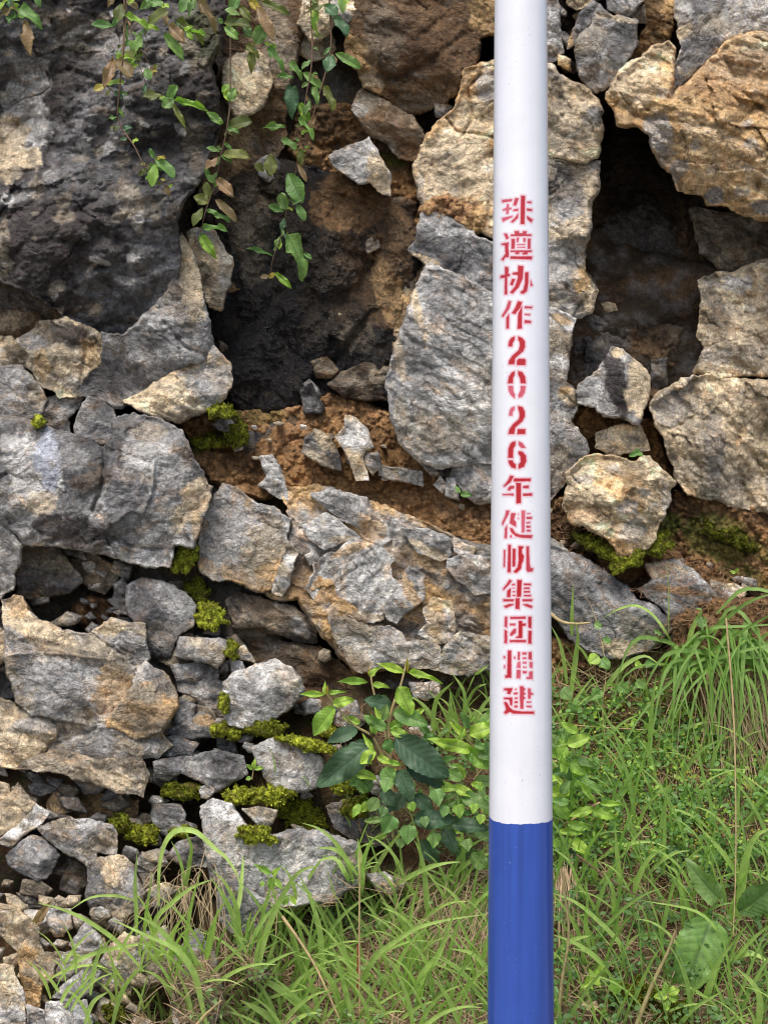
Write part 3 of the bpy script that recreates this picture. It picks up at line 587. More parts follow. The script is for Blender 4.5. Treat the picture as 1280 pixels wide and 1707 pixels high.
rk('rounded dark grey rock beside the dark hollow, lower left', RK_, -.10, ('K', 'G'), [(52, 1391), (69, 1397), (89, 1413), (101, 1428), (79, 1464), (62, 1470), (14, 1443), (10, 1428)], thick=34, R=16, rough=.7)
rk('low brown stone under the rounded dark grey rock', ST, -.06, ('U', 'T'), [(38, 1468), (69, 1470), (85, 1483), (72, 1498), (34, 1488)], thick=16, R=8)
rk('dark slanted rock behind the jagged slab tip', RK_, -.03, ('K', 'U'), [(113, 1428), (148, 1442), (150, 1476), (127, 1491), (100, 1484), (103, 1456)], thick=20, R=12)
rk('ochre and grey boulder above the black gap, lower left', B_, -.18, ('T', 'K'), [(165, 1432), (206, 1425), (222, 1449), (242, 1483), (238, 1514), (206, 1532), (196, 1546), (165, 1550), (155, 1528), (144, 1490), (147, 1442)], thick=40, R=16,
   blobs=[(190, 1450, 20, 30, -20, 'P', .85), (160, 1490, 18, 36, 0, 'K', .7), (185, 1535, 40, 12, 0, 'P', .7), (215, 1480, 16, 30, 0, 'G', .7)], back=.3)
rk('grey layered stone below the round moss cushion', ST, -.12, ('G', 'T'), [(237, 1421), (268, 1417), (279, 1439), (254, 1457), (223, 1453)], thick=16, R=8, strata=.8)
rk('blocky dark grey stone beside the dry straw tuft', ST, -.10, ('K', 'G'), [(296, 1404), (333, 1396), (345, 1421), (344, 1443), (309, 1446), (275, 1429)], thick=20, R=9)
rk('ribbed dark rock under the moss covered shelf', RK_, -.02, ('K', 'G'), [(254, 1341), (302, 1342), (310, 1358), (307, 1380), (285, 1398), (266, 1390), (254, 1364)], thick=18, R=10, strata=.9)
rk('dark grey wedge rock left of the pale rounded boulder', RK_, -.10, ('K', 'G'), [(258, 1270), (300, 1262), (320, 1262), (300, 1290), (282, 1302), (260, 1298)], thick=20, R=9, rough=.7)
rk('dark grey rock above the mossy shelf, left of the bright moss', RK_, -.12, ('K', 'G'), [(302, 1288), (325, 1262), (360, 1250), (405, 1262), (412, 1290), (385, 1308), (362, 1320), (335, 1302)], thick=24, R=12, rough=.8)
rk('grey stone with a notch in the middle left rubble', ST, -.10, ('G', 'K'), [(255, 1235), (300, 1228), (330, 1240), (318, 1256), (285, 1262), (256, 1258)], thick=16, R=8)
rk('small pinkish stone at the mouth of the mossy shelf', ST, -.10, ('T', 'G'), [(332, 1315), (350, 1310), (358, 1320), (345, 1333), (335, 1330)], thick=10, R=6)
rk('small angular stone under the ochre and grey boulder', ST, -.12, ('G', 'T'), [(232, 1457), (254, 1456), (259, 1476), (241, 1481)], thick=12, R=6)
rk('pale fronted stone beside the straw tuft', ST, -.16, ('G', 'P'), [(253, 1480), (275, 1473), (300, 1480), (268, 1512), (242, 1510), (240, 1490)], thick=18, R=8)
rk('large pale slab sloping down at the lower left corner', RK_, -.26, ('P', 'T'), [(-80, 1500), (21, 1510), (42, 1528), (63, 1549), (56, 1600), (31, 1582), (0, 1554), (-80, 1540)], thick=26, R=10, rough=.9)
rk('small pale cap stone above the lower left slab', ST, -.20, ('T', 'L'), [(26, 1505), (45, 1510), (42, 1524), (27, 1519)], thick=8, R=5)
rk('rounded grey stone under a curled dead leaf', ST, -.22, ('G', 'T'), [(79, 1513), (117, 1517), (120, 1549), (96, 1560), (79, 1540)], thick=20, R=10)
rk('pale grey angular stone left of the black gap', ST, -.26, ('L', 'G'), [(144, 1537), (168, 1562), (173, 1580), (151, 1589), (122, 1584), (124, 1566)], thick=22, R=9)
rk('smooth grey slab stone lying flat in the lower left rubble', ST, -.28, ('G', 'T'), [(117, 1586), (158, 1590), (148, 1614), (113, 1634), (83, 1637), (103, 1597)], thick=20, R=9, rough=.6)
rk('pale pinkish rock right of the black gap, partly behind grass', RK_, -.22, ('P', 'L'), [(206, 1555), (230, 1568), (236, 1607), (215, 1660), (180, 1650), (160, 1624), (165, 1607), (179, 1583)], thick=30, R=12)
rk('grey stone below the smooth slab stone', ST, -.30, ('G', 'L'), [(107, 1641), (148, 1614), (167, 1621), (150, 1655), (120, 1673), (89, 1664)], thick=20, R=10)
rk('long pale ochre rock running down the bottom left corner', RK_, -.32, ('P', 'L'), [(-80, 1590), (21, 1614), (42, 1672), (40, 1740), (-80, 1740)], thick=30, R=12)
rk('ochre streaked slab between the pale rocks, lower left', RK_, -.28, ('O', 'T'), [(60, 1549), (72, 1590), (98, 1602), (86, 1636), (70, 1643), (66, 1678), (44, 1678), (33, 1620), (30, 1585)], thick=16, R=9)
rk('broad grey stone cut by the bottom edge, lower left', RK_, -.35, ('G', 'L'), [(79, 1673), (144, 1669), (160, 1740), (75, 1740)], thick=24, R=12)
rk('small grey stone cut by the bottom edge beside the pale rock', ST, -.34, ('L', 'G'), [(45, 1677), (74, 1685), (76, 1712), (48, 1712)], thick=14, R=7)
rk('bluish black cracked stone among the grass roots', ST, -.20, ('K', 'D'), [(395, 1575), (422, 1568), (446, 1620), (440, 1632), (412, 1632), (400, 1600)], thick=16, R=8)
rk('rounded grey boulder half hidden by grass at the bottom', B_, -.22, ('G', 'T'), [(290, 1590), (330, 1550), (360, 1600), (370, 1680), (345, 1720), (295, 1715), (285, 1650)], thick=24, R=16)
rk('grey brown stone in the grass under the straw tuft', ST, -.20, ('T', 'G'), [(230, 1560), (275, 1545), (290, 1590), (275, 1640), (235, 1640)], thick=20, R=12)

# --- upper middle
rk('brown shaded rock behind the hanging twigs', RK_, .02, ('B', 'U'), [(350, -90), (520, -90), (515, 40), (490, 110), (480, 170), (470, 240), (430, 300), (400, 330), (362, 400), (335, 390), (330, 320), (350, 240), (362, 200), (366, 110), (345, 60)], thick=34, R=24, back=.35, blobs=[(455, 40, 30, 50, 0, 'T', .5), (400, 240, 20, 40, 0, 'O', .4)])
rk('pale ochre rock face behind the leafy twig', RK_, -.05, ('P', 'T'), [(375, 108), (395, 88), (425, 80), (446, 100), (452, 140), (440, 172), (418, 192), (405, 197), (383, 182), (370, 150)], thick=24, R=14, rough=.8)
rk('tan rock with a grey edge at the top between the leaves', RK_, -.06, ('P', 'T'), [(520, -80), (615, -80), (590, 20), (578, 50), (560, 30), (540, 60), (520, 70), (500, 40)], thick=30, R=18, blobs=[(575, 30, 12, 40, 30, 'G', .8)])
rk('brown rock seen between the two hanging stems', RK_, .0, ('O', 'T'), [(505, 60), (545, 40), (560, 80), (545, 95), (515, 100), (498, 85)], thick=16, R=10)
rk('large brown overhanging rock left of the pole top', B_, -.02, ('B', 'E'), [(612, -90), (590, 20), (578, 45), (578, 75), (575, 95), (600, 118), (608, 145), (640, 160), (665, 180), (690, 187), (722, 177), (745, 167), (768, 150), (775, 117), (792, 105), (800, 60), (850, 50), (850, -90)],
   thick=58, R=34, seed=77, back=.45, caps=[(250, .5, .9), (90, .1, 1.1), (180, .35, 1.15), (0, .2, 1.1)], blobs=[(600, 110, 30, 60, 20, 'O', .5), (640, 60, 40, 60, 0, 'U', .5), (720, 40, 60, 60, 0, 'E', .5), (700, 170, 50, 14, 0, 'U', .6), (815, 20, 30, 50, 0, 'O', .6), (620, 130, 26, 16, 0, 'T', .5)],
   cracks=[([(590, 120), (660, 130), (720, 100), (770, 60)], 6, 9), ([(640, 40), (690, 70), (740, 30)], 6, 8)])
rk('brown rock with a pale lip under the large overhang', RK_, .0, ('B', 'U'), [(586, 178), (600, 150), (640, 164), (668, 184), (685, 191), (704, 219), (707, 240), (692, 270), (668, 263), (640, 238), (618, 222), (600, 200)], thick=30, R=18, blobs=[(610, 175, 22, 14, 0, 'T', .8), (600, 182, 14, 10, 0, 'L', .6), (650, 200, 40, 20, -30, 'B', .5)])
rk('small dark grey stone wedged under the large overhang', ST, -.02, ('K', 'T'), [(720, 163), (738, 165), (755, 176), (744, 200), (728, 193)], thick=14, R=7)
rk('grey stone with a pale ochre end jutting from damp earth', ST, -.10, ('G', 'L'), [(551, 258), (579, 243), (600, 238), (613, 229), (627, 247), (640, 275), (650, 290), (649, 324), (637, 324), (620, 306), (599, 307), (568, 286)], thick=26, R=9, blobs=[(632, 290, 20, 34, 20, 'P', .9), (585, 262, 24, 14, 0, 'G', .6)])
rk('big dark wet rock streaked with seeping water', B_, .12, ('W', 'N'), [(325, 345), (400, 280), (450, 262), (500, 270), (570, 290), (640, 320), (690, 360), (712, 420), (694, 500), (670, 560), (658, 620), (664, 668), (600, 668), (560, 665), (520, 672), (470, 690), (420, 695), (365, 665), (325, 590), (325, 510), (330, 455), (325, 390)],
   mode='wall', thick=44, R=26, rough=1.35, wet=.95, back=.4, seed=88, grain=60, blobs=[(590, 450, 60, 120, 10, 'N', .8), (610, 470, 30, 90, 25, 'B', .45), (590, 340, 80, 50, 0, 'S', .45), (655, 400, 44, 70, 10, 'B', .8), (450, 520, 60, 140, 0, 'W', .8), (655, 500, 22, 80, 25, 'O', .45), (420, 390, 30, 70, 0, 'U', .4), (600, 560, 30, 30, 0, 'U', .3)],
   cracks=[([(520, 640), (560, 600), (620, 520)], 8, 16), ([(440, 600), (470, 640), (500, 660)], 8, 8), ([(470, 380), (450, 460), (470, 560)], 9, 10)])
rk('low wet rock at the foot of the seeping wall', RK_, .04, ('N', 'U'), [(548, 640), (570, 622), (610, 605), (650, 612), (662, 665), (610, 666), (570, 660)], thick=22, R=14, wet=.5, blobs=[(635, 625, 20, 20, 0, 'T', .6)])
rk('tan streaked slab leaning between the seeping wall and the tall grey slab', RK_, .04, ('O', 'U'), [(622, 606), (650, 545), (678, 472), (698, 440), (716, 446), (702, 480), (684, 535), (664, 585), (655, 632)], thick=16, R=10, back=.3, blobs=[(650, 580, 16, 40, 25, 'N', .5)])
rk('dark splintered flake lying where wet rock meets earth', ST, .0, ('K', 'W'), [(502, 652), (520, 640), (540, 680), (535, 690), (510, 690)], thick=10, R=5, wet=.4)
rk('small grey stone stuck in the seeping rock', ST, .05, ('G', 'T'), [(602, 408), (615, 392), (630, 400), (632, 412), (615, 422)], thick=12, R=6)
rk('grey knob of rock among the hanging leaves', ST, .0, ('G', 'K'), [(428, 268), (452, 258), (468, 272), (462, 292), (448, 305), (432, 292)], thick=18, R=10)
rk('tall pale ochre pinnacle left of the pole', B_, -.10, ('P', 'O'), [(773, 117), (788, 110), (850, 100), (850, 410), (812, 390), (800, 384), (778, 378), (747, 358), (709, 348), (698, 327), (691, 275), (708, 234), (730, 203), (761, 179), (766, 151)],
   thick=34, R=14, back=.4, rough=1.4, grain=20, seed=93, cmix=-.15, caps=[(180, .3, 1.0), (0, .05, .9), (80, .2, 1.1)], blobs=[(815, 145, 20, 26, 0, 'L', .7), (740, 280, 40, 60, 10, 'T', .45), (700, 320, 8, 30, 0, 'G', .5), (790, 260, 26, 60, 0, 'P', .6)],
   cracks=[([(800, 122), (780, 145), (783, 170), (788, 200), (770, 225)], 3, 12), ([(742, 196), (760, 215), (775, 220), (822, 228)], 2.5, 9)])
rk('grey crinkled block under the ochre clods beside the pole', 'block', -.14, ('G', 'K'), [(706, 350), (747, 362), (788, 390), (850, 420), (850, 500), (812, 484), (770, 463), (713, 441), (683, 419), (693, 387)], thick=28, R=9, rough=.9, caps=[(180, .2, 1), (80, .3, 1.1), (300, .1, .9)], blobs=[(700, 430, 30, 8, -20, 'P', .6)])
rk('tall grey slab standing left of the pole', B_, -.20, ('G', 'L'), [(713, 441), (770, 464), (812, 485), (850, 500), (850, 765), (800, 771), (770, 774), (735, 777), (700, 769), (680, 746), (667, 735), (655, 696), (647, 640), (655, 600), (665, 560), (680, 530), (690, 490), (702, 455)],
   thick=40, R=12, back=.35, rough=.9, grain=-32, seed=97, strata=.6, cmix=.0, caps=[(180, .18, 1), (0, .04, .85), (100, .12, 1.05), (280, .3, 1.3)], blobs=[(690, 500, 9, 60, 18, 'P', .8), (665, 590, 8, 40, 10, 'P', .6), (740, 500, 40, 40, 0, 'G', .7), (730, 720, 60, 40, 0, 'T', .6), (668, 690, 12, 40, 0, 'T', .6), (780, 560, 40, 50, 0, 'G', .5), (800, 650, 40, 60, 0, 'T', .4)],
   cracks=[([(675, 560), (740, 590), (810, 640)], 5, 5), ([(690, 620), (760, 640), (800, 690)], 5, 5)])
rk('grey and ochre rock column right of the pole, top portion', RK_, -.16, ('G', 'P'), [(840, 100), (912, 103), (930, 125), (953, 138), (977, 148), (1001, 179), (1003, 223), (995, 260), (975, 270), (940, 262), (900, 250), (840, 255)], thick=34, R=12, rough=1.1, back=.35, blobs=[(940, 200, 60, 40, 0, 'T', .6), (925, 150, 14, 40, 0, 'U', .6), (970, 170, 20, 26, 0, 'P', .5)], cracks=[([(925, 135), (930, 160), (948, 180)], 6, 10)])
rk('knobbly grey rock right of the red stencil lettering', RK_, -.12, ('T', 'G'), [(840, 255), (900, 252), (940, 264), (975, 272), (995, 268), (998, 303), (984, 337), (981, 364), (984, 378), (971, 406), (974, 430), (974, 454), (993, 485), (984, 519), (957, 530), (940, 520), (840, 500)], thick=36, R=12, rough=1.5, back=.35, seed=203,
   blobs=[(940, 320, 30, 40, 0, 'K', .6), (950, 380, 40, 16, 20, 'P', .6), (970, 470, 16, 26, 0, 'O', .85), (985, 500, 14, 24, 0, 'P', .7), (925, 440, 40, 40, 0, 'L', .5), (985, 330, 10, 30, 0, 'P', .5)])
rk('narrow pale grey rock right of the red digits', RK_, -.12, ('T', 'L'), [(840, 500), (925, 515), (957, 532), (948, 561), (943, 635), (925, 632), (840, 640)], thick=26, R=9, rough=.8, blobs=[(935, 530, 20, 8, -30, 'O', .8)], cracks=[([(915, 525), (935, 545), (945, 560)], 2.5, 6)])
rk('grey folded rock with an orange stained crest right of the pole', RK_, -.14, ('G', 'K'), [(840, 636), (920, 628), (943, 637), (959, 653), (960, 678), (950, 702), (964, 722), (981, 750), (978, 764), (953, 775), (947, 802), (914, 833), (840, 840)], thick=34, R=12, back=.3, rough=1.1, grain=-35, blobs=[(945, 660, 22, 14, -40, 'P', .8), (940, 650, 12, 8, 0, 'O', .8), (930, 780, 30, 40, 0, 'T', .6)])
# --- upper right
rk('dark grey stone column beside the pole at the top', ST, -.06, ('K', 'G'), [(850, -90), (920, -90), (928, -10), (932, 40), (938, 88), (920, 104), (850, 104)], thick=24, R=12, blobs=[(930, 20, 8, 20, 0, 'L', .5)])
rk('small ochre knob between the pole and the upper grey stones', ST, -.12, ('O', 'P'), [(932, 91), (952, 99), (951, 116), (930, 107)], thick=10, R=6)
rk('angular grey stone with a calcite streak, top right of the pole', RK_, -.16, ('G', 'K'), [(998, 9), (1015, 24), (1060, 33), (1062, 69), (1046, 101), (1026, 142), (995, 156), (971, 135), (959, 96), (960, 69), (988, 38)], thick=36, R=11, rough=.7, caps=[(150, .3, .9), (10, .3, 1.0), (280, .4, 1.1)], blobs=[(1006, 100, 5, 26, -10, 'H', .7), (985, 60, 30, 34, 20, 'T', .6), (1035, 80, 26, 40, 20, 'K', .7), (1030, 30, 40, 6, -12, 'P', .6)])
rk('thin grey sliver left of the angular calcite stone', ST, -.10, ('G', 'K'), [(945, 80), (967, 20), (988, 2), (998, 7), (988, 36), (960, 70)], thick=18, R=7, blobs=[(950, 65, 8, 14, 0, 'O', .6)])
rk('grey wedge at the top edge above the calcite stone', ST, -.14, ('G', 'L'), [(998, -80), (1080, -80), (1072, 0), (1053, 24), (1039, 29), (1012, 13)], thick=28, R=10, blobs=[(1035, 22, 20, 6, 0, 'U', .5)])
rk('small grey stone in the crevice left of the ochre wall', ST, -.04, ('G', 'T'), [(1052, 24), (1075, 8), (1075, 38), (1056, 37)], thick=12, R=7)
rk('tan stone at the top edge right of the pole', ST, -.03, ('P', 'T'), [(940, -80), (985, -80), (985, 5), (960, 16), (945, 4)], thick=16, R=10)
rk('brown crumbling rock in the upper right crevice', RK_, .0, ('O', 'B'), [(1072, -90), (1135, -90), (1126, 20), (1115, 62), (1090, 105), (1050, 150), (1040, 120), (1062, 80), (1075, 40)], thick=26, R=14, rough=1.6, blobs=[(1100, 40, 20, 20, 0, 'E', .7), (1085, 0, 20, 30, 0, 'B', .7), (1100, 65, 20, 14, 0, 'N', .6)])
rk('grey capped rock with a dark wedge at the upper right', B_, -.27, ('T', 'L'), [(1139, -90), (1370, -90), (1370, 50), (1280, 50), (1230, 55), (1206, 69), (1172, 105), (1142, 132), (1111, 162), (1114, 130), (1138, 80), (1133, 55), (1124, 20)], thick=34, R=12, back=.35, rough=.8, grain=30,
   blobs=[(1165, 85, 44, 26, 45, 'K', .9), (1128, 130, 12, 30, 30, 'K', .9), (1165, 10, 14, 40, 0, 'K', .8), (1190, 40, 30, 20, 0, 'T', .6), (1140, 20, 12, 20, 0, 'H', .5), (1260, 20, 60, 26, 0, 'L', .6), (1140, 50, 20, 10, 30, 'P', .8)])
rk('huge ochre boulder overhanging the dark hollow, upper right', B_, -.22, ('O', 'P'),
   [(1012, 153), (1036, 115), (1070, 92), (1112, 69), (1125, 80), (1118, 160), (1145, 138), (1175, 110), (1210, 72), (1234, 58), (1370, 50), (1370, 380), (1280, 366), (1246, 362), (1208, 345), (1180, 341), (1170, 322), (1132, 318), (1118, 287), (1101, 267), (1094, 256), (1081, 225), (1060, 207), (1032, 207), (1026, 187), (1012, 167)],
   thick=66, R=22, back=.5, rough=1.75, grain=-20, seed=131, strata=.5, cmix=-.35, caps=[(215, .22, .95), (270, .28, 1.15), (60, .15, 1.0), (180, .2, 1.15)],
   blobs=[(1095, 220, 30, 34, -20, 'G', .8), (1108, 260, 20, 26, 0, 'K', .5), (1190, 325, 16, 18, 0, 'K', .8), (1270, 345, 20, 14, 0, 'K', .8), (1160, 240, 10, 10, 0, 'G', .8), (1250, 238, 14, 10, 0, 'G', .8), (1225, 130, 90, 50, -10, 'R', .45), (1060, 150, 40, 40, 0, 'P', .7),
          (1200, 250, 90, 50, -20, 'P', .3), (1130, 280, 16, 20, 0, 'G', .7), (1245, 205, 10, 8, 0, 'G', .7), (1170, 210, 30, 14, 0, 'P', .6)],
   cracks=[([(1140, 130), (1200, 100), (1250, 110)], 3, 4), ([(1215, 105), (1235, 150), (1280, 190)], 3, 6), ([(1050, 190), (1120, 200), (1200, 210), (1290, 270)], 4, 6)])
# --- right
rk('grey and tan rock at the right edge below the hollow', B_, -.06, ('T', 'P'), [(1168, 470), (1190, 455), (1218, 458), (1263, 440), (1370, 400), (1370, 640), (1252, 624), (1204, 631), (1158, 619), (1177, 578), (1163, 560), (1170, 516)], thick=46, R=24, back=.35, rough=1.4, blobs=[(1230, 475, 26, 16, 0, 'L', .8), (1240, 550, 40, 30, 0, 'P', .6), (1190, 590, 26, 16, 0, 'L', .5), (1200, 540, 20, 40, 0, 'U', .5)])
rk('shaded tan shelf of rock under the ochre overhang, right edge', RK_, .10, ('U', 'T'), [(1150, 350), (1370, 370), (1370, 440), (1260, 460), (1200, 450), (1170, 420)], thick=30, R=20, rough=1.3, back=.3)
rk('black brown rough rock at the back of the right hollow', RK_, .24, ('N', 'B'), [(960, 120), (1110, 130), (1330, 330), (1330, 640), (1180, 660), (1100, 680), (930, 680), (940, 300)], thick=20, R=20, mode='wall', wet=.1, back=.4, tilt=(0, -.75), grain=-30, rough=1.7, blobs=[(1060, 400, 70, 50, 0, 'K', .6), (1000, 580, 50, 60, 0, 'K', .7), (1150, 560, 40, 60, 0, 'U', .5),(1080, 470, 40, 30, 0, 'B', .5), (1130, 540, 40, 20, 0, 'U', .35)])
rk('big grey brown ribbed boulder at the right edge', B_, -.13, ('T', 'P'), [(1137, 632), (1184, 624), (1204, 633), (1260, 636), (1370, 645), (1370, 880), (1260, 848), (1211, 838), (1149, 820), (1125, 796), (1112, 741), (1094, 712), (1086, 678), (1101, 653)],
   thick=60, R=26, back=.4, rough=1.8, grain=-55, seed=141, strata=.9, blobs=[(1190, 740, 18, 80, 0, 'K', .6), (1120, 680, 30, 30, 0, 'G', .6), (1260, 740, 24, 90, 0, 'P', .45), (1150, 700, 20, 60, 0, 'T', .5), (1240, 660, 60, 14, 0, 'U', .5)])
rk('three coloured triangular stone standing before the hollow', ST, -.16, ('G', 'L'), [(1019, 580), (1033, 581), (1050, 595), (1074, 612), (1085, 633), (1081, 664), (1070, 684), (1067, 706), (1043, 699), (1029, 696), (998, 687), (995, 679), (963, 668), (967, 643), (995, 617), (1015, 597)], thick=36, R=9, rough=.6, seed=151, back=.22,
   caps=[(170, .32, .95), (20, .3, .95), (90, .2, 1.1)], cmix=-.3, blobs=[(1030, 640, 20, 66, 14, 'D', .97), (1066, 640, 24, 58, 0, 'P', .97), (1030, 588, 12, 8, 0, 'P', .9), (1000, 680, 26, 10, 0, 'L', .8)], cracks=[([(1032, 582), (1040, 640), (1045, 698)], 2, -3)])
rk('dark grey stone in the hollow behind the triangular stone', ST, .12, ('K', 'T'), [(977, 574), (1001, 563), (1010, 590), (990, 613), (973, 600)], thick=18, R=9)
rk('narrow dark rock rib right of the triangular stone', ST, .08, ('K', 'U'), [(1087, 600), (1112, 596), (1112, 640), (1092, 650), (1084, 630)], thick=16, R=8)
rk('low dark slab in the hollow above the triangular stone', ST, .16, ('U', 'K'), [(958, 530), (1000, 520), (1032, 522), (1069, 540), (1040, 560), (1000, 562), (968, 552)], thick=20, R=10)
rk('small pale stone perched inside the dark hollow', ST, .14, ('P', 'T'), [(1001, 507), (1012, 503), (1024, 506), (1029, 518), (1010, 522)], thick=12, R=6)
rk('flat pale ochre stone on top of the big ochre boulder', ST, -.12, ('P', 'T'), [(993, 724), (1012, 716), (1032, 709), (1067, 712), (1078, 733), (1082, 750), (1060, 754), (1012, 758), (993, 745)], thick=20, R=10, rough=.8)
rk('big pale ochre boulder with a pointed base on mossy earth', B_, -.24, ('P', 'O'), [(948, 788), (965, 770), (988, 762), (1019, 758), (1060, 768), (1081, 765), (1101, 782), (1126, 803), (1116, 823), (1108, 858), (1094, 884), (1080, 912), (1060, 928), (1036, 928), (1012, 896), (985, 883), (950, 868), (940, 842), (945, 815)],
   thick=56, R=16, back=.3, rough=1.5, seed=161, strata=.4, cmix=-.15, caps=[(80, .5, 1.15), (200, .25, 1.0), (340, .4, 1.05), (270, .25, 1.1)], blobs=[(1045, 845, 20, 14, 0, 'G', .7), (975, 800, 16, 10, 0, 'G', .7), (1075, 820, 12, 8, 0, 'G', .7), (1055, 880, 30, 20, 40, 'G', .5), (980, 860, 40, 16, 0, 'R', .5), (1110, 830, 8, 30, 0, 'L', .5)])
rk('long dark grey slab slanting out behind the pole into the bank', B_, -.16, ('G', 'K'), [(840, 850), (914, 895), (953, 924), (1005, 949), (1039, 980), (1074, 1007), (1113, 1032), (1119, 1053), (1101, 1072), (1060, 1089), (1046, 1098), (1012, 1096), (960, 1072), (929, 1031), (914, 1018), (840, 1010)],
   thick=40, R=14, back=.3, grain=-38, rough=.8, strata=.5, caps=[(60, .45, 1.15), (240, .15, .95)], blobs=[(1030, 1080, 30, 16, 0, 'P', .7), (1060, 1050, 50, 20, -30, 'T', .5), (930, 930, 30, 14, -35, 'L', .5)])
rk('bluish grey hooked rock with a tan top right of the long slab', RK_, -.13, ('G', 'L'), [(1077, 942), (1122, 935), (1156, 949), (1178, 974), (1192, 1010), (1170, 1020), (1115, 1037), (1105, 1012), (1065, 982), (1087, 966)], thick=30, R=11, rough=.8, blobs=[(1110, 950, 40, 14, -10, 'P', .8), (1130, 985, 50, 7, -8, 'S', .8), (1140, 965, 30, 10, -20, 'G', .7)])
rk('small pale stone on the earth at the far right', ST, -.08, ('L', 'P'), [(1205, 975), (1225, 972), (1243, 984), (1240, 996), (1206, 1000)], thick=12, R=6)
rk('little grey pebble above the small pale stone, far right', ST, -.06, ('L', 'G'), [(1236, 963), (1259, 966), (1260, 978), (1238, 977)], thick=10, R=6)
rk('grey stone leaning against the hooked rock', ST, -.07, ('G', 'T'), [(1184, 968), (1207, 972), (1209, 1000), (1188, 1003)], thick=12, R=7)
rk('grey stone behind the grass at the right edge', ST, -.08, ('G', 'L'), [(1252, 1015), (1290, 1010), (1310, 1040), (1285, 1045), (1258, 1035)], thick=14, R=8)
# --- earth ledge stones
rk('grey brown block half sunk in the brown earth ledge', ST, -.12, ('T', 'K'), [(509, 728), (524, 716), (552, 728), (564, 760), (567, 783), (538, 776), (506, 754)], thick=26, R=9, blobs=[(540, 735, 14, 20, 30, 'P', .6)])
rk('upright pale shark fin shaped slab on the brown earth ledge', 'slab', -.18, ('L', 'P'), [(577, 692), (592, 697), (613, 718), (621, 745), (606, 750), (602, 762), (614, 800), (596, 801), (575, 750), (560, 729), (578, 706)], thick=12, R=5, rough=.6, blobs=[(595, 780, 12, 26, 10, 'P', .8), (600, 720, 24, 30, 0, 'L', .6)])
rk('banded grey stone right of the fin shaped slab', ST, -.15, ('G', 'T'), [(606, 756), (630, 754), (635, 777), (620, 792), (609, 776)], thick=18, R=8, strata=1)
rk('flat pale stone on the earth under the tall grey slab', ST, -.12, ('L', 'T'), [(633, 778), (675, 781), (704, 789), (704, 809), (668, 802), (633, 792)], thick=14, R=7)
rk('broken grey rock under the foot of the tall slab beside the pole', RK_, -.12, ('G', 'L'), [(757, 780), (795, 767), (850, 770), (850, 842), (792, 837), (771, 820), (753, 796)], thick=24, R=9)
rk('grey wedge directly under the tall slab', ST, -.04, ('G', 'K'), [(700, 770), (757, 776), (752, 795), (722, 795)], thick=14, R=8)
rk('small white chip at the edge of the brown earth', ST, -.14, ('L', 'H'), [(724, 809), (733, 795), (745, 808), (737, 821)], thick=9, R=5)
rk('small pale grey chunk right of the white chip', ST, -.14, ('L', 'G'), [(746, 798), (758, 800), (764, 833), (743, 826)], thick=12, R=6)
rk('tiny white stone at the left edge of the tall slab', ST, -.2, ('L', 'H'), [(651, 672), (660, 667), (662, 676), (655, 680)], thick=7, R=4)
rk('crooked grey stone left on the brown earth ledge', ST, -.13, ('L', 'G'), [(434, 763), (452, 759), (466, 777), (470, 794), (480, 833), (462, 830), (445, 816), (430, 808), (444, 794)], thick=14, R=6)
rk('dark splinter on the moss beside the brown earth', ST, -.06, ('G', 'K'), [(356, 708), (378, 695), (389, 705), (389, 719), (364, 716)], thick=10, R=4)
rk('small pale splinter lying in the moss', ST, -.08, ('L', 'T'), [(382, 733), (403, 742), (398, 747), (380, 740)], thick=6, R=3)
# --- bedrock ledge
rk('ochre brown bedrock mass of the lower middle ledge', B_, -.06, ('G', 'O'), [(470, 815), (520, 812), (560, 818), (640, 848), (700, 870), (760, 898), (850, 925), (850, 1110), (800, 1118), (735, 1105), (700, 1112), (640, 1115), (590, 1122), (550, 1072), (520, 1040), (500, 1000), (455, 1000), (440, 985), (470, 940), (482, 900), (488, 866)],
   thick=24, R=24, back=.4, rough=1.3, strata=.5, mode='rock', seed=171, blobs=[(790, 1040, 50, 40, 0, 'B', .5), (720, 930, 40, 30, 0, 'O', .6), (500, 960, 20, 60, 0, 'B', .5), (640, 1040, 60, 14, -12, 'K', .6)], caps=[(90, .15, .95), (270, .1, 1.0)])
def plate(label, pts, c=('G', 'L'), **kw):
    kw.setdefault('thick', 9); kw.setdefault('R', 5); kw.setdefault('back', .08); kw.setdefault('rough', 1.0)
    return rk(label, 'plate', -.150, c, pts, name='rock_plate', **kw)
plate('largest fan shaped grey plate of rock in the ochre bedrock', [(510, 981), (526, 953), (522, 939), (560, 920), (579, 905), (606, 901), (641, 918), (655, 932), (651, 960), (662, 977), (650, 1000), (641, 1028), (620, 1035), (590, 1029), (560, 1019), (528, 1000)], blobs=[(600, 1025, 60, 7, -10, 'P', .6), (540, 990, 20, 20, 0, 'L', .6), (585, 915, 40, 8, 20, 'O', .6)], grain=70)
plate('grey and ochre plate right of the fan shaped one', [(664, 981), (685, 943), (703, 959), (706, 998), (675, 1023), (661, 1038), (647, 1032), (641, 1012)], blobs=[(680, 980, 12, 40, 30, 'O', .7)])
plate('grey plate above the fan shaped one, upper left of the ledge', [(506, 877), (544, 856), (565, 870), (600, 898), (572, 903), (541, 915), (516, 898)], blobs=[(570, 900, 30, 6, 0, 'P', .7)])
plate('topmost grey plate of the ledge just under the earth', [(520, 822), (545, 816), (610, 833), (622, 850), (642, 870), (649, 895), (637, 911), (606, 896), (599, 879), (572, 868), (548, 848)], blobs=[(620, 885, 30, 20, -40, 'O', .6)])
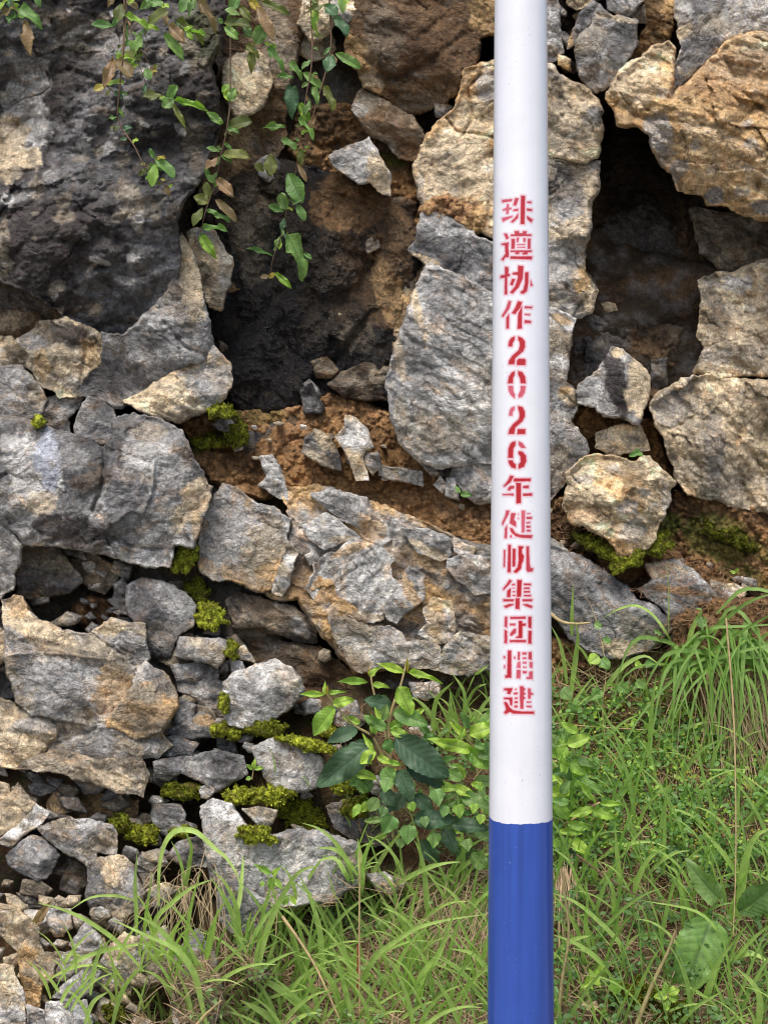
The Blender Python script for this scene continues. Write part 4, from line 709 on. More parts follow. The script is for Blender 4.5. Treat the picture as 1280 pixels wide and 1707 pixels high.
plate('ochre edged grey plate between the earth and the pole', [(670, 884), (709, 880), (746, 897), (753, 922), (737, 934), (699, 920)], blobs=[(720, 920, 40, 8, -25, 'P', .7)])
plate('grey plate tucked against the left side of the pole', [(750, 934), (778, 925), (848, 939), (848, 983), (792, 990), (770, 971), (746, 947)])
plate('small ochre bordered plate above the one by the pole', [(757, 898), (792, 914), (786, 928), (758, 920)], c=('L', 'P'))
plate('wide pale slab along the foot of the bedrock ledge', [(546, 1032), (582, 1031), (613, 1048), (648, 1042), (668, 1056), (673, 1073), (709, 1069), (731, 1077), (735, 1119), (685, 1109), (620, 1112), (606, 1123), (586, 1112), (570, 1084)], c=('T', 'G'), grain=-25, blobs=[(660, 1080, 90, 20, -10, 'L', .5)], thick=18)
plate('pale slab by the pole at the foot of the bedrock ledge', [(738, 1084), (764, 1053), (848, 1070), (848, 1106), (778, 1127), (738, 1117)], c=('T', 'G'), grain=-20, thick=18)
plate('curly pale and ochre plate above the foot slab', [(698, 1056), (713, 1042), (706, 1015), (723, 998), (752, 1004), (758, 1043), (747, 1071), (720, 1071)], c=('L', 'P'), rough=1.2, blobs=[(725, 1030, 16, 30, 0, 'O', .6)])
plate('small grey plate at the left of the fan shaped one', [(509, 926), (524, 918), (532, 932), (517, 942)])
plate('tall narrow pale plate right of the blocky ochre rock', [(474, 897), (496, 921), (487, 950), (482, 975), (469, 994), (453, 987), (460, 963), (471, 929)], c=('L', 'T'), thick=18)
rk('dark brown shelf of rock below the blocky ochre rock', RK_, -.02, ('U', 'D'), [(395, 985), (440, 998), (490, 1008), (522, 1042), (528, 1069), (500, 1070), (460, 1056), (430, 1046), (388, 1046), (378, 1005)], thick=34, R=16, back=.35, grain=-35, strata=.8, blobs=[(500, 1045, 22, 12, -40, 'L', .6), (440, 1015, 50, 16, -25, 'B', .5)])
rk('brown streaky rock rising behind the shrub', RK_, .08, ('B', 'U'), [(385, 1060), (430, 1058), (470, 1070), (530, 1078), (585, 1120), (640, 1120), (720, 1118), (850, 1120), (850, 1180), (700, 1175), (620, 1180), (520, 1170), (440, 1110), (390, 1100)], thick=20, R=20, back=.3, grain=-25, strata=.6, blobs=[(470, 1100, 50, 14, -15, 'N', .6), (700, 1150, 60, 20, 0, 'G', .6)])
rk('pale egg shaped pebble in the brown streaky rock', 'pebble', -.02, ('L', 'T'), [(531, 1087), (540, 1082), (549, 1086), (550, 1098), (540, 1103), (532, 1099)], thick=10, R=8, rough=.3)
rk('pale grey stone low behind the tip of the tallest shrub shoot', ST, -.06, ('G', 'L'), [(682, 1138), (705, 1140), (731, 1135), (734, 1160), (710, 1166), (690, 1162)], thick=14, R=7)
rk('blue grey stone behind the left arm of the shrub', ST, -.10, ('L', 'G'), [(562, 1188), (592, 1169), (598, 1187), (616, 1201), (592, 1216), (560, 1208)], thick=18, R=8)
rk('small round stone left of the shrub above the moss', ST, -.10, ('G', 'T'), [(503, 1173), (518, 1165), (533, 1168), (534, 1187), (510, 1191)], thick=14, R=8)
rk('pale stone behind the grass tuft beside the shrub', ST, -.08, ('T', 'L'), [(682, 1214), (720, 1210), (728, 1233), (705, 1240), (690, 1236)], thick=14, R=7)
rk('light grey stone glimpsed under the dark shrub leaves', ST, -.12, ('L', 'G'), [(612, 1300), (628, 1294), (642, 1302), (638, 1328), (620, 1324)], thick=14, R=7)
rk('pale stone lying in the grass below the heart shaped leaves', ST, -.12, ('L', 'H'), [(609, 1460), (640, 1455), (673, 1473), (655, 1491), (627, 1485)], thick=16, R=8)
rk('dark rock behind the moss right of the pale rounded boulder', RK_, -.12, ('K', 'U'), [(545, 1345), (580, 1330), (640, 1345), (665, 1385), (640, 1410), (590, 1400), (560, 1380)], thick=20, R=12)
rk('grey brown stone between the moss and the shrub foot', ST, -.12, ('T', 'U'), [(565, 1250), (600, 1240), (620, 1262), (600, 1290), (570, 1285)], thick=16, R=9)

# --- filler stones: pieces of the rock face, wedged in the joints
def inp(u, v, P):
    c = False; j = len(P) - 1
    for i in range(len(P)):
        if (P[i][1] > v) != (P[j][1] > v) and u < (P[j][0] - P[i][0]) * (v - P[i][1]) / (P[j][1] - P[i][1]) + P[i][0]: c = not c
        j = i
    return c
def inpoly_any(u, v, polys): return any(inp(u, v, p) for p in polys)
def filler(zone, n, size, d, pal, seed, name='stone', yf=None):
    rr = random.Random(seed); us = [p[0] for p in zone]; vs = [p[1] for p in zone]; pts = []
    tries = 0
    while len(pts) < n and tries < n * 60:
        tries += 1
        u, v = rr.uniform(min(us), max(us)), rr.uniform(min(vs), max(vs))
        if not inpoly_any(u, v, [zone]): continue
        s = rr.uniform(*size)
        if any(math.hypot(u - a, v - b) < (s + c) * 0.72 for a, b, c in pts): continue
        pts.append((u, v, s))
    for u, v, s in pts:
        k = rr.randint(4, 6); a0 = rr.random() * 6.28; el = rr.uniform(.38, .72); an = rr.uniform(-.25, .75)
        P = []
        for i in range(k):
            a = a0 + i * 2 * math.pi / k + rr.uniform(-.3, .3); r = s * rr.uniform(.8, 1.12)
            x, y = r * math.cos(a), r * el * math.sin(a)
            P.append((u + x * math.cos(an) - y * math.sin(an), v + x * math.sin(an) + y * math.cos(an)))
        c = rr.choice(pal)
        rk(None, ST, d + rr.uniform(-.02, .02) + (yf(u, v) if yf else 0), c, P, name=name, parent=cliff, thick=s * .8, R=s * .26, step=2.4, rough=1.0, back=.08, seed=rr.randint(1, 999))
filler([(300, -60), (900, -60), (840, 100), (700, 400), (640, 640), (380, 680), (330, 400)], 26, (16, 34), .07, [('B', 'U'), ('U', 'K'), ('B', 'E')], 31)
GP = [('G', 'K'), ('G', 'T'), ('K', 'G'), ('T', 'U'), ('L', 'G'), ('U', 'K')]
filler([(-60, 880), (340, 900), (340, 1000), (380, 1100), (400, 1250), (260, 1400), (-60, 1420)], 85, (14, 38), -.02, GP, 11)
filler([(-60, 1280), (250, 1280), (340, 1340), (350, 1500), (250, 1560), (-60, 1560)], 46, (13, 32), -.03, [('U', 'K'), ('T', 'U'), ('G', 'K')], 12)
filler([(-60, 1500), (160, 1500), (230, 1570), (240, 1720), (-60, 1730)], 70, (14, 34), -.20, [('L', 'T'), ('P', 'T'), ('L', 'G'), ('T', 'L'), ('T', 'P')], 13)
filler([(310, 1000), (400, 1060), (520, 1180), (440, 1260), (300, 1300), (280, 1150)], 26, (11, 24), -.05, GP, 14)
filler([(905, -60), (1010, -60), (960, 100), (930, 160), (905, 160)], 12, (12, 22), .03, [('G', 'K'), ('O', 'B'), ('T', 'G')], 15)
filler([(380, 1180), (600, 1180), (620, 1330), (560, 1400), (420, 1360)], 18, (8, 16), -.10, GP, 16)
filler([(130, 995), (245, 1000), (235, 1045), (150, 1040)], 12, (7, 13), -.02, [('G', 'K'), ('K', 'G')], 18)
filler([(905, 840), (960, 900), (1200, 930), (1260, 990), (1100, 920), (920, 910)], 14, (5, 9), -.07, [('L', 'G'), ('G', 'T'), ('L', 'P')], 19)
filler([(350, 720), (480, 690), (640, 740), (800, 840), (800, 870), (620, 800), (400, 790)], 14, (4, 8), -.07, [('L', 'G'), ('G', 'T'), ('T', 'U')], 20)
filler([(-500, 500), (-100, 500), (-100, 1600), (-500, 1600)], 16, (50, 90), -.12, GP, 21)
filler([(-460, -100), (-120, -100), (-120, 480), (-460, 480)], 8, (70, 110), -.1, [('D', 'K'), ('K', 'G')], 22)
filler([(1390, 0), (1750, 0), (1750, 900), (1390, 900)], 14, (70, 120), -.1, [('O', 'P'), ('T', 'G'), ('P', 'T')], 23)

# ================================================================== lamp post with stencilled lettering
PD = 2.3; PX = (867.8 - CU) / F * PD
def prad(z):
    v = CV - z / PD * F
    return (np.interp(v, [-4000, 0, 1707, 3000], [43.5 - 27, 43.5, 55, 63.5])) / F * PD * 0.9994
ZB = -(1375 - CV) / F * (PD - 0.06)
def paint_material(name, base, streak, scratch):
    m, n, l, b = new_mat(name)
    geo = n.new('ShaderNodeNewGeometry'); pos = geo.outputs['Position']
    mp = n.new('ShaderNodeMapping'); mp.inputs['Scale'].default_value = (90, 90, 2.5); l.new(pos, mp.inputs[0])
    n1 = noise(n, l, mp.outputs[0], 1.0, 4, 0.6); r1 = ramp(n, [(0.3, 1 - streak), (0.7, 1 + streak * .6)]); l.new(n1, r1.inputs[0])
    n2 = noise(n, l, pos, 14, 4, 0.6); r2 = ramp(n, [(0.35, 0.955), (0.65, 1.02)]); l.new(n2, r2.inputs[0])
    at = N(n, 'ShaderNodeAttribute', attribute_name='Col')
    c = mixc(n, l, 'MIX', at.outputs['Alpha'], base, at.outputs['Color']) if name == 'white_paint' else mixc(n, l, 'MULTIPLY', 1, base, (1., 1., 1.))
    c = mixc(n, l, 'MULTIPLY', 1, c, r1.outputs[0]); c = mixc(n, l, 'MULTIPLY', 1, c, r2.outputs[0])
    n3 = noise(n, l, pos, 210, 2, 0.5); r3 = ramp(n, [(0.725, 0.0), (0.745, 0.6)]); l.new(n3, r3.inputs[0])
    c = mixc(n, l, 'MIX', r3.outputs[0], c, scratch)
    ms = n.new('ShaderNodeMapping'); ms.inputs['Scale'].default_value = (60, 60, 25); ms.inputs['Rotation'].default_value = (0, .6, 0); l.new(pos, ms.inputs[0])
    n4 = noise(n, l, ms.outputs[0], 1, 5, 0.7, 1.5); r4 = ramp(n, [(0.70, 0.0), (0.74, 0.35 if name != 'white_paint' else 0.10)]); l.new(n4, r4.inputs[0])
    c = mixc(n, l, 'MIX', r4.outputs[0], c, scratch)
    l.new(c, b.inputs['Base Color']); b.inputs['Roughness'].default_value = 0.30
    b.inputs['Specular IOR Level'].default_value = 0.45; b.inputs['Coat Weight'].default_value = 0.25; b.inputs['Coat Roughness'].default_value = 0.18
    bp = n.new('ShaderNodeBump'); bp.inputs['Strength'].default_value = 0.06; bp.inputs['Distance'].default_value = 0.001
    mb = n.new('ShaderNodeMapping'); mb.inputs['Scale'].default_value = (25, 25, 160); l.new(pos, mb.inputs[0])
    l.new(noise(n, l, mb.outputs[0], 1, 3, 0.6), bp.inputs['Height']); l.new(bp.outputs[0], b.inputs['Normal'])
    return m
WHITE = paint_material('white_paint', (0.78, 0.78, 0.815), 0.02, (0.25, 0.24, 0.26))
BLUE = paint_material('blue_paint', (0.028, 0.078, 0.36), 0.18, (0.25, 0.32, 0.62))
post = tag(empty('lamp_post', (PX, PD, -1.6)), 'tall white painted post with red stencilled lettering and a blue lower section', 'post')
def tube(z0, z1, mat, name, edge=None, dz=0.05, grow=0.0):
    na = 96; zs = np.arange(z0, z1 + dz * .5, (z1 - z0) / max(1, round((z1 - z0) / dz)))
    an = np.arange(na) * 2 * np.pi / na; V = []
    for z in zs:
        zz = np.full(na, z)
        if edge is not None and z == zs[edge]: zz = zz + 0.0012 * np.sin(an * 3 + 1) + 0.0005 * np.sin(an * 13) + 0.0004 * np.sin(an * 31 + 2)
        r = prad(zz) + grow
        V.append(np.stack([PX + r * np.sin(an), PD - r * np.cos(an), zz], -1))
    V = np.concatenate(V); nz = len(zs); i, j = np.meshgrid(np.arange(nz - 1), np.arange(na), indexing='ij'); i = i.ravel(); j = j.ravel(); k = (j + 1) % na
    me = mesh_np(name, V, np.stack([i * na + j, i * na + k, (i + 1) * na + k, (i + 1) * na + j], -1), loc=(PX, PD, -1.6), col=np.tile([.8, .8, .8, 0.0], (len(V), 1)))
    return link(name, me, mat, post, (PX, PD, -1.6))
tube(ZB - 0.03, 4.2, WHITE, 'white_shaft')
tube(-1.585, ZB, BLUE, 'blue_band', edge=-1, grow=0.0005)
# foot plate with bolts (below the picture)
import bmesh
def bm_obj(name, fn, mat, parent, smooth=False):
    bm = bmesh.new(); fn(bm); me = bpy.data.meshes.new(name); bm.to_mesh(me); bm.free()
    for p in me.polygons: p.use_smooth = smooth
    return link(name, me, mat, parent, tuple(parent.location))
ms_, ns_, ls_, bs_ = new_mat('galvanised_steel'); bs_.inputs['Base Color'].default_value = (.35, .36, .37, 1); bs_.inputs['Metallic'].default_value = .8; bs_.inputs['Roughness'].default_value = .5
def _plate(bm): bmesh.ops.create_cube(bm, size=1, matrix=Matrix.Translation((0, 0, .008)) @ Matrix.Diagonal((.26, .26, .016, 1)))
bm_obj('foot_plate', _plate, ms_, post)
for sx in (-1, 1):
    for sy in (-1, 1):
        def _b(bm, sx=sx, sy=sy): bmesh.ops.create_cone(bm, cap_ends=True, segments=6, radius1=.014, radius2=.014, depth=.02, matrix=Matrix.Translation((sx * .1, sy * .1, .026)))
        bm_obj('bolt', _b, ms_, post)

# stencil strokes: (origin v, [(polygon in 6.83x enlarged pixels), density])
K_ = 888 / 130.0
GLY = [
 (310, [([(250,155),(368,145),(362,170),(255,185)],.7),([(260,262),(300,245),(305,205),(330,205),(328,245),(362,240),(355,262),(328,270),(325,315),(298,315),(298,272),(262,280)],.55),([(248,360),(375,335),(368,350),(260,405)],.6),([(400,135),(440,138),(410,220),(380,215)],.9),([(385,265),(435,255),(432,280),(378,280)],.85),([(435,310),(430,360),(375,412),(352,405),(405,350)],.9),([(468,108),(512,110),(505,430),(462,430)],1),([(538,175),(580,172),(582,192),(540,190)],.9),([(535,255),(594,260),(590,282),(535,278)],.9),([(535,340),(555,350),(600,380),(582,412),(540,375)],.9)]),
 (310, [([(275,540),(305,540),(328,590),(300,605)],.85),([(245,655),(325,640),(320,700),(328,780),(325,805),(285,810),(265,845),(245,835),(290,770),(285,670),(250,670)],.95),([(350,550),(400,548),(395,512),(440,510),(445,535),(485,535),(490,512),(530,515),(525,545),(585,550),(583,565),(350,568)],.9),([(360,600),(397,600),(392,710),(358,710)],.9),([(415,590),(445,585),(435,635),(418,635)],.7),([(492,590),(518,590),(515,635),(495,630)],.7),([(418,660),(515,655),(515,670),(418,672)],.5),([(420,688),(515,688),(515,702),(420,702)],.5),([(545,598),(575,598),(572,712),(545,710)],.85),([(348,732),(590,730),(585,748),(545,750),(540,775),(490,778),(478,765),(510,750),(450,750),(440,775),(400,770),(410,750),(350,748)],.9),([(348,800),(595,800),(585,833),(348,825)],1)]),
 (310, [([(285,920),(322,922),(322,1000),(340,1000),(338,1020),(308,1030),(308,1230),(280,1232),(285,1040),(232,1045),(235,1020),(285,1008)],.95),([(435,905),(492,910),(490,980),(485,1050),(440,1150),(370,1225),(345,1210),(400,1140),(430,1050),(432,1010),(372,1005),(378,985),(432,978)],1),([(365,1055),(398,1060),(370,1130),(345,1120)],1),([(513,982),(550,982),(548,1100),(535,1190),(500,1222),(465,1220),(463,1202),(495,1180),(512,1100)],1),([(575,1065),(600,1130),(575,1140)],.75)]),
 (310, [([(325,1308),(355,1312),(335,1390),(265,1490),(248,1480),(300,1385)],.8),([(330,1455),(328,1620),(300,1622),(300,1500)],.95),([(432,1308),(478,1320),(460,1380),(400,1455),(362,1445),(400,1390)],1),([(478,1370),(475,1620),(428,1625),(435,1450)],1),([(510,1370),(593,1372),(590,1390),(508,1390)],.9),([(508,1450),(572,1455),(568,1475),(508,1470)],.6),([(510,1525),(582,1535),(578,1560),(505,1560)],.85)]),
 (550, [([(395,72),(392,110),(370,150),(365,185),(325,185),(330,130),(355,90)],1),([(435,72),(480,90),(510,130),(512,190),(490,240),(400,320),(390,388),(325,388),(330,350),(370,290),(440,230),(455,180),(450,130),(435,110)],1),([(420,350),(440,328),(505,328),(518,340),(515,397),(418,397)],1)]),
 (550, [([(395,470),(392,515),(375,545),(372,605),(318,605),(330,530),(360,485)],1),([(435,465),(480,480),(512,530),(520,605),(465,605),(455,545),(435,510)],1),([(322,635),(375,635),(380,700),(398,735),(395,780),(350,740),(325,690)],.6),([(462,635),(520,635),(510,710),(480,760),(440,775),(435,740),(460,690)],.62)]),
 (550, [([(395,868),(392,905),(372,940),(370,975),(328,975),(338,910),(360,880)],.55),([(435,865),(485,880),(508,930),(508,985),(480,1040),(400,1110),(388,1183),(325,1183),(335,1130),(380,1070),(440,1020),(452,975),(445,920),(435,900)],1),([(430,1128),(515,1130),(513,1183),(425,1185)],1)]),
 (550, [([(405,1270),(402,1310),(378,1350),(375,1455),(320,1455),(325,1350),(350,1290),(380,1272)],1),([(440,1268),(480,1285),(518,1340),(475,1345),(440,1310)],.7),([(325,1485),(370,1485),(380,1510),(405,1530),(405,1578),(360,1565),(330,1520)],1),([(440,1382),(480,1385),(520,1430),(525,1490),(500,1555),(440,1580),(438,1535),(465,1500),(462,1440),(438,1410)],1)]),
 (780, [([(345,88),(382,95),(350,160),(275,215),(270,205),(315,150)],.95),([(385,120),(575,122),(572,150),(540,150),(385,155)],1),([(412,170),(465,172),(465,400),(415,403)],1),([(345,205),(388,205),(385,235),(350,238),(345,255),(315,255),(325,225)],.9),([(490,205),(555,200),(555,230),(490,230)],.9),([(258,298),(382,290),(382,315),(262,312)],.7),([(490,293),(593,290),(590,315),(490,317)],.95)]),
 (780, [([(300,485),(335,487),(325,530),(285,600),(258,655),(250,630),(285,550)],.75),([(308,650),(305,800),(280,800),(285,690)],.8),([(355,515),(405,518),(385,590),(410,620),(408,670),(370,650),(340,630)],.8),([(340,685),(370,690),(400,740),(450,762),(595,768),(585,800),(480,795),(410,780),(355,730)],.9),([(470,485),(515,485),(505,735),(475,735)],.55),([(535,515),(572,515),(570,525),(530,525)],.6),([(530,562),(590,560),(585,580),(530,580)],.9),([(530,620),(568,615),(568,630),(530,632)],.8),([(530,660),(570,660),(570,680),(530,680)],.85),([(530,705),(573,705),(573,725),(530,722)],.85),([(430,520),(445,510),(445,545),(430,540)],.3),([(425,565),(445,565),(445,585),(425,585)],.35),([(340,775),(360,760),(365,795),(345,795)],.6)]),
 (780, [([(270,935),(288,935),(285,1125),(268,1130)],.75),([(322,878),(350,880),(348,1192),(315,1188)],.95),([(372,922),(405,925),(400,1120),(368,1125)],.95),([(440,892),(492,895),(488,915),(475,925),(478,975),(498,1000),(490,1060),(475,1090),(465,1150),(415,1195),(382,1185),(430,1130),(440,1060),(438,960)],1),([(528,895),(557,897),(562,1080),(575,1140),(605,1145),(598,1180),(540,1185),(528,1150)],.85)]),
 (780, [([(335,1275),(362,1285),(330,1330),(268,1392),(262,1380),(300,1330)],.9),([(312,1400),(350,1370),(345,1470),(308,1472)],.95),([(365,1320),(398,1318),(398,1338),(362,1340)],.7),([(370,1362),(398,1362),(398,1378),(370,1378)],.4),([(368,1402),(402,1400),(402,1420),(368,1420)],.5),([(370,1445),(402,1445),(400,1462),(370,1462)],.6),([(425,1278),(475,1280),(465,1465),(420,1470)],1),([(500,1318),(580,1320),(578,1337),(500,1337)],.9),([(500,1363),(563,1363),(563,1380),(500,1380)],.85),([(500,1403),(567,1403),(565,1420),(500,1420)],.85),([(500,1448),(580,1448),(578,1464),(500,1464)],.85),([(265,1497),(385,1497),(383,1520),(268,1520)],.9),([(485,1498),(597,1497),(590,1520),(485,1520)],.9),([(405,1487),(450,1487),(448,1608),(405,1605)],.95),([(275,1575),(330,1552),(382,1552),(380,1562),(290,1597)],.9),([(488,1555),(540,1552),(597,1575),(585,1597),(530,1580)],.85)]),
 (960, [([(285,467),(310,467),(308,590),(280,575)],.85),([(280,615),(308,630),(308,770),(278,765)],.85),([(345,468),(518,465),(518,490),(345,492)],.85),([(342,545),(402,543),(402,568),(342,565)],.7),([(442,515),(478,515),(480,545),(520,545),(518,568),(482,570),(480,708),(410,708),(412,695),(440,688)],1),([(385,605),(412,605),(405,650),(360,683),(342,680),(345,660)],.85),([(340,732),(525,732),(523,757),(340,757)],.85),([(550,468),(585,468),(582,600),(552,585)],.95),([(552,625),(587,632),(583,775),(550,770)],.95)]),
 (960, [([(318,855),(355,855),(355,1160),(290,1162),(288,1135),(310,1130)],.95),([(270,918),(285,918),(285,940),(270,940)],.8),([(275,1020),(288,1020),(285,1050),(275,1055)],.6),([(388,920),(402,920),(398,945),(388,945)],.7),([(432,868),(455,872),(450,960),(430,955)],.8),([(425,985),(460,978),(460,1055),(415,1045)],.55),([(420,1070),(462,1075),(458,1170),(415,1168)],.7),([(482,875),(530,875),(525,897),(482,897)],.75),([(488,930),(528,930),(528,950),(485,950)],.6),([(488,980),(530,980),(528,1003),(488,1003)],.55),([(488,1035),(530,1035),(525,1052),(488,1050)],.5),([(487,1088),(532,1088),(530,1110),(487,1110)],.75),([(555,870),(587,870),(587,955),(552,950)],.85),([(562,980),(600,985),(595,1055),(562,1045)],.55),([(560,1090),(600,1090),(597,1178),(530,1175),(530,1155),(560,1150)],.65)]),
 (960, [([(275,1285),(365,1280),(368,1295),(340,1350),(308,1340),(320,1310),(275,1303)],.95),([(275,1390),(365,1388),(368,1420),(362,1480),(345,1470),(335,1410),(275,1405)],.95),([(290,1440),(310,1450),(340,1505),(380,1535),(470,1548),(615,1548),(612,1573),(380,1570),(340,1550),(290,1575),(275,1560),(300,1520),(275,1445)],.95),([(400,1290),(415,1285),(415,1300),(398,1302)],.7),([(385,1335),(425,1330),(425,1350),(385,1350)],.85),([(395,1390),(428,1385),(428,1402),(395,1405)],.8),([(395,1430),(428,1430),(425,1450),(392,1450)],.85),([(392,1480),(425,1478),(425,1500),(390,1500)],.85),([(455,1260),(495,1262),(498,1280),(513,1285),(513,1300),(498,1310),(500,1330),(515,1335),(515,1350),(497,1360),(497,1380),(513,1385),(513,1400),(495,1405),(492,1515),(460,1515),(455,1380)],.8),([(545,1285),(578,1288),(578,1335),(605,1338),(603,1355),(575,1358),(575,1400),(548,1400)],.7),([(530,1432),(580,1432),(578,1447),(530,1447)],.65),([(530,1482),(585,1482),(583,1500),(530,1497)],.75)]),
]
for ov, strokes in GLY:
    SP = [([(800 + x / K_, ov + y / K_) for x, y in p], dn) for p, dn in strokes]
    allp = np.array([q for p, _ in SP for q in p]); st = 0.8
    u0, v0 = allp.min(0) - 5; u1, v1 = allp.max(0) + 5
    nx, ny = int((u1 - u0) / st) + 1, int((v1 - v0) / st) + 1
    U, V_ = np.meshgrid(u0 + st * np.arange(nx), v0 + st * np.arange(ny))
    U, V_ = U.ravel(), V_.ravel(); dens = np.zeros(len(U)); halo = np.zeros(len(U))
    wob = 0.35 * perlin(U / 4, V_ / 4, 3)
    for p, dn in SP:
        s = sdpoly(U, V_, p) + wob + 0.2
        k = sstep(-0.75, 0.75, s)
        fade = dn * (1 - (1 - dn) * 0.8 * np.clip(perlin(U / 14, V_ / 14, 8), 0, 1))
        dens = np.maximum(dens, k * np.clip(fade, 0, 1)); halo = np.maximum(halo, dn * 0.34 * np.exp(-np.maximum(-s, 0) / 1.9))
    den = np.maximum(dens, halo * sstep(4.9, 2.5, np.maximum(0, -np.log(np.maximum(halo, 1e-6) / .34) * 1.9)))
    keep = den.reshape(ny, nx) > 0.025
    q = keep[:-1, :-1] | keep[1:, :-1] | keep[:-1, 1:] | keep[1:, 1:]; i, j = np.nonzero(q)
    Q = np.stack([i * nx + j, (i + 1) * nx + j, (i + 1) * nx + j + 1, i * nx + j + 1], -1)
    used, inv = np.unique(Q, return_inverse=True); Q = inv.reshape(-1, 4); u, v, dd = U[used], V_[used], den[used]
    ax, az = (u - CU) / F, -(v - CV) / F           # where each sight line meets the round surface
    Y = np.full(len(u), PD)
    for _ in range(3):
        r = prad(az * Y) + 0.00015; a = 1 + ax * ax; b = PX * ax + PD; c = PX * PX + PD * PD - r * r
        Y = (b - np.sqrt(np.maximum(b * b - a * c, 0))) / a
    Vv = np.stack([ax * Y, Y, az * Y], -1)
    dd = np.clip(dd, 0, 1) ** .85; red = np.array((.42, .004, .012)); wh = np.array((.78, .78, .815)); pk = np.array((.62, .12, .18))
    col = np.where(dd[:, None] < .5, wh + (pk - wh) * dd[:, None] * 2, pk + (red - pk) * (dd[:, None] * 2 - 1))
    loc = Vv.mean(0)
    me = mesh_np('character', Vv, Q, loc=loc, col=np.concatenate([col, np.ones((len(u), 1))], 1))
    link('character', me, WHITE, post, Vector(loc))

# ================================================================== plants
RNG = random.Random(5)
def leaf_mesh(name, shape, nl=12, nw=5, fold=0.18, curl=0.25, wave=0.05, veins=7, bend=0.0):
    """unit leaf: base at origin, tip at +Y 1, half width 0.5, face +Z"""
    V, Cc, Qd = [], [], []
    ts = np.linspace(0, 1, nl + 1)
    for t in ts:
        w_ = shape(t)
        for k in range(-nw, nw + 1):
            s = k / nw; a = abs(s); ph = veins * (t - 0.20 * a) - .1; fr = abs((ph % 1.0) - .5) * 2       # fr = 1 on a side vein
            z = fold * a * w_ * 0.9 - curl * t * t - 0.016 * max(0, fr - .45) * min(1, a * 5) * min(1, w_ * 3) + wave * math.sin(t * 9 + (2 if s > 0 else 0)) * a * a + .02 * wave * 10 * math.sin(t * 23 + s * 3) * a ** 3
            V.append((s * w_ * 0.5 * (1 + (.03 * math.sin(t * 60) if nl > 20 else 0)) + bend * t * t, t + (.02 * a if nl > 20 else 0), z))
            vein = max(max(0, 1 - a * max(nw, 9)), 0.75 * max(0, (fr - .8) / .2) * min(1, w_ * 2.5))
            Cc.append((vein, t, 0, 1))
    nn = 2 * nw + 1
    for i in range(nl):
        for k in range(2 * nw):
            a = i * nn + k; Qd.append((a, a + 1, a + nn + 1, a + nn))
    return mesh_np(name, V, Qd, col=Cc)
S_OV = lambda t: max(0.0, math.sin(math.pi * min(1, t) ** 0.85)) ** 0.62
S_LAN = lambda t: max(0.0, math.sin(math.pi * t ** 0.8)) ** 1.1
S_OBO = lambda t: max(0.0, math.sin(math.pi * t ** 1.3)) ** 0.55
S_HRT = lambda t: (0.55 + 0.45 * math.sin(math.pi * min(1, t * 1.6) * .5) if t < 0.3 else 1) * max(0, 1 - t ** 2.2) * (1.0 if t > 0 else .6)
S_LOBE = lambda t: max(0.0, math.sin(math.pi * t ** 0.7)) * (0.72 + 0.28 * math.cos(t * 19))
LEAFM = dict(ov=[('ovate', S_OV, .10, .18), ('ovate', S_OV, .14, .4), ('ovate', S_OV, .06, .3)], lan=[('lance', S_LAN, .14, .2), ('lance', S_LAN, .12, .45)],
             obo=[('spoon', S_OBO, .09, .25), ('spoon', S_OBO, .13, .1), ('spoon', S_OV, .10, .45)], hrt=[('heart', S_HRT, .15, .2), ('heart', S_HRT, .22, .3)], lobe=[('lobed', S_LOBE, .15, .2)])
_cache = {}
def leaf(parent, base, tip, width, matk, kind='ov', Y=None, face=None, name='leaf', dY=None, smooth=12):
    """base, tip: photo pixels; Y: distance at the base; dY: how much nearer the tip is"""
    ub, vb = base; ut, vt = tip
    big = math.hypot(ut - ub, vt - vb) > 22; key = (kind, RNG.randrange(len(LEAFM[kind])), matk, big)
    if key not in _cache:
        nm, sh, fo, cu = LEAFM[kind][key[1]]
        me = leaf_mesh(nm + '_leaf', sh, fold=fo, curl=cu, nl=(64 if big else 16) if kind != 'lobe' else 30, nw=9 if big else 5, veins=9 if big else 5, wave=.05 + .05 * key[1]); me.materials.append(LM[matk]); _cache[key] = me
    L2 = math.hypot(ut - ub, vt - vb)
    if dY is None: dY = L2 / F * Y * RNG.uniform(.15, .6)
    p0 = Vector(wpos(np.array(ub), np.array(vb), np.array(Y)).tolist()); p1 = Vector(wpos(np.array(ut), np.array(vt), np.array(Y - dY)).tolist())
    ax = p1 - p0; L = ax.length; ax.normalize()
    up = Vector(face) if face else Vector((RNG.uniform(-.35, .35), -1, RNG.uniform(.1, .6)))
    nrm = (up - up.dot(ax) * ax).normalized(); sx = ax.cross(nrm)
    W = width / F * Y * 1.08
    M = Matrix.Identity(4)
    for r in range(3): M[r][0] = sx[r] * W; M[r][1] = ax[r] * L; M[r][2] = nrm[r] * L
    M.translation = p0
    o = bpy.data.objects.new(name, _cache[key]); COL.objects.link(o)
    if parent is not None: o.parent = parent; M.translation = p0 - parent.location
    o.matrix_local = M
    return o
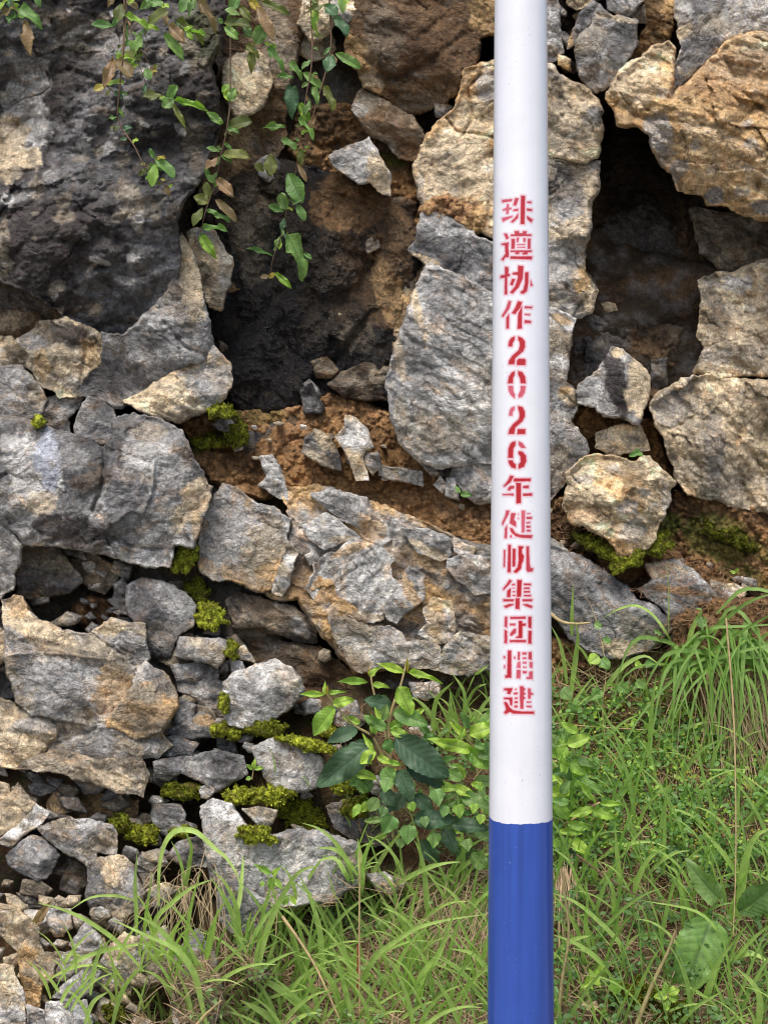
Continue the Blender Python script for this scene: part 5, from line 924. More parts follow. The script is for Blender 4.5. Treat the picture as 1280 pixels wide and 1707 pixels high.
def tube_mesh(name, paths, ns=5):
    """paths: list of (list of world points, list of radii)"""
    V, Q = [], []
    for P, R in paths:
        P = [Vector(p) for p in P]; b0 = len(V)
        for i, p in enumerate(P):
            d = (P[min(i + 1, len(P) - 1)] - P[max(i - 1, 0)]).normalized(); a = d.orthogonal().normalized(); b = d.cross(a)
            for k in range(ns):
                an = 2 * math.pi * k / ns; V.append(tuple(p + (a * math.cos(an) + b * math.sin(an)) * R[i]))
        for i in range(len(P) - 1):
            for k in range(ns): Q.append((b0 + i * ns + k, b0 + i * ns + (k + 1) % ns, b0 + (i + 1) * ns + (k + 1) % ns, b0 + (i + 1) * ns + k))
    return V, Q
def smooth_path(pts, n=4):
    """Catmull-Rom through points of any dimension"""
    P = [np.array(p, float) for p in pts]; P = [2 * P[0] - P[1]] + P + [2 * P[-1] - P[-2]]; out = []
    for i in range(1, len(P) - 2):
        for k in range(n):
            t = k / n; a, b, c, d = P[i - 1:i + 3]
            out.append(.5 * (2 * b + (c - a) * t + (2 * a - 5 * b + 4 * c - d) * t * t + (3 * b - a - 3 * c + d) * t ** 3))
    out.append(P[-2]); return out
def stem(parent, pts, r_px, matk, Y=None, name='stem', taper=0.45, smooth=4):
    """pts: (u, v) or (u, v, Y)"""
    pp = smooth_path([(p[0], p[1], p[2] if len(p) > 2 else Y) for p in pts], smooth)
    W = [wpos(p[0], p[1], p[2]).tolist() for p in pp]; n = len(W)
    R = [r_px / F * pp[0][2] * (1 - (1 - taper) * i / (n - 1)) for i in range(n)]
    V, Q = tube_mesh(name, [(W, R)], 6)
    loc = tuple(parent.location) if parent is not None else W[0]
    me = mesh_np(name, V, Q, loc=loc, col=np.tile([0, .5, 0, 1.], (len(V), 1)))
    return link(name, me, LM[matk], parent, loc)
# surface distance of everything rocky, for things that hang in front of it
import mathutils
bpy.context.view_layer.update()
_bv = []
for o in ROCKS + [cliff, bank]:
    me = o.data; n = len(me.vertices); co = np.empty(n * 3, np.float32); me.vertices.foreach_get('co', co); co = co.reshape(-1, 3) + np.array(o.matrix_world.translation)
    u = co[:, 0] / co[:, 1] * F + CU; v = -co[:, 2] / co[:, 1] * F + CV; _bv.append(np.stack([u, v, co[:, 1]], 1))
_bv = np.concatenate(_bv); CELL = 6; GW, GH = 2000 // CELL, 2500 // CELL
_ix = ((_bv[:, 0] + 300) / CELL).astype(int); _iy = ((_bv[:, 1] + 300) / CELL).astype(int)
_ok = (_ix >= 0) & (_ix < GW) & (_iy >= 0) & (_iy < GH); SURF = np.full((GH, GW), 9.0)
np.minimum.at(SURF, (_iy[_ok], _ix[_ok]), _bv[_ok, 2])
def surf(u, v, r=0):
    i, j = int((v + 300) / CELL), int((u + 300) / CELL)
    i0, i1, j0, j1 = max(0, i - r), min(GH, i + r + 1), max(0, j - r), min(GW, j + r + 1)
    if i0 >= i1 or j0 >= j1: return 4.0
    s = SURF[i0:i1, j0:j1]; s = s[s < 8.9]
    return float(s.min()) if len(s) else float(ybase(v))

# --- hanging plants, top left
def hang(label, anchor, stems, leaves, off=0.07, cat='vine', Yfix=None, group='vines hanging over the upper left rocks'):
    Yv = Yfix or min(surf(p[0], p[1], 2) for st in stems for p in st[0]) - off
    loc = wpos(np.array(float(anchor[0])), np.array(float(anchor[1])), np.array(Yv)).tolist()
    o = tag(empty('hanging_vine', loc), label, cat, group)
    for st in stems:
        pts = st[0]; stem(o, [(p[0], p[1], Yv + 0.012 * math.sin(i * 1.7)) for i, p in enumerate(pts)], st[1], st[2])
    for st in stems:                    # smaller leaves all along each stem
        pp = smooth_path([p[:2] for p in st[0]], 4)
        for q in pp[2:]:
            if q[1] < -10 or RNG.random() < .45: continue
            a = RNG.uniform(-3.1, 3.1); L = RNG.uniform(9, 20); leaf(o, (q[0], q[1]), (q[0] + L * math.cos(a), q[1] + L * math.sin(a) * .8 + 4), L * RNG.uniform(.38, .6), RNG.choice(['green', 'mid', 'olive', 'bright', 'brown', 'teal']), 'obo', Yv + .01)
    for l in leaves:
        b, t, wd, mk = l[:4]; leaf(o, b, t, wd, mk, l[4] if len(l) > 4 else 'obo', Yv + RNG.uniform(-.015, .01))
    return o
hang('short leafy sprig hanging in at the top left corner', (10, -40), [([(-20, -60), (10, -15), (25, 13), (42, 36)], 1.4, 'stem')],
     [((31, 14), (63, 27), 22, 'green'), ((42, 34), (50, 84), 19, 'brown'), ((24, 13), (-2, 18), 16, 'brown'), ((26, 18), (14, 36), 14, 'green'), ((14, 0), (-14, 8), 12, 'bright'), ((58, -12), (66, 8), 10, 'green'), ((20, 0), (40, -20), 16, 'green'), ((5, -20), (-20, -8), 14, 'olive')], off=.05)
hang('long vine with green and brown leaves hanging over the dark boulder', (207, -40),
     [([(208, -60), (207, 30), (205, 85), (200, 140), (196, 190), (205, 215), (225, 245), (240, 275), (258, 297), (282, 312)], 1.9, 'stem'), ([(212, -60), (211, 0), (208, 60), (207, 90)], 1.5, 'stem'),
      ([(208, 25), (222, 60), (225, 90), (235, 115), (246, 146)], 1.1, 'stem'), ([(240, 40), (244, 70), (240, 90), (256, 118)], 0.8, 'stem'), ([(196, 190), (193, 202), (183, 213)], .9, 'stem'), ([(246, 146), (268, 162), (286, 165)], 1.0, 'stem'), ([(177, 142), (190, 152), (198, 152)], 1, 'stem'), ([(240, 277), (250, 274), (262, 262)], .9, 'stem')],
     [((203, 5), (195, 30), 18, 'olive'), ((208, 24), (246, 42), 12, 'bright'), ((190, 43), (156, 36), 14, 'green'), ((190, 43), (194, 30), 9, 'green'), ((246, 40), (272, 13), 22, 'olive'), ((240, 41), (262, 45), 9, 'bright'), ((236, 54), (222, 89), 18, 'green'), ((236, 102), (212, 80), 16, 'olive'),
      ((193, 96), (219, 92), 11, 'bright'), ((189, 96), (176, 139), 18, 'brown'), ((192, 99), (219, 123), 25, 'brown'), ((176, 141), (202, 131), 12, 'bright'), ((176, 141), (157, 147), 12, 'yellow'), ((273, 56), (304, 92), 17, 'green'), ((281, 40), (306, 66), 19, 'brown'),
      ((292, 36), (336, 52), 15, 'olive'), ((307, 50), (341, 54), 9, 'bright'), ((310, 50), (321, 64), 9, 'bright'), ((308, 50), (318, 41), 7, 'bright'), ((242, 114), (250, 128), 14, 'green'), ((250, 120), (262, 117), 6, 'yellow'), ((272, 160), (238, 158), 18, 'olive'),
      ((281, 164), (292, 142), 17, 'green'), ((290, 166), (340, 178), 12, 'bright'), ((292, 165), (271, 174), 19, 'green'), ((287, 173), (308, 208), 10, 'olive'), ((257, 263), (290, 286), 19, 'green'), ((259, 272), (252, 304), 17, 'bright'), ((258, 264), (249, 247), 8, 'green'),
      ((260, 264), (275, 261), 8, 'yellow'), ((275, 300), (268, 297), 5, 'yellow'), ((272, 10), (250, -6), 18, 'green'), ((268, 10), (282, 8), 10, 'bright'), ((225, -5), (213, 2), 9, 'bright'), ((190, -5), (180, 5), 10, 'brown'), ((275, 20), (278, 40), 9, 'brown'), ((300, 38), (288, 46), 14, 'teal'), ((255, 0), (235, 10), 13, 'mid')], off=.07)
hang('leafy twig with oval leaves trailing down past the pale ochre face', (384, -40),
     [([(381, -60), (384, 60), (384, 160), (378, 215), (368, 260), (357, 310), (343, 350), (334, 388)], 1.8, 'stem'), ([(384, 20), (392, 45), (410, 65), (425, 78)], 1.2, 'stem'), ([(380, 80), (410, 82), (440, 79)], .8, 'stem')],
     [((372, 38), (411, 33), 18, 'olive'), ((374, 44), (395, 61), 15, 'green'), ((372, 38), (364, 30), 8, 'green'), ((382, 168), (371, 142), 10, 'bright'), ((383, 168), (390, 146), 14, 'green'), ((371, 206), (347, 185), 13, 'green'), ((368, 208), (364, 200), 7, 'bright'), ((377, 212), (412, 197), 22, 'olive'),
      ((378, 214), (398, 219), 9, 'green'), ((367, 253), (346, 243), 9, 'green'), ((370, 258), (409, 253), 20, 'olive'), ((368, 257), (385, 266), 9, 'green'), ((365, 262), (343, 280), 15, 'brown'), ((360, 298), (387, 322), 19, 'brown'), ((352, 303), (341, 278), 9, 'green'), ((358, 304), (347, 292), 11, 'green'), ((351, 330), (341, 305), 14, 'olive'),
      ((348, 336), (325, 326), 18, 'olive'), ((358, 332), (392, 360), 15, 'brown'), ((339, 346), (321, 370), 16, 'olive'), ((354, 357), (383, 366), 11, 'green'), ((335, 381), (375, 379), 12, 'green'), ((334, 393), (355, 421), 17, 'bright'), ((330, 0), (358, 32), 15, 'brown'), ((318, -8), (300, 14), 18, 'green'), ((328, -6), (312, 14), 12, 'mid'),
      ((400, -12), (384, 14), 16, 'green'), ((416, 0), (436, 17), 13, 'yellow'), ((408, -6), (430, -2), 12, 'olive'), ((425, 74), (440, 42), 23, 'mid'), ((428, 10), (452, 52), 18, 'brown'), ((434, 2), (478, 15), 13, 'olive'), ((410, 75), (430, 86), 12, 'olive'), ((445, 79), (473, 102), 13, 'green'), ((440, 72), (460, 76), 6, 'bright'),
      ((400, 25), (378, 12), 15, 'mid'), ((405, 40), (418, 58), 14, 'mid'), ((418, 86), (420, 112), 14, 'olive'), ((398, 8), (415, 28), 13, 'olive'), ((447, 0), (440, -20), 14, 'green')], off=.07)
hang('pair of thin hanging stems with scattered oval leaves left of the brown overhang', (518, -40),
     [([(515, -60), (520, 60), (519, 110), (510, 160), (503, 210), (497, 258)], 1.3, 'stem'), ([(524, -60), (523, 40), (518, 125)], 1.1, 'stem'), ([(545, -60), (552, 60), (545, 110), (528, 170), (510, 235), (500, 262)], 1.6, 'stem'), ([(478, 345), (472, 380), (464, 405), (455, 430), (450, 460)], 1.2, 'stem'), ([(497, 258), (490, 300), (478, 345)], .8, 'stem')],
     [((558, 88), (599, 107), 16, 'green'), ((551, 90), (547, 116), 21, 'teal'), ((482, 104), (503, 121), 13, 'green'), ((504, 120), (535, 140), 15, 'green'), ((489, 130), (462, 120), 9, 'green'), ((484, 143), (487, 180), 23, 'teal'), ((498, 172), (515, 200), 14, 'bright'), ((475, 212), (440, 205), 12, 'green'),
      ((495, 195), (523, 226), 10, 'green'), ((468, 231), (494, 246), 15, 'green'), ((538, 141), (557, 180), 15, 'olive'), ((556, 28), (580, 54), 18, 'teal'), ((540, 8), (562, 22), 20, 'teal'), ((450, 256), (452, 290), 21, 'olive'), ((440, 285), (426, 272), 14, 'olive'), ((480, 288), (499, 328), 29, 'green'), ((477, 350), (468, 322), 19, 'mid'),
      ((474, 353), (448, 342), 12, 'green'), ((494, 340), (508, 363), 14, 'green'), ((478, 390), (514, 446), 27, 'green'), ((506, 422), (520, 430), 8, 'green'), ((455, 427), (414, 408), 8, 'green'), ((458, 454), (484, 477), 11, 'bright'), ((458, 455), (448, 462), 8, 'yellow'), ((502, 248), (500, 272), 12, 'olive'), ((496, 272), (510, 298), 9, 'brown'),
      ((522, 145), (530, 165), 12, 'green'), ((518, 165), (508, 190), 11, 'mid'), ((525, 190), (516, 214), 9, 'brown'), ((508, 320), (488, 336), 14, 'mid'), ((530, 15), (520, 40), 11, 'bright'), ((565, -8), (573, 16), 12, 'green'), ((578, -10), (575, 8), 10, 'bright'), ((520, 0), (505, -12), 12, 'olive'), ((545, 10), (515, 8), 12, 'olive')], off=.05)

# --- shrub in the middle
YS = min(surf(u, v, 2) for u, v in ((600, 1210), (650, 1300), (700, 1250))) - 0.10
def plant(label, cat, name, root, stems, leaves, Y, fall=0.0):
    loc = wpos(np.array(float(root[0])), np.array(float(root[1])), np.array(Y + .05)).tolist(); o = tag(empty(name, loc), label, cat)
    for pts, r, mk in stems: stem(o, [(p[0], p[1], Y - (p[2] if len(p) > 2 else 0)) for p in pts], r, mk)
    for l in leaves:
        b, t, wd, mk = l[:4]; kd = l[4] if len(l) > 4 else 'ov'; dz = l[5] if len(l) > 5 else 0
        leaf(o, b, t, wd, mk, kd, Y - dz + RNG.uniform(-.01, .01))
    return o
plant('broad leaved shrub with fresh light shoots and large dark lower leaves', 'shrub', 'shrub', (655, 1400),
      [([(655, 1400, -.03), (650, 1300), (623, 1232, .02), (592, 1211, .04), (562, 1180, .06), (541, 1152, .08)], 3.2, 'tan'), ([(655, 1330), (645, 1240, .02), (637, 1204, .02), (622, 1150, .03), (616, 1110, .03)], 3.0, 'tan'),
       ([(655, 1330), (648, 1221, .02), (654, 1180, .03), (668, 1142, .04), (679, 1098, .04)], 3.3, 'tan'), ([(655, 1330), (700, 1300, .05), (740, 1330, .06)], 1.8, 'tan'), ([(655, 1400), (700, 1360, .03), (760, 1370, .05)], 1.6, 'stem')],
      [((541, 1159), (501, 1156), 11, 'bright', 'lan', .08), ((547, 1157), (571, 1151), 8, 'bright', 'lan', .08), ((541, 1158), (541, 1138), 6, 'bright', 'lan', .09), ((544, 1158), (546, 1142), 5, 'yellow', 'lan', .09), ((555, 1174), (587, 1166), 16, 'bright', 'ov', .07), ((558, 1179), (519, 1222), 29, 'bright', 'ov', .08),
       ((613, 1138), (565, 1134), 13, 'bright', 'lan', .04), ((620, 1142), (647, 1142), 11, 'bright', 'lan', .04), ((617, 1128), (629, 1111), 11, 'bright', 'lan', .05), ((616, 1128), (615, 1114), 5, 'yellow', 'lan', .05), ((675, 1122), (631, 1105), 14, 'bright', 'lan', .06), ((679, 1121), (729, 1129), 12, 'bright', 'lan', .06),
       ((678, 1122), (679, 1097), 6, 'yellow', 'lan', .05), ((663, 1145), (688, 1189), 27, 'bright', 'ov', .08), ((650, 1175), (613, 1168), 26, 'dark', 'ov', .03), ((630, 1160), (648, 1185), 22, 'mid', 'ov', .03), ((656, 1186), (709, 1206), 27, 'green', 'ov', .05), ((645, 1214), (609, 1198), 18, 'green', 'ov', .06), ((650, 1214), (676, 1198), 14, 'bright', 'ov', .05),
       ((651, 1219), (682, 1226), 15, 'bright', 'ov', .07), ((648, 1232), (647, 1256), 20, 'green', 'ov', .07), ((622, 1236), (532, 1308), 46, 'dark', 'ov', .08), ((657, 1230), (746, 1294), 48, 'dark', 'ov', .08), ((596, 1216), (549, 1234), 24, 'dark', 'ov', .05), ((622, 1250), (606, 1228), 9, 'bright', 'lan', .10), ((626, 1252), (600, 1271), 19, 'bright', 'ov', .11),
       ((628, 1262), (652, 1272), 12, 'bright', 'lan', .1), ((645, 1270), (670, 1275), 10, 'bright', 'lan', .1), ((635, 1200), (624, 1180), 8, 'bright', 'lan', .07), ((624, 1204), (618, 1190), 8, 'green', 'lan', .05), ((637, 1282), (656, 1304), 25, 'green', 'ov', .11), ((663, 1284), (687, 1332), 28, 'dark', 'ov', .09), ((676, 1276), (740, 1306), 30, 'dark', 'ov', .07),
       ((637, 1316), (655, 1343), 24, 'dark', 'ov', .06), ((680, 1320), (648, 1350), 26, 'dark', 'ov', .05), ((690, 1326), (720, 1350), 22, 'dark', 'ov', .08), ((689, 1368), (755, 1364), 30, 'dark', 'ov', .11), ((752, 1374), (807, 1378), 24, 'dark', 'ov', .08), ((785, 1423), (814, 1450), 24, 'mid', 'ov', .08), ((740, 1380), (760, 1420), 26, 'dark', 'ov', .05), ((620, 1300), (600, 1322), 20, 'mid', 'ov', .05),
       ((600, 1290), (585, 1310), 18, 'green', 'ov', .04), ((700, 1290), (742, 1280), 20, 'dark', 'ov', .05), ((630, 1330), (615, 1352), 20, 'mid', 'ov', .05), ((700, 1400), (730, 1440), 24, 'dark', 'ov', .02), ((770, 1330), (812, 1340), 24, 'mid', 'ov', .05)], YS)
plant('group of light green leaves pressing against the left side of the post', 'shrub', 'shrub', (800, 1420),
      [([(812, 1420), (800, 1330), (795, 1280), (790, 1248, .02), (778, 1228, .03), (777, 1200, .04)], 3.0, 'tan'), ([(790, 1300), (820, 1260), (850, 1230)], 1.6, 'tan')],
      [((777, 1226), (751, 1206), 13, 'bright', 'lan', .04), ((776, 1218), (777, 1195), 6, 'yellow', 'lan', .04), ((786, 1249), (729, 1237), 21, 'bright', 'ov', .05), ((782, 1224), (822, 1210), 24, 'bright', 'ov', .03), ((776, 1254), (826, 1278), 28, 'bright', 'ov', .05), ((800, 1215), (822, 1185), 20, 'green', 'ov', .02), ((782, 1215), (770, 1190), 12, 'green', 'ov', .04), ((724, 1311), (758, 1314), 17, 'bright', 'ov', .08),
       ((757, 1314), (790, 1324), 16, 'bright', 'ov', .07), ((770, 1300), (745, 1285), 18, 'green', 'ov', .04), ((790, 1305), (824, 1300), 20, 'mid', 'ov', .03), ((775, 1330), (760, 1352), 18, 'green', 'ov', .05), ((800, 1330), (826, 1360), 22, 'bright', 'ov', .03), ((790, 1380), (822, 1400), 22, 'mid', 'ov', .03), ((785, 1400), (760, 1430), 24, 'dark', 'ov', .02), ((812, 1240), (850, 1250), 20, 'green', 'ov', .02)], YS + .02)
YR = min(surf(u, v, 2) for u, v in ((950, 1300), (940, 1370))) - .08
plant('light green leafy shoot poking out from the right side of the post', 'shrub', 'shrub', (925, 1440),
      [([(905, 1440), (930, 1385), (955, 1366, .03), (985, 1346, .05), (1000, 1338, .05)], 3.0, 'tan'), ([(905, 1340), (940, 1300), (957, 1270), (955, 1240)], 1.8, 'tan')],
      [((998, 1340), (1040, 1340), 10, 'bright', 'lan', .06), ((991, 1340), (971, 1302), 11, 'bright', 'lan', .06), ((986, 1352), (1026, 1362), 17, 'bright', 'ov', .06), ((988, 1348), (954, 1359), 15, 'bright', 'ov', .06), ((950, 1314), (918, 1324), 22, 'bright', 'ov', .04), ((945, 1374), (982, 1380), 15, 'bright', 'ov', .05), ((972, 1384), (935, 1388), 14, 'bright', 'ov', .05),
       ((953, 1402), (982, 1422), 18, 'bright', 'ov', .05), ((925, 1395), (940, 1428), 18, 'bright', 'ov', .04), ((957, 1300), (1000, 1312), 16, 'green', 'ov', .02), ((924, 1338), (948, 1365), 20, 'bright', 'ov', .04), ((940, 1420), (962, 1444), 22, 'teal', 'ov', .03), ((915, 1400), (930, 1375), 15, 'green', 'ov', .03), ((920, 1290), (952, 1282), 16, 'green', 'ov', .02), ((950, 1265), (990, 1275), 14, 'mid', 'ov', .02),
       ((945, 1242), (981, 1228), 20, 'bright', 'ov', .05), ((944, 1244), (930, 1266), 18, 'bright', 'ov', .05), ((945, 1240), (944, 1214), 14, 'green', 'ov', .05), ((930, 1226), (918, 1240), 14, 'mid', 'ov', .02), ((950, 1270), (975, 1290), 22, 'bright', 'ov', .03), ((935, 1270), (950, 1300), 18, 'mid', 'ov', .02), ((925, 1310), (908, 1300), 18, 'mid', 'ov', .01)], YR)
shr = [o for o in bpy.data.objects if o.name.startswith('shrub')]
for o, (x0, x1, y0, y1), cnt in zip(shr, ((590, 720, 1190, 1400), (735, 830, 1190, 1420), (905, 975, 1210, 1430)), (26, 34, 26)):
    for _ in range(cnt):
        u, v = RNG.uniform(x0, x1), RNG.uniform(y0, y1); a = RNG.uniform(-2.9, .6) if v < (y0 + y1) / 2 else RNG.uniform(-3.1, 3.1); L = RNG.uniform(14, 34)
        leaf(o, (u, v), (u + L * math.cos(a), v + L * math.sin(a) * .8), L * RNG.uniform(.36, .55), RNG.choice(['bright', 'bright', 'green', 'mid']), 'ov', (YR if x0 > 900 else YS) - RNG.uniform(-.02, .07))
# heart leaved creeper
o = tag(empty('heart_leaved_creeper', wpos(np.array(700.), np.array(1420.), np.array(YS)).tolist()), 'creeper with rounded heart shaped leaves below the shrub', 'creeper')
stem(o, [(640, 1400), (680, 1360), (720, 1340), (770, 1330)], 1.0, 'stem', Y=YS - .03)
for u, v, s, mk in [(654, 1360, 34, 'green'), (681, 1376, 32, 'green'), (684, 1338, 17, 'bright'), (722, 1388, 26, 'green'), (724, 1316, 28, 'green'), (744, 1344, 20, 'green'), (762, 1342, 22, 'bright'), (791, 1340, 16, 'bright'), (797, 1305, 15, 'bright'), (802, 1358, 17, 'bright'), (668, 1398, 18, 'mid'), (648, 1296, 26, 'green'), (706, 1362, 18, 'mid'), (776, 1400, 20, 'mid'), (640, 1345, 18, 'mid')]:
    a = RNG.uniform(-.5, .5); leaf(o, (u, v), (u + s * math.sin(a), v + s * math.cos(a)), s * 1.02, mk, 'hrt', YS - .13)
# small plants, lower right
def small(label, cat, name, root, lv, mk='bright', stems=(), off=.06):
    Y = surf(root[0], root[1], 2) - off
    o = tag(empty(name, wpos(np.array(float(root[0])), np.array(float(root[1])), np.array(Y)).tolist()), label, cat, 'small plants growing on the bank and ledges' if cat in ('weed', 'seedling') else None)
    for s_ in stems: stem(o, [(p[0], p[1], Y) for p in s_], 1.0, 'tan')
    for l in lv: leaf(o, l[0], l[1], l[2], l[4] if len(l) > 4 else mk, l[3], Y)
    return o
small('broad dock like plant with one large mottled oval leaf', 'weed', 'broad_leaved_weed', (1180, 1530), [((1186, 1530), (1144, 1645), 74, 'ov', 'green'), ((1200, 1500), (1155, 1455), 36, 'ov', 'mid'), ((1230, 1520), (1296, 1480), 50, 'ov', 'mid'), ((1175, 1535), (1145, 1540), 18, 'ov', 'mid')], stems=[[(1185, 1560), (1188, 1530), (1190, 1500)]], off=.10)
small('small lobed yellow green weed on bare mossy earth, lower right', 'weed', 'lobed_weed', (1005, 1650), [((998, 1622), (974, 1648), 34, 'lobe'), ((1018, 1632), (1035, 1662), 30, 'lobe'), ((1000, 1625), (1000, 1608), 14, 'lobe'), ((1004, 1682), (1010, 1698), 12, 'ov')], stems=[[(1010, 1700), (1012, 1660), (1004, 1625)], [(1012, 1660), (1020, 1640)]])
small('tiny four leaved seedling on the mossy earth, lower right', 'seedling', 'seedling', (1112, 1665), [((1112, 1660), (1092, 1662), 14, 'ov'), ((1112, 1656), (1108, 1642), 13, 'ov'), ((1114, 1656), (1132, 1650), 14, 'ov'), ((1114, 1662), (1132, 1668), 13, 'ov'), ((1112, 1668), (1110, 1686), 13, 'ov')], stems=[[(1112, 1690), (1112, 1660)]])
small('small clover like weed with paired leaflets right of the post base grass', 'weed', 'paired_leaf_weed', (1080, 1560), [((1080, 1561), (1068, 1562), 12, 'ov'), ((1084, 1561), (1098, 1560), 13, 'ov'), ((1120, 1580), (1114, 1570), 12, 'ov')], mk='green')
small('young weed with toothed pale leaves in front of the flat grey rock', 'weed', 'toothed_weed', (455, 1500), [((452, 1456), (428, 1444), 10, 'lan'), ((454, 1460), (466, 1446), 9, 'lan'), ((454, 1462), (450, 1486), 14, 'lan'), ((458, 1466), (470, 1482), 10, 'lan'), ((482, 1492), (470, 1512), 10, 'lan'), ((484, 1494), (494, 1510), 9, 'lan'), ((440, 1470), (434, 1478), 8, 'lan')], stems=[[(460, 1560), (462, 1500), (455, 1455)], [(462, 1510), (484, 1492)]])
small('tiny green sprig growing on the flat ochre stone', 'seedling', 'seedling', (1062, 756), [((1062, 754), (1050, 760), 9, 'ov'), ((1062, 754), (1072, 758), 9, 'ov'), ((1062, 754), (1062, 747), 7, 'ov')], mk='green', off=.02)
small('tiny seedling beside the broken rock left of the post', 'seedling', 'seedling', (772, 822), [((766, 822), (760, 810), 8, 'ov'), ((768, 824), (784, 824), 10, 'ov')], mk='green', off=.02)
small('little bright seedling on the brown earth at far right', 'seedling', 'seedling', (1226, 955), [((1226, 955), (1218, 952), 6, 'ov'), ((1226, 954), (1230, 948), 6, 'ov')], off=.02)
small('small sprig above the bright moss in the lower middle', 'seedling', 'seedling', (425, 1290), [((422, 1282), (412, 1276), 7, 'ov'), ((424, 1282), (438, 1280), 7, 'ov'), ((423, 1280), (424, 1268), 7, 'ov'), ((418, 1296), (410, 1300), 7, 'ov')], stems=[[(420, 1300), (423, 1280)]], off=.04)
small('spotted bindweed like plant with rounded leaves on the right bank', 'weed', 'round_leaved_weed', (1010, 1150), [((1000, 1100), (1016, 1112), 20, 'ov', 'green'), ((998, 1094), (982, 1104), 20, 'ov', 'bright'), ((1058, 1106), (1072, 1112), 14, 'hrt', 'bright'), ((1075, 1105), (1092, 1110), 18, 'hrt', 'green'), ((1030, 1140), (1050, 1155), 22, 'hrt', 'green'), ((1060, 1136), (1078, 1148), 18, 'hrt', 'green'), ((1000, 1150), (985, 1166), 22, 'hrt', 'green'),
      ((935, 1150), (954, 1166), 26, 'hrt', 'mid'), ((1140, 1116), (1158, 1124), 14, 'hrt', 'bright'), ((1165, 1120), (1172, 1134), 11, 'ov', 'green'), ((990, 1040), (1004, 1046), 16, 'lobe', 'green'), ((1004, 1064), (1020, 1072), 16, 'lobe', 'green'), ((1166, 1028), (1172, 1050), 20, 'lobe', 'mid'), ((1100, 1175), (1092, 1195), 20, 'lobe', 'mid'), ((1090, 1050), (1104, 1060), 10, 'lobe', 'green')],
      mk='green', stems=[[(1010, 1250), (1004, 1180), (1010, 1120), (1000, 1060), (985, 1010), (970, 990)], [(1010, 1200), (1060, 1150), (1120, 1130)]])

# dead curled leaf
small('curled brown dead leaf lying on the lower left rubble', 'dead leaf', 'dead_leaf', (68, 1530), [((60, 1540), (76, 1514), 15, 'ov')], mk='brown', off=.03)
small('pale torn dry leaf on the mossy earth, bottom right', 'dead leaf', 'dead_leaf', (985, 1675), [((968, 1672), (1004, 1680), 20, 'lobe')], mk='straw', off=.03)

# --- grass
_gu, _gv = np.arange(-820, 2100, 8.), np.arange(840, 2010, 8.)
_GY = ground_y(*np.meshgrid(_gu, _gv)); _NZ = {}
def gsurf(u, v):
    x = min(max((u + 820) / 8, 0), len(_gu) - 1.001); y = min(max((v - 840) / 8, 0), len(_gv) - 1.001); i, j = int(y), int(x); a, b = y - i, x - j
    return float((_GY[i, j] * (1 - b) + _GY[i, j + 1] * b) * (1 - a) + (_GY[i + 1, j] * (1 - b) + _GY[i + 1, j + 1] * b) * a)
def nz1(u, v, sc, z):
    if (sc, z) not in _NZ: _NZ[(sc, z)] = perlin(*np.meshgrid(np.arange(-600, 1700, 8.) / sc, np.arange(800, 2000, 8.) / sc), z)
    g = _NZ[(sc, z)]; return g[min(max(int((v - 800) / 8), 0), g.shape[0] - 1), min(max(int((u + 600) / 8), 0), g.shape[1] - 1)]
def blade_geo(V, Q, Cc, pts, w_px, fold=0.3):
    """pts: (u, v, Y) root to tip; flat tapering ribbon with a folded midrib"""
    pp = smooth_path(pts, 4); n = len(pp); W = [Vector(((p[0] - CU) / F * p[2], p[2], -(p[1] - CV) / F * p[2])) for p in pp]; b0 = len(V)
    tw = RNG.uniform(-.6, .6)
    for i, p in enumerate(W):
        t = i / (n - 1); d = (W[min(i + 1, n - 1)] - W[max(i - 1, 0)]).normalized()
        nrm = Vector((math.sin(tw + t), -1, .5)); nrm = (nrm - nrm.dot(d) * d).normalized(); s = d.cross(nrm)
        hw = w_px / F * pp[i][2] * 0.5 * (min(1, .45 + 1.8 * t) * max(0.0, 1 - t ** 2.6) + .04)
        V.append(tuple(p + s * hw + nrm * hw * fold)); V.append(tuple(p)); V.append(tuple(p - s * hw + nrm * hw * fold))
        Cc += [(0, t, 0, 1), (.55, t, 0, 1), (0, t, 0, 1)]
        if i:
            a = b0 + (i - 1) * 3
            Q += [(a, a + 1, a + 4, a + 3), (a + 1, a + 2, a + 5, a + 4)]
def rblade(V, Q, Cc, u, v, ln, w_, lean, droop, fwd=.12, Y0=None):
    """one arching blade from the ground at (u, v)"""
    Y0 = Y0 or gsurf(u, v); pts = []; a = math.radians(90 - lean); x, y = u, v; n = 5
    for i in range(n + 1):
        t = i / n; pts.append((x, y, Y0 - fwd * t * ln / 200)); st = ln / n
        x += math.cos(a) * st; y -= math.sin(a) * st; a -= math.radians(droop) / n * (1 if lean >= 0 else -1) * (0.5 + t)
    blade_geo(V, Q, Cc, pts, w_)
def tuft(label, name, cat, mk, gen, root, kind='stuff', group=None):
    V, Q, Cc = [], [], []; gen(V, Q, Cc)
    loc = V[0]
    me = mesh_np(name, V, Q, loc=loc, col=Cc); o = link(name, me, LM[mk], None, Vector(loc)); tag(o, label, cat, group, kind); return o
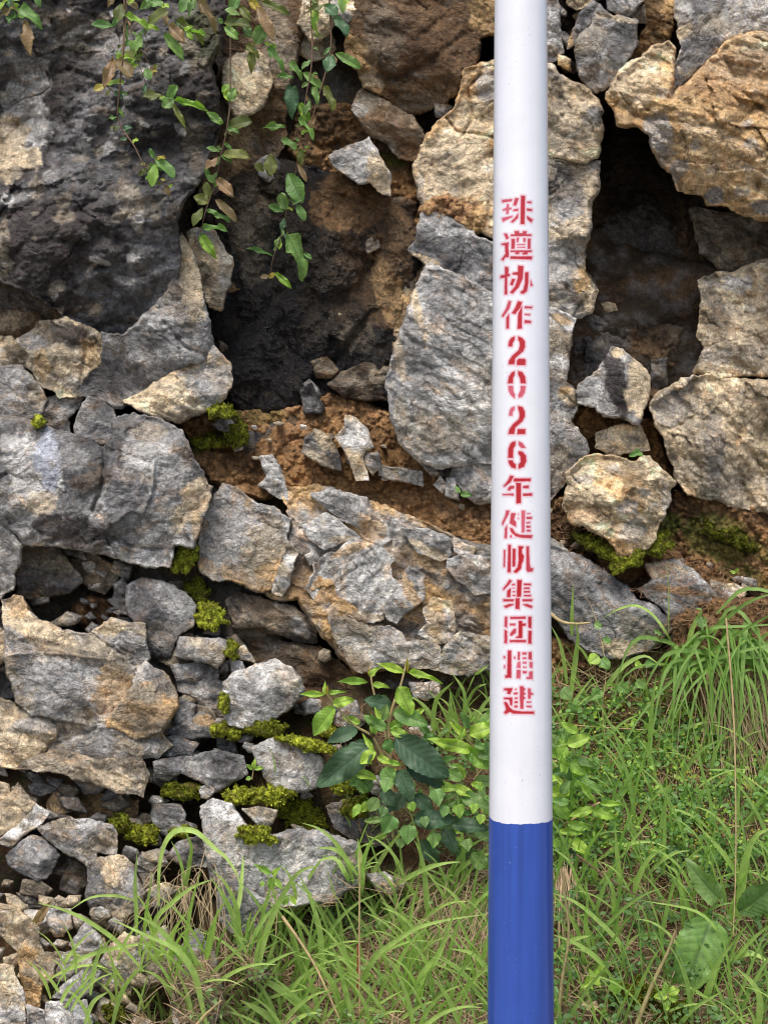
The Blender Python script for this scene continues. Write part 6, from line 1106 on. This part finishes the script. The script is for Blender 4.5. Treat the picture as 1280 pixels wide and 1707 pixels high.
HERO = [  # traced long blades: (tip-side..) given root to tip, width
 ([(265, 1511), (266, 1449), (275, 1408), (292, 1387), (313, 1384), (332, 1391), (357, 1414), (378, 1432), (395, 1459), (403, 1490)], 8), ([(382, 1580), (392, 1531), (400, 1495), (404, 1450), (405, 1425)], 7),
 ([(113, 1520), (151, 1497), (193, 1494), (223, 1502)][::-1], 4), ([(240, 1620), (200, 1575), (168, 1550), (131, 1528), (96, 1514), (62, 1506)], 6), ([(151, 1660), (158, 1614), (172, 1566)], 8), ([(230, 1575), (190, 1582), (158, 1590), (131, 1602), (103, 1628), (88, 1662)], 6),
 ([(228, 1560), (227, 1518), (225, 1469), (229, 1418)], 6), ([(240, 1560), (244, 1518), (254, 1454)], 6), ([(255, 1560), (261, 1531), (285, 1507), (320, 1480), (359, 1465)], 7), ([(345, 1715), (332, 1655), (320, 1617), (292, 1583), (241, 1559), (184, 1532)], 9), ([(320, 1620), (292, 1580), (261, 1545), (225, 1526)], 8),
 ([(187, 1712), (199, 1662), (220, 1628), (253, 1602)], 8), ([(140, 1715), (155, 1672), (182, 1653)], 7), ([(345, 1600), (350, 1575), (357, 1545), (362, 1515)], 8), ([(310, 1480), (315, 1440), (318, 1410), (305, 1380)], 7), ([(290, 1500), (306, 1470), (298, 1430), (285, 1402)], 6),
 ([(598, 1520), (603, 1470), (600, 1430), (596, 1398)], 10), ([(600, 1480), (604, 1440), (617, 1404), (640, 1389)], 9), ([(596, 1460), (575, 1430), (555, 1416), (527, 1414)], 7), ([(600, 1500), (578, 1462), (558, 1432), (530, 1435)], 8), ([(430, 1620), (445, 1552), (469, 1497), (496, 1456), (530, 1443)], 9),
 ([(540, 1640), (537, 1600), (531, 1545), (517, 1500), (498, 1454)], 9), ([(424, 1640), (431, 1573), (460, 1548)], 7), ([(718, 1560), (711, 1511), (706, 1456), (699, 1421), (691, 1402)], 11), ([(668, 1550), (661, 1514), (654, 1480), (632, 1450)], 9), ([(690, 1590), (672, 1540), (655, 1518), (634, 1503)], 7),
 ([(825, 1640), (812, 1617), (785, 1590), (749, 1582)], 8), ([(596, 1660), (603, 1641), (623, 1597), (654, 1573), (692, 1549), (740, 1535), (815, 1524)], 8), ([(695, 1680), (699, 1658), (703, 1628), (727, 1597), (744, 1559), (763, 1500)], 11), ([(594, 1715), (575, 1655), (565, 1614), (551, 1567)], 9), ([(768, 1715), (744, 1662), (721, 1631)], 9),
 ([(520, 1700), (496, 1672), (451, 1641), (398, 1622)], 12), ([(470, 1715), (440, 1690), (400, 1668)], 11), ([(720, 1215), (727, 1166), (756, 1136)], 8), ([(775, 1215), (774, 1180), (771, 1150), (752, 1121)], 9), ([(775, 1160), (790, 1128), (815, 1108)], 7), ([(745, 1230), (750, 1190), (750, 1150)], 9), ([(770, 1190), (790, 1150), (812, 1140)], 6),
 ([(975, 1500), (971, 1490), (960, 1466), (947, 1435), (920, 1414)], 8), ([(988, 1475), (990, 1450), (992, 1424)], 12), ([(1030, 1560), (1024, 1518), (1019, 1480), (1003, 1450)], 9), ([(1035, 1500), (1032, 1463), (1027, 1414), (1024, 1368)], 8), ([(1055, 1500), (1063, 1466), (1081, 1432), (1110, 1413)], 8), ([(1138, 1545), (1137, 1511), (1129, 1459), (1106, 1440)], 8),
 ([(1240, 1480), (1228, 1456), (1197, 1414), (1158, 1371)], 9), ([(1230, 1530), (1235, 1483), (1242, 1432), (1259, 1394), (1290, 1380)], 12), ([(1215, 1540), (1225, 1518), (1249, 1490), (1290, 1470)], 10), ([(1265, 1720), (1263, 1655), (1225, 1612)], 10), ([(1175, 1670), (1180, 1652), (1197, 1604), (1228, 1567)], 10), ([(1010, 1640), (1002, 1607), (964, 1576), (920, 1558)], 8),
 ([(1045, 1600), (1032, 1573), (991, 1531), (957, 1504), (920, 1489)], 8), ([(1130, 1715), (1139, 1700), (1160, 1679), (1213, 1648)], 8), ([(1210, 1590), (1200, 1560), (1160, 1520), (1070, 1502)], 6), ([(1220, 1600), (1250, 1590), (1290, 1610)], 9), ([(970, 1470), (977, 1420), (1000, 1385), (1012, 1362)], 8), ([(985, 1600), (975, 1540), (978, 1500), (975, 1460)], 9),
 ([(1081, 1285), (1084, 1187), (1094, 1123)], 11), ([(1095, 1170), (1098, 1149), (1112, 1097), (1131, 1082)], 8), ([(1127, 1210), (1129, 1194), (1142, 1152), (1150, 1122)], 9), ([(1120, 1085), (1118, 1070), (1108, 1053), (1087, 1025), (1060, 1010), (1032, 1015), (1006, 1030)], 6), ([(1000, 1160), (1012, 1142), (1039, 1111), (1074, 1094), (1103, 1112)], 7),
 ([(948, 1180), (958, 1100), (962, 1060), (958, 1035)], 9), ([(945, 1140), (935, 1080), (918, 1042)], 6), ([(1113, 1075), (1114, 1020), (1113, 960), (1112, 935)], 3), ([(953, 1060), (953, 1020), (955, 972)], 6), ([(985, 1110), (970, 1085), (958, 1075)], 6), ([(1145, 1140), (1150, 1060), (1168, 1020), (1160, 1015)], 7), ([(1108, 1310), (1108, 1340), (1112, 1280)], 5),
 ([(1106, 1460), (1106, 1400), (1108, 1350), (1112, 1320)], 8), ([(1055, 1350), (1050, 1300), (1058, 1260)], 7), ([(920, 1600), (950, 1570), (985, 1560)], 8), ([(770, 1470), (772, 1420), (761, 1310)], 6)]
def hero(V, Q, Cc):
    for pts, w_ in HERO:
        u0, v0 = pts[0]; Y0 = min(gsurf(u0, v0), surf(u0, v0, 1)) - 0.02; n = len(pts)
        P = []
        for i, (u, v) in enumerate(pts):
            y = Y0 - 0.10 * i / n
            P.append((u, v, min(y, surf(u, v, 1) - 0.02) if 0 <= u <= 1280 else y))
        for i in range(1, n): P[i] = (P[i][0], P[i][1], min(P[i][2], P[i - 1][2] + .03))
        blade_geo(V, Q, Cc, P, w_ * 1.25)
tuft('scattered long arching bright green grass blades in front', 'long_grass', 'grass', 'grass', hero, None)
def zone_grass(poly, n, ln, w_, fwd=.12, bias=0):
    us = [p[0] for p in poly]; vs = [p[1] for p in poly]
    def g(V, Q, Cc):
        k = 0; t = 0
        while k < n and t < n * 20:
            t += 1; u, v = RNG.uniform(min(us), max(us)), RNG.uniform(min(vs), max(vs))
            if not inp(u, v, poly): continue
            if nz1(u, v, 60., bias) < -.22: continue
            k += 1; Y0 = min(gsurf(u, v), surf(u, v, 0)) + .01
            if u < 812 and u > 780 or u > 905: pass
            rblade(V, Q, Cc, u, v, RNG.uniform(*ln), RNG.uniform(*w_), RNG.gauss(0, 24), RNG.uniform(8, 95), fwd, Y0)
    return g
tuft('fresh green grass covering the bank left of the post', 'grass', 'grass', 'grass', zone_grass([(260, 1620), (420, 1560), (500, 1500), (640, 1470), (840, 1480), (840, 1760), (180, 1760)], 270, (45, 170), (3.5, 9)), None)
tuft('darker low grass between the straw left of the post', 'grass', 'grass', 'grassd', zone_grass([(260, 1640), (500, 1500), (840, 1450), (840, 1760), (180, 1760)], 300, (20, 90), (2.5, 5.5), bias=4), None)
tuft('fresh green grass covering the bank right of the post', 'grass', 'grass', 'grass', zone_grass([(900, 1200), (1000, 1150), (1360, 1200), (1500, 1780), (900, 1780)], 290, (40, 150), (3, 8), bias=2), None)
def tall(V, Q, Cc):
    for k in range(150):
        u, v = RNG.uniform(915, 1330), RNG.uniform(1220, 1740); rblade(V, Q, Cc, u, v, RNG.uniform(70, 190), RNG.uniform(4, 8.5), RNG.gauss(0, 16), RNG.uniform(5, 75), .12, min(gsurf(u, v), surf(u, v, 0)) + .01)
    for k in range(40):
        u, v = RNG.uniform(380, 815), RNG.uniform(1540, 1740); rblade(V, Q, Cc, u, v, RNG.uniform(80, 190), RNG.uniform(4, 8.5), RNG.gauss(0, 16), RNG.uniform(5, 75), .12, min(gsurf(u, v), surf(u, v, 0)) + .01)
tuft('tall upright fresh grass blades standing up through the bank weeds', 'long_grass', 'grass', 'grass', tall, None)
tuft('darker low grass in the weeds right of the post', 'grass', 'grass', 'grassd', zone_grass([(900, 1150), (1000, 1130), (1360, 1150), (1500, 1780), (900, 1780)], 460, (20, 90), (2, 5), bias=7), None)
tuft('thin tuft of grass on the ledge between shrub and post', 'grass', 'grass', 'grass', zone_grass([(715, 1180), (840, 1150), (840, 1260), (715, 1260)], 30, (40, 100), (4, 8)), None)
tuft('sparse fine grass at the foot of the lower left rocks', 'grass', 'grass', 'grass', zone_grass([(60, 1640), (300, 1560), (300, 1740), (60, 1740)], 60, (40, 110), (3, 7)), None)
tuft('sparse grass blades among the lower middle moss and stones', 'grass', 'grass', 'grass', zone_grass([(420, 1300), (640, 1330), (640, 1480), (560, 1480)], 26, (25, 60), (2, 4)), None)
tuft('grass on the strip of bank hidden behind the post', 'grass', 'grass', 'grassd', zone_grass([(815, 1130), (935, 1130), (935, 1760), (815, 1760)], 170, (20, 100), (2.5, 6), bias=12), None)
tuft('grass beyond the left and right ends of the picture', 'grass', 'grass', 'grassd', zone_grass([(-500, 1600), (-60, 1600), (-60, 1950), (-500, 1950)], 200, (40, 120), (4, 8)), None)
def straw_fan(cu, cv, n, ln, spread, w_=(1.2, 2.6), droop=(40, 130), ru=14, rv=8):
    def g(V, Q, Cc):
        for k in range(n):
            u, v = RNG.gauss(cu, ru), RNG.gauss(cv, rv); Y0 = min(gsurf(u, v), surf(u, v, 1)) - .02
            rblade(V, Q, Cc, u, v, RNG.uniform(*ln), RNG.uniform(*w_), RNG.uniform(*spread), RNG.uniform(*droop), .15, Y0)
    return g
def straw_down(cu, cv, n, ln, du, w_=(1.2, 2.8), ru=18, rv=10, rise=10):
    """dry blades falling down the slope from a crown"""
    def g(V, Q, Cc):
        for k in range(n):
            u, v = RNG.gauss(cu, ru), RNG.gauss(cv, rv); Y0 = min(gsurf(u, v), surf(u, v, 1)) - .03; L = RNG.uniform(*ln); d = RNG.gauss(*du)
            s = RNG.uniform(-18, 18)
            blade_geo(V, Q, Cc, [(u, v, Y0), (u + d * .2 + s * .3, v - rise * RNG.random(), Y0 - .05), (u + d * .6 + s, v + L * .45, Y0 - .12), (u + d + s * .5, v + L, min(Y0 - .14, surf(u + d, v + L, 1) - .01))], RNG.uniform(*w_))
    return g
tuft('drooping dry straw tuft at the foot of the left rocks', 'dry_grass_tuft', 'dry grass', 'straw', straw_down(322, 1478, 100, (60, 250), (-35, 65), w_=(.9, 1.8), ru=34, rv=22, rise=3), None)
tuft('dry straw clump left of the blue part of the post', 'dry_grass_tuft', 'dry grass', 'straw', straw_down(765, 1520, 90, (50, 200), (-50, 60), w_=(.9, 1.8), ru=44, rv=34, rise=3), None)
tuft('dry straw hanging just right of the blue part of the post', 'dry_grass_tuft', 'dry grass', 'straw', straw_down(938, 1460, 30, (80, 240), (0, 14), ru=8), None)
tuft('dense dry straw under the big grass tussock at the right edge', 'dry_grass_tuft', 'dry grass', 'straw', straw_down(1215, 1140, 110, (90, 320), (50, 44), ru=34, rv=26), None)
def tussock(V, Q, Cc):
    for k in range(64):
        u, v = RNG.gauss(1225, 46), RNG.gauss(1110, 30); Y0 = min(gsurf(u, v), surf(u, v, 1)) - .03; L = RNG.uniform(30, 190)
        d = RNG.gauss(40, 80)
        blade_geo(V, Q, Cc, [(u, v, Y0), (u + d * .35, v - RNG.uniform(15, 60), Y0 - .05), (u + d * .9, v - RNG.uniform(-40, 25), Y0 - .12), (u + d * 1.25, v + L * .9, Y0 - .18)], RNG.uniform(4.5, 10))
    for a in ([(1150, 1080), (1200, 1040), (1245, 1005), (1300, 985)], [(1160, 1100), (1190, 1082), (1240, 1050), (1310, 1010)], [(1135, 1140), (1180, 1105), (1240, 1085), (1310, 1070)], [(1150, 1080), (1180, 1050), (1230, 1045), (1310, 1040)], [(1170, 1120), (1220, 1100), (1270, 1098), (1330, 1110)]):
        Y0 = surf(*a[0], 1) - .03; blade_geo(V, Q, Cc, [(u, v, Y0 - .05 * i) for i, (u, v) in enumerate(a)], 8)
tuft('big arching green grass tussock at the right edge', 'grass_tussock', 'grass', 'grassd', tussock, None)
def litter(poly, n, ln, w_, ang=(0, 180)):
    us = [p[0] for p in poly]; vs = [p[1] for p in poly]
    def g(V, Q, Cc):
        k = 0
        while k < n:
            u, v = RNG.uniform(min(us), max(us)), RNG.uniform(min(vs), max(vs))
            if not inp(u, v, poly): continue
            k += 1; a = math.radians(RNG.uniform(*ang)); L = RNG.uniform(*ln); c, s = math.cos(a) * L / 2, math.sin(a) * L / 2; b = RNG.uniform(-.18, .18) * L
            p = [(u - c, v + s), (u + b * .6, v + b), (u + c, v - s)]
            P = [(a_, b_, min(gsurf(a_, b_), surf(a_, b_, 0)) - RNG.uniform(.003, .03)) for a_, b_ in p]
            blade_geo(V, Q, Cc, P, RNG.uniform(*w_), .1)
    return g
ZL = [(250, 1640), (420, 1540), (600, 1480), (840, 1420), (840, 1760), (200, 1760)]; ZR = [(900, 1130), (1060, 1090), (1360, 1120), (1450, 1780), (900, 1780)]
tuft('dry straw litter lying on the bank left of the post', 'straw_litter', 'straw', 'straw', litter(ZL, 1900, (22, 110), (.8, 2.0)), None)
tuft('brown dead stalks and needles on the bank left of the post', 'needle_litter', 'litter', 'litter', litter(ZL, 1500, (12, 50), (1.0, 2.6)), None)
tuft('dry straw litter lying on the bank right of the post', 'straw_litter', 'straw', 'straw', litter(ZR, 1900, (22, 100), (.8, 1.9)), None)
tuft('brown dead stalks and needles on the bank right of the post', 'needle_litter', 'litter', 'litter', litter(ZR, 2000, (12, 46), (1.0, 2.4)), None)
tuft('reddish pine needles strewn on the earth at the right', 'needle_litter', 'litter', 'litter', litter([(1080, 1060), (1140, 1010), (1300, 990), (1300, 1100), (1060, 1150)], 700, (8, 30), (.9, 1.8)), None)
tuft('brown needles and roots on the mossy earth slope', 'needle_litter', 'litter', 'litter', litter([(910, 850), (1040, 900), (1260, 960), (1240, 1010), (1080, 1000), (960, 940)], 380, (8, 28), (.8, 1.6)), None)
tuft('needles and twigs on the earth around the shrub foot', 'needle_litter', 'litter', 'litter', litter([(540, 1180), (720, 1130), (840, 1150), (840, 1440), (600, 1400)], 700, (10, 40), (.9, 2.2)), None)
# single dead stalks
for i, (pts, r, lab) in enumerate([([(1060, 1712), (1088, 1640), (1112, 1590), (1126, 1552)], 4.0, 'thick pale broken stalk leaning on the bank, bottom right'), ([(930, 1715), (936, 1640), (948, 1560), (940, 1480), (936, 1445)], 3.0, 'pale dead stem standing beside the blue paint'),
        ([(1210, 1030), (1222, 1180), (1226, 1320), (1226, 1450), (1222, 1560)], 1.8, 'tall thin dry stem crossing the weeds at right'), ([(960, 1425), (1010, 1462), (1060, 1492), (1130, 1510)], 2.0, 'thin brown twig slanting down right of the post'), ([(470, 1528), (500, 1570), (530, 1620), (566, 1700)], 3.0, 'pale twig lying in the grass left of the post'),
        ([(326, 1712), (345, 1690), (370, 1668)], 3.4, 'short cut stalk at the bottom left of the grass'), ([(915, 1205), (990, 1212), (1108, 1219)], 1.7, 'long horizontal dry stalk over the weeds right of the post'), ([(675, 1215), (720, 1250), (770, 1285), (815, 1322)], 1.6, 'thin brown twig passing through the shrub'), ([(912, 1018), (935, 1036), (960, 1040), (985, 1038)], 3.5, 'pale forked root lying under the long dark slab'),
        ([(785, 1320), (800, 1328), (815, 1336)], 2.6, 'short pinkish stub touching the post')]):
    Y = min(surf(u, v, 1) for u, v in pts) - .04; o = stem(None, [(u, v, Y - .01 * j) for j, (u, v) in enumerate(pts)], r, 'tan' if 'brown' not in lab else 'stem', name='dead_stalk'); tag(o, lab, 'stalk', 'dead stalks and twigs on the bank')
o = stem(None, [(598, 1655, gsurf(598, 1655) - .06), (597, 1610, gsurf(598, 1655) - .08), (596, 1575, gsurf(598, 1655) - .09)], 3.0, 'red', name='red_stem'); tag(o, 'short crimson plant stem among the grass left of the post', 'stem')
o = stem(None, [(600, 1690, gsurf(600, 1690) - .05), (599, 1560, gsurf(600, 1690) - .10), (600, 1420, gsurf(600, 1690) - .13)], 2.4, 'tan', name='grass_stem'); tag(o, 'upright jointed grass stem in the middle of the bank', 'stem')

# --- low herbs: fine leaved weeds with pale buds
def herbs(label, mk, poly, n, s=(4, 9), seed=1, name='ground_cover'):
    rr = random.Random(seed); us = [p[0] for p in poly]; vs = [p[1] for p in poly]; V, Q, Cc = [], [], []
    k = 0
    while k < n:
        u, v = rr.uniform(min(us), max(us)), rr.uniform(min(vs), max(vs))
        if not inp(u, v, poly): continue
        if nz1(u, v, 45., seed) < -.12: k += 0.3; continue
        k += 1; Yg = min(gsurf(u, v), surf(u, v, 0)); h = rr.uniform(0, 1) ** 1.5
        _y = Yg - .02 - .09 * h; p = Vector(((u - CU) / F * _y, _y, -(v - CV) / F * _y))
        L = rr.uniform(*s) / F * Yg; d = Vector((rr.gauss(0, 1), rr.gauss(0, .5) - .3, rr.gauss(.2, .7))).normalized(); nr = Vector((rr.gauss(0, .5), -1, rr.gauss(.7, .5)))
        nr = (nr - nr.dot(d) * d).normalized(); sd_ = d.cross(nr); wv = L * rr.uniform(.25, .36); b = len(V)
        for q in (p, p + d * L * .35 + sd_ * wv, p + d * L * .75 + sd_ * wv * .7, p + d * L - nr * L * .15, p + d * L * .75 - sd_ * wv * .7, p + d * L * .35 - sd_ * wv): V.append(tuple(q)); Cc.append((0, .5, 0, 1))
        Q += [(b, b + 1, b + 2, b + 3), (b, b + 3, b + 4, b + 5)]
    me = mesh_np(name, V, Q, loc=V[0], col=Cc); o = link(name, me, LM[mk], None, Vector(V[0])); return tag(o, label, 'ground cover', None, 'stuff')
ZH = [(925, 1190), (1010, 1140), (1100, 1150), (1200, 1210), (1300, 1250), (1300, 1420), (1180, 1450), (1060, 1430), (960, 1400), (925, 1300)]
herbs('fine leaved bright weeds mixed through the right bank', 'bright', ZH, 1500, (5, 10), 3)
herbs('mid green small leaved weeds mixed through the right bank', 'green', ZH, 2600, (6, 13), 5)
herbs('pale yellowish buds and leaflets of the right bank weeds', 'yellow', ZH, 1100, (3, 5.5), 8)
herbs('small green leaves low among the grass at the lower right', 'mid', [(920, 1400), (1300, 1400), (1300, 1720), (920, 1720)], 1500, (6, 14), 9)
herbs('small leaved weeds on the strip of bank behind the post', 'green', [(820, 1130), (935, 1130), (935, 1740), (820, 1740)], 900, (6, 13), 21)
herbs('tiny low leaves among the grass at the lower middle', 'mid', [(400, 1540), (820, 1480), (820, 1720), (300, 1720)], 900, (5, 11), 10)
herbs('small leaves around the foot of the shrub', 'mid', [(640, 1240), (830, 1200), (830, 1440), (680, 1430)], 450, (6, 14), 12)

# --- moss
def moss(label, cu, cv, ru, rv, ang=0, bright=1.0, d=-.02, seed=1, off=None):
    k = 26; P = []; rr = random.Random(seed)
    for i in range(k):
        a = 2 * math.pi * i / k; r = rr.uniform(.5, 1.22); x, y = ru * r * math.cos(a), rv * r * math.sin(a); c, s = math.cos(math.radians(ang)), math.sin(math.radians(ang))
        P.append((cu + x * c - y * s, cv + x * s + y * c))
    ss = np.array([surf(cu + dx * ru, cv + dy * rv, 1) for dx in (-.6, 0, .6) for dy in (-.6, 0, .6)])
    yc = float(np.median(ss)) - float(ybase(cv)) + d if off is None else off
    o = rk(label, 'moss', 0.0, ('V', 'V'), P, name='moss', group='moss patches on the rocks and earth', mat=MAT_MOSS, mode='clod', kind='stuff', thick=2.5, rough=.55, R=min(ru, rv) * .8, back=.10, step=1.9, seed=seed, warp=2.6,
           yfun=lambda x, y: ybase(y) * 0 + ybase(cv) + yc - (y - cv) / F * 1.2)
    me = o.data; n = len(me.vertices); co = np.empty(n * 3, np.float32); me.vertices.foreach_get('co', co); co = co.reshape(-1, 3)
    nz = sstep(-.4, .5, fbm(co[:, 0] * 60, co[:, 2] * 60, seed, 3))[:, None]
    a = np.array((.11, .12, .02)) * bright; b = np.array((.42, .46, .045)) * bright
    col = a * (1 - nz) + b * nz; nb_ = sstep(.1, .6, fbm(co[:, 0] * 35, co[:, 2] * 35, seed + 7, 3))[:, None] * .8
    col = np.concatenate([col * (1 - nb_) + nb_ * np.array((.11, .08, .03)), np.ones((n, 1))], 1); me.color_attributes['Col'].data.foreach_set('color', col.astype(np.float32).ravel())
    # leafy fuzz
    m = int(ru * rv * 1.5); idx = np.random.RandomState(seed).randint(0, max(1, int(n * .8)), m); rs = np.random.RandomState(seed + 1)
    s_ = rs.uniform(.002, .0048, (m, 1)); d1 = rs.normal(size=(m, 3)) * s_; d2 = rs.normal(size=(m, 3)) * s_ * .6; nrm = np.array([0, -.9, .7]) * s_ * 1.5
    p = co[idx] + np.array([0, -.001, 0]); T = np.stack([p + d2, p - d2, p + nrm + d1], 1).reshape(-1, 3)
    cc = np.concatenate([np.repeat((a * .3 + b * .9) * rs.uniform(.5, 1.3, (m, 1)), 3, 0), np.ones((3 * m, 1))], 1)
    fm = mesh_np('moss_leaflets', T, tris=np.arange(3 * m).reshape(-1, 3), col=cc, smooth=False)
    f = link('moss_leaflets', fm, MAT_MOSS, o, Vector(o.location)); f.location = (0, 0, 0); f['kind'] = 'stuff'
    return o
for a in [('tiny bright moss tuft on the grey slab left edge', 66, 701, 9, 9, 0, 1.1), ('moss cushion behind the dark splinter', 366, 686, 20, 12, 0, .75), ('moss patch at the left end of the brown earth ledge', 352, 738, 28, 9, 0, .8), ('moss strip left of the blocky ochre rock', 308, 925, 17, 30, 15, .8),
          ('bright round moss cushion above the flat topped block', 349, 1028, 25, 19, 25, 1.15), ('dark moss above the bright round cushion', 328, 988, 20, 18, 30, .55), ('moss growing between the tan and pinkish stones', 386, 1085, 10, 16, 0, .7), ('moss creeping under the large tilted grey rock', 378, 1222, 22, 11, 15, .85),
          ('narrow moss line beside the dark cracked block', 371, 1170, 5, 16, 0, .8), ('long mossy strip between the tilted rock and the shrub', 510, 1240, 46, 8, 12, 1.1), ('mossy clump beneath the left arm of the shrub', 562, 1222, 24, 11, -10, 1.0), ('dark olive moss under the large tilted grey rock', 445, 1215, 34, 11, -5, .5),
          ('bright moss cushion left of the flat triangular stone', 395, 1330, 22, 14, 0, 1.1), ('bright moss under the flat triangular stone', 425, 1392, 34, 14, 10, .95), ('largest bright yellow green moss cushion', 502, 1358, 42, 28, 15, 1.1), ('bright moss band above the flat triangular stone', 455, 1328, 36, 13, 0, 1.15),
          ('moss on the rock beneath the dark shrub leaves', 577, 1312, 24, 12, -20, 1.0), ('dim moss beside the shrub foot', 590, 1345, 18, 16, 0, .6), ('dark mossy shelf above the ribbed rock', 306, 1319, 38, 11, 0, .5), ('round moss cushion above the grey layered stone', 234, 1392, 25, 16, 0, .85),
          ('small moss patch below the ribbed dark rock', 305, 1388, 18, 8, 0, .8), ('moss spot under the ledge slab tip', 200, 1372, 18, 12, 0, .5), ('green moss under the pointed ochre boulder', 1046, 936, 32, 14, -20, .8), ('moss beside the point of the ochre boulder', 1098, 908, 22, 18, 0, .65), ('moss on the earth left of the pointed boulder', 1000, 912, 36, 12, 25, .5),
          ('broad dull moss on the earth slope at the right edge', 1215, 895, 44, 13, 20, .3), ('moss on the bare earth at the bottom right', 1060, 1660, 40, 24, 0, .45), ('moss by the seedling at the bottom right', 1120, 1690, 30, 18, 0, .45), ('moss at the grass roots lower left', 190, 1690, 18, 14, 0, .5), ('mossy fringe on the earth left of the wet rock', 398, 725, 16, 22, 0, .45)]:
    moss(*a[:6], bright=a[6], seed=int(a[1] + a[2]) % 997)
print('objects', len(bpy.data.objects), 'tris', sum(len(m.polygons) * 2 for m in bpy.data.meshes))
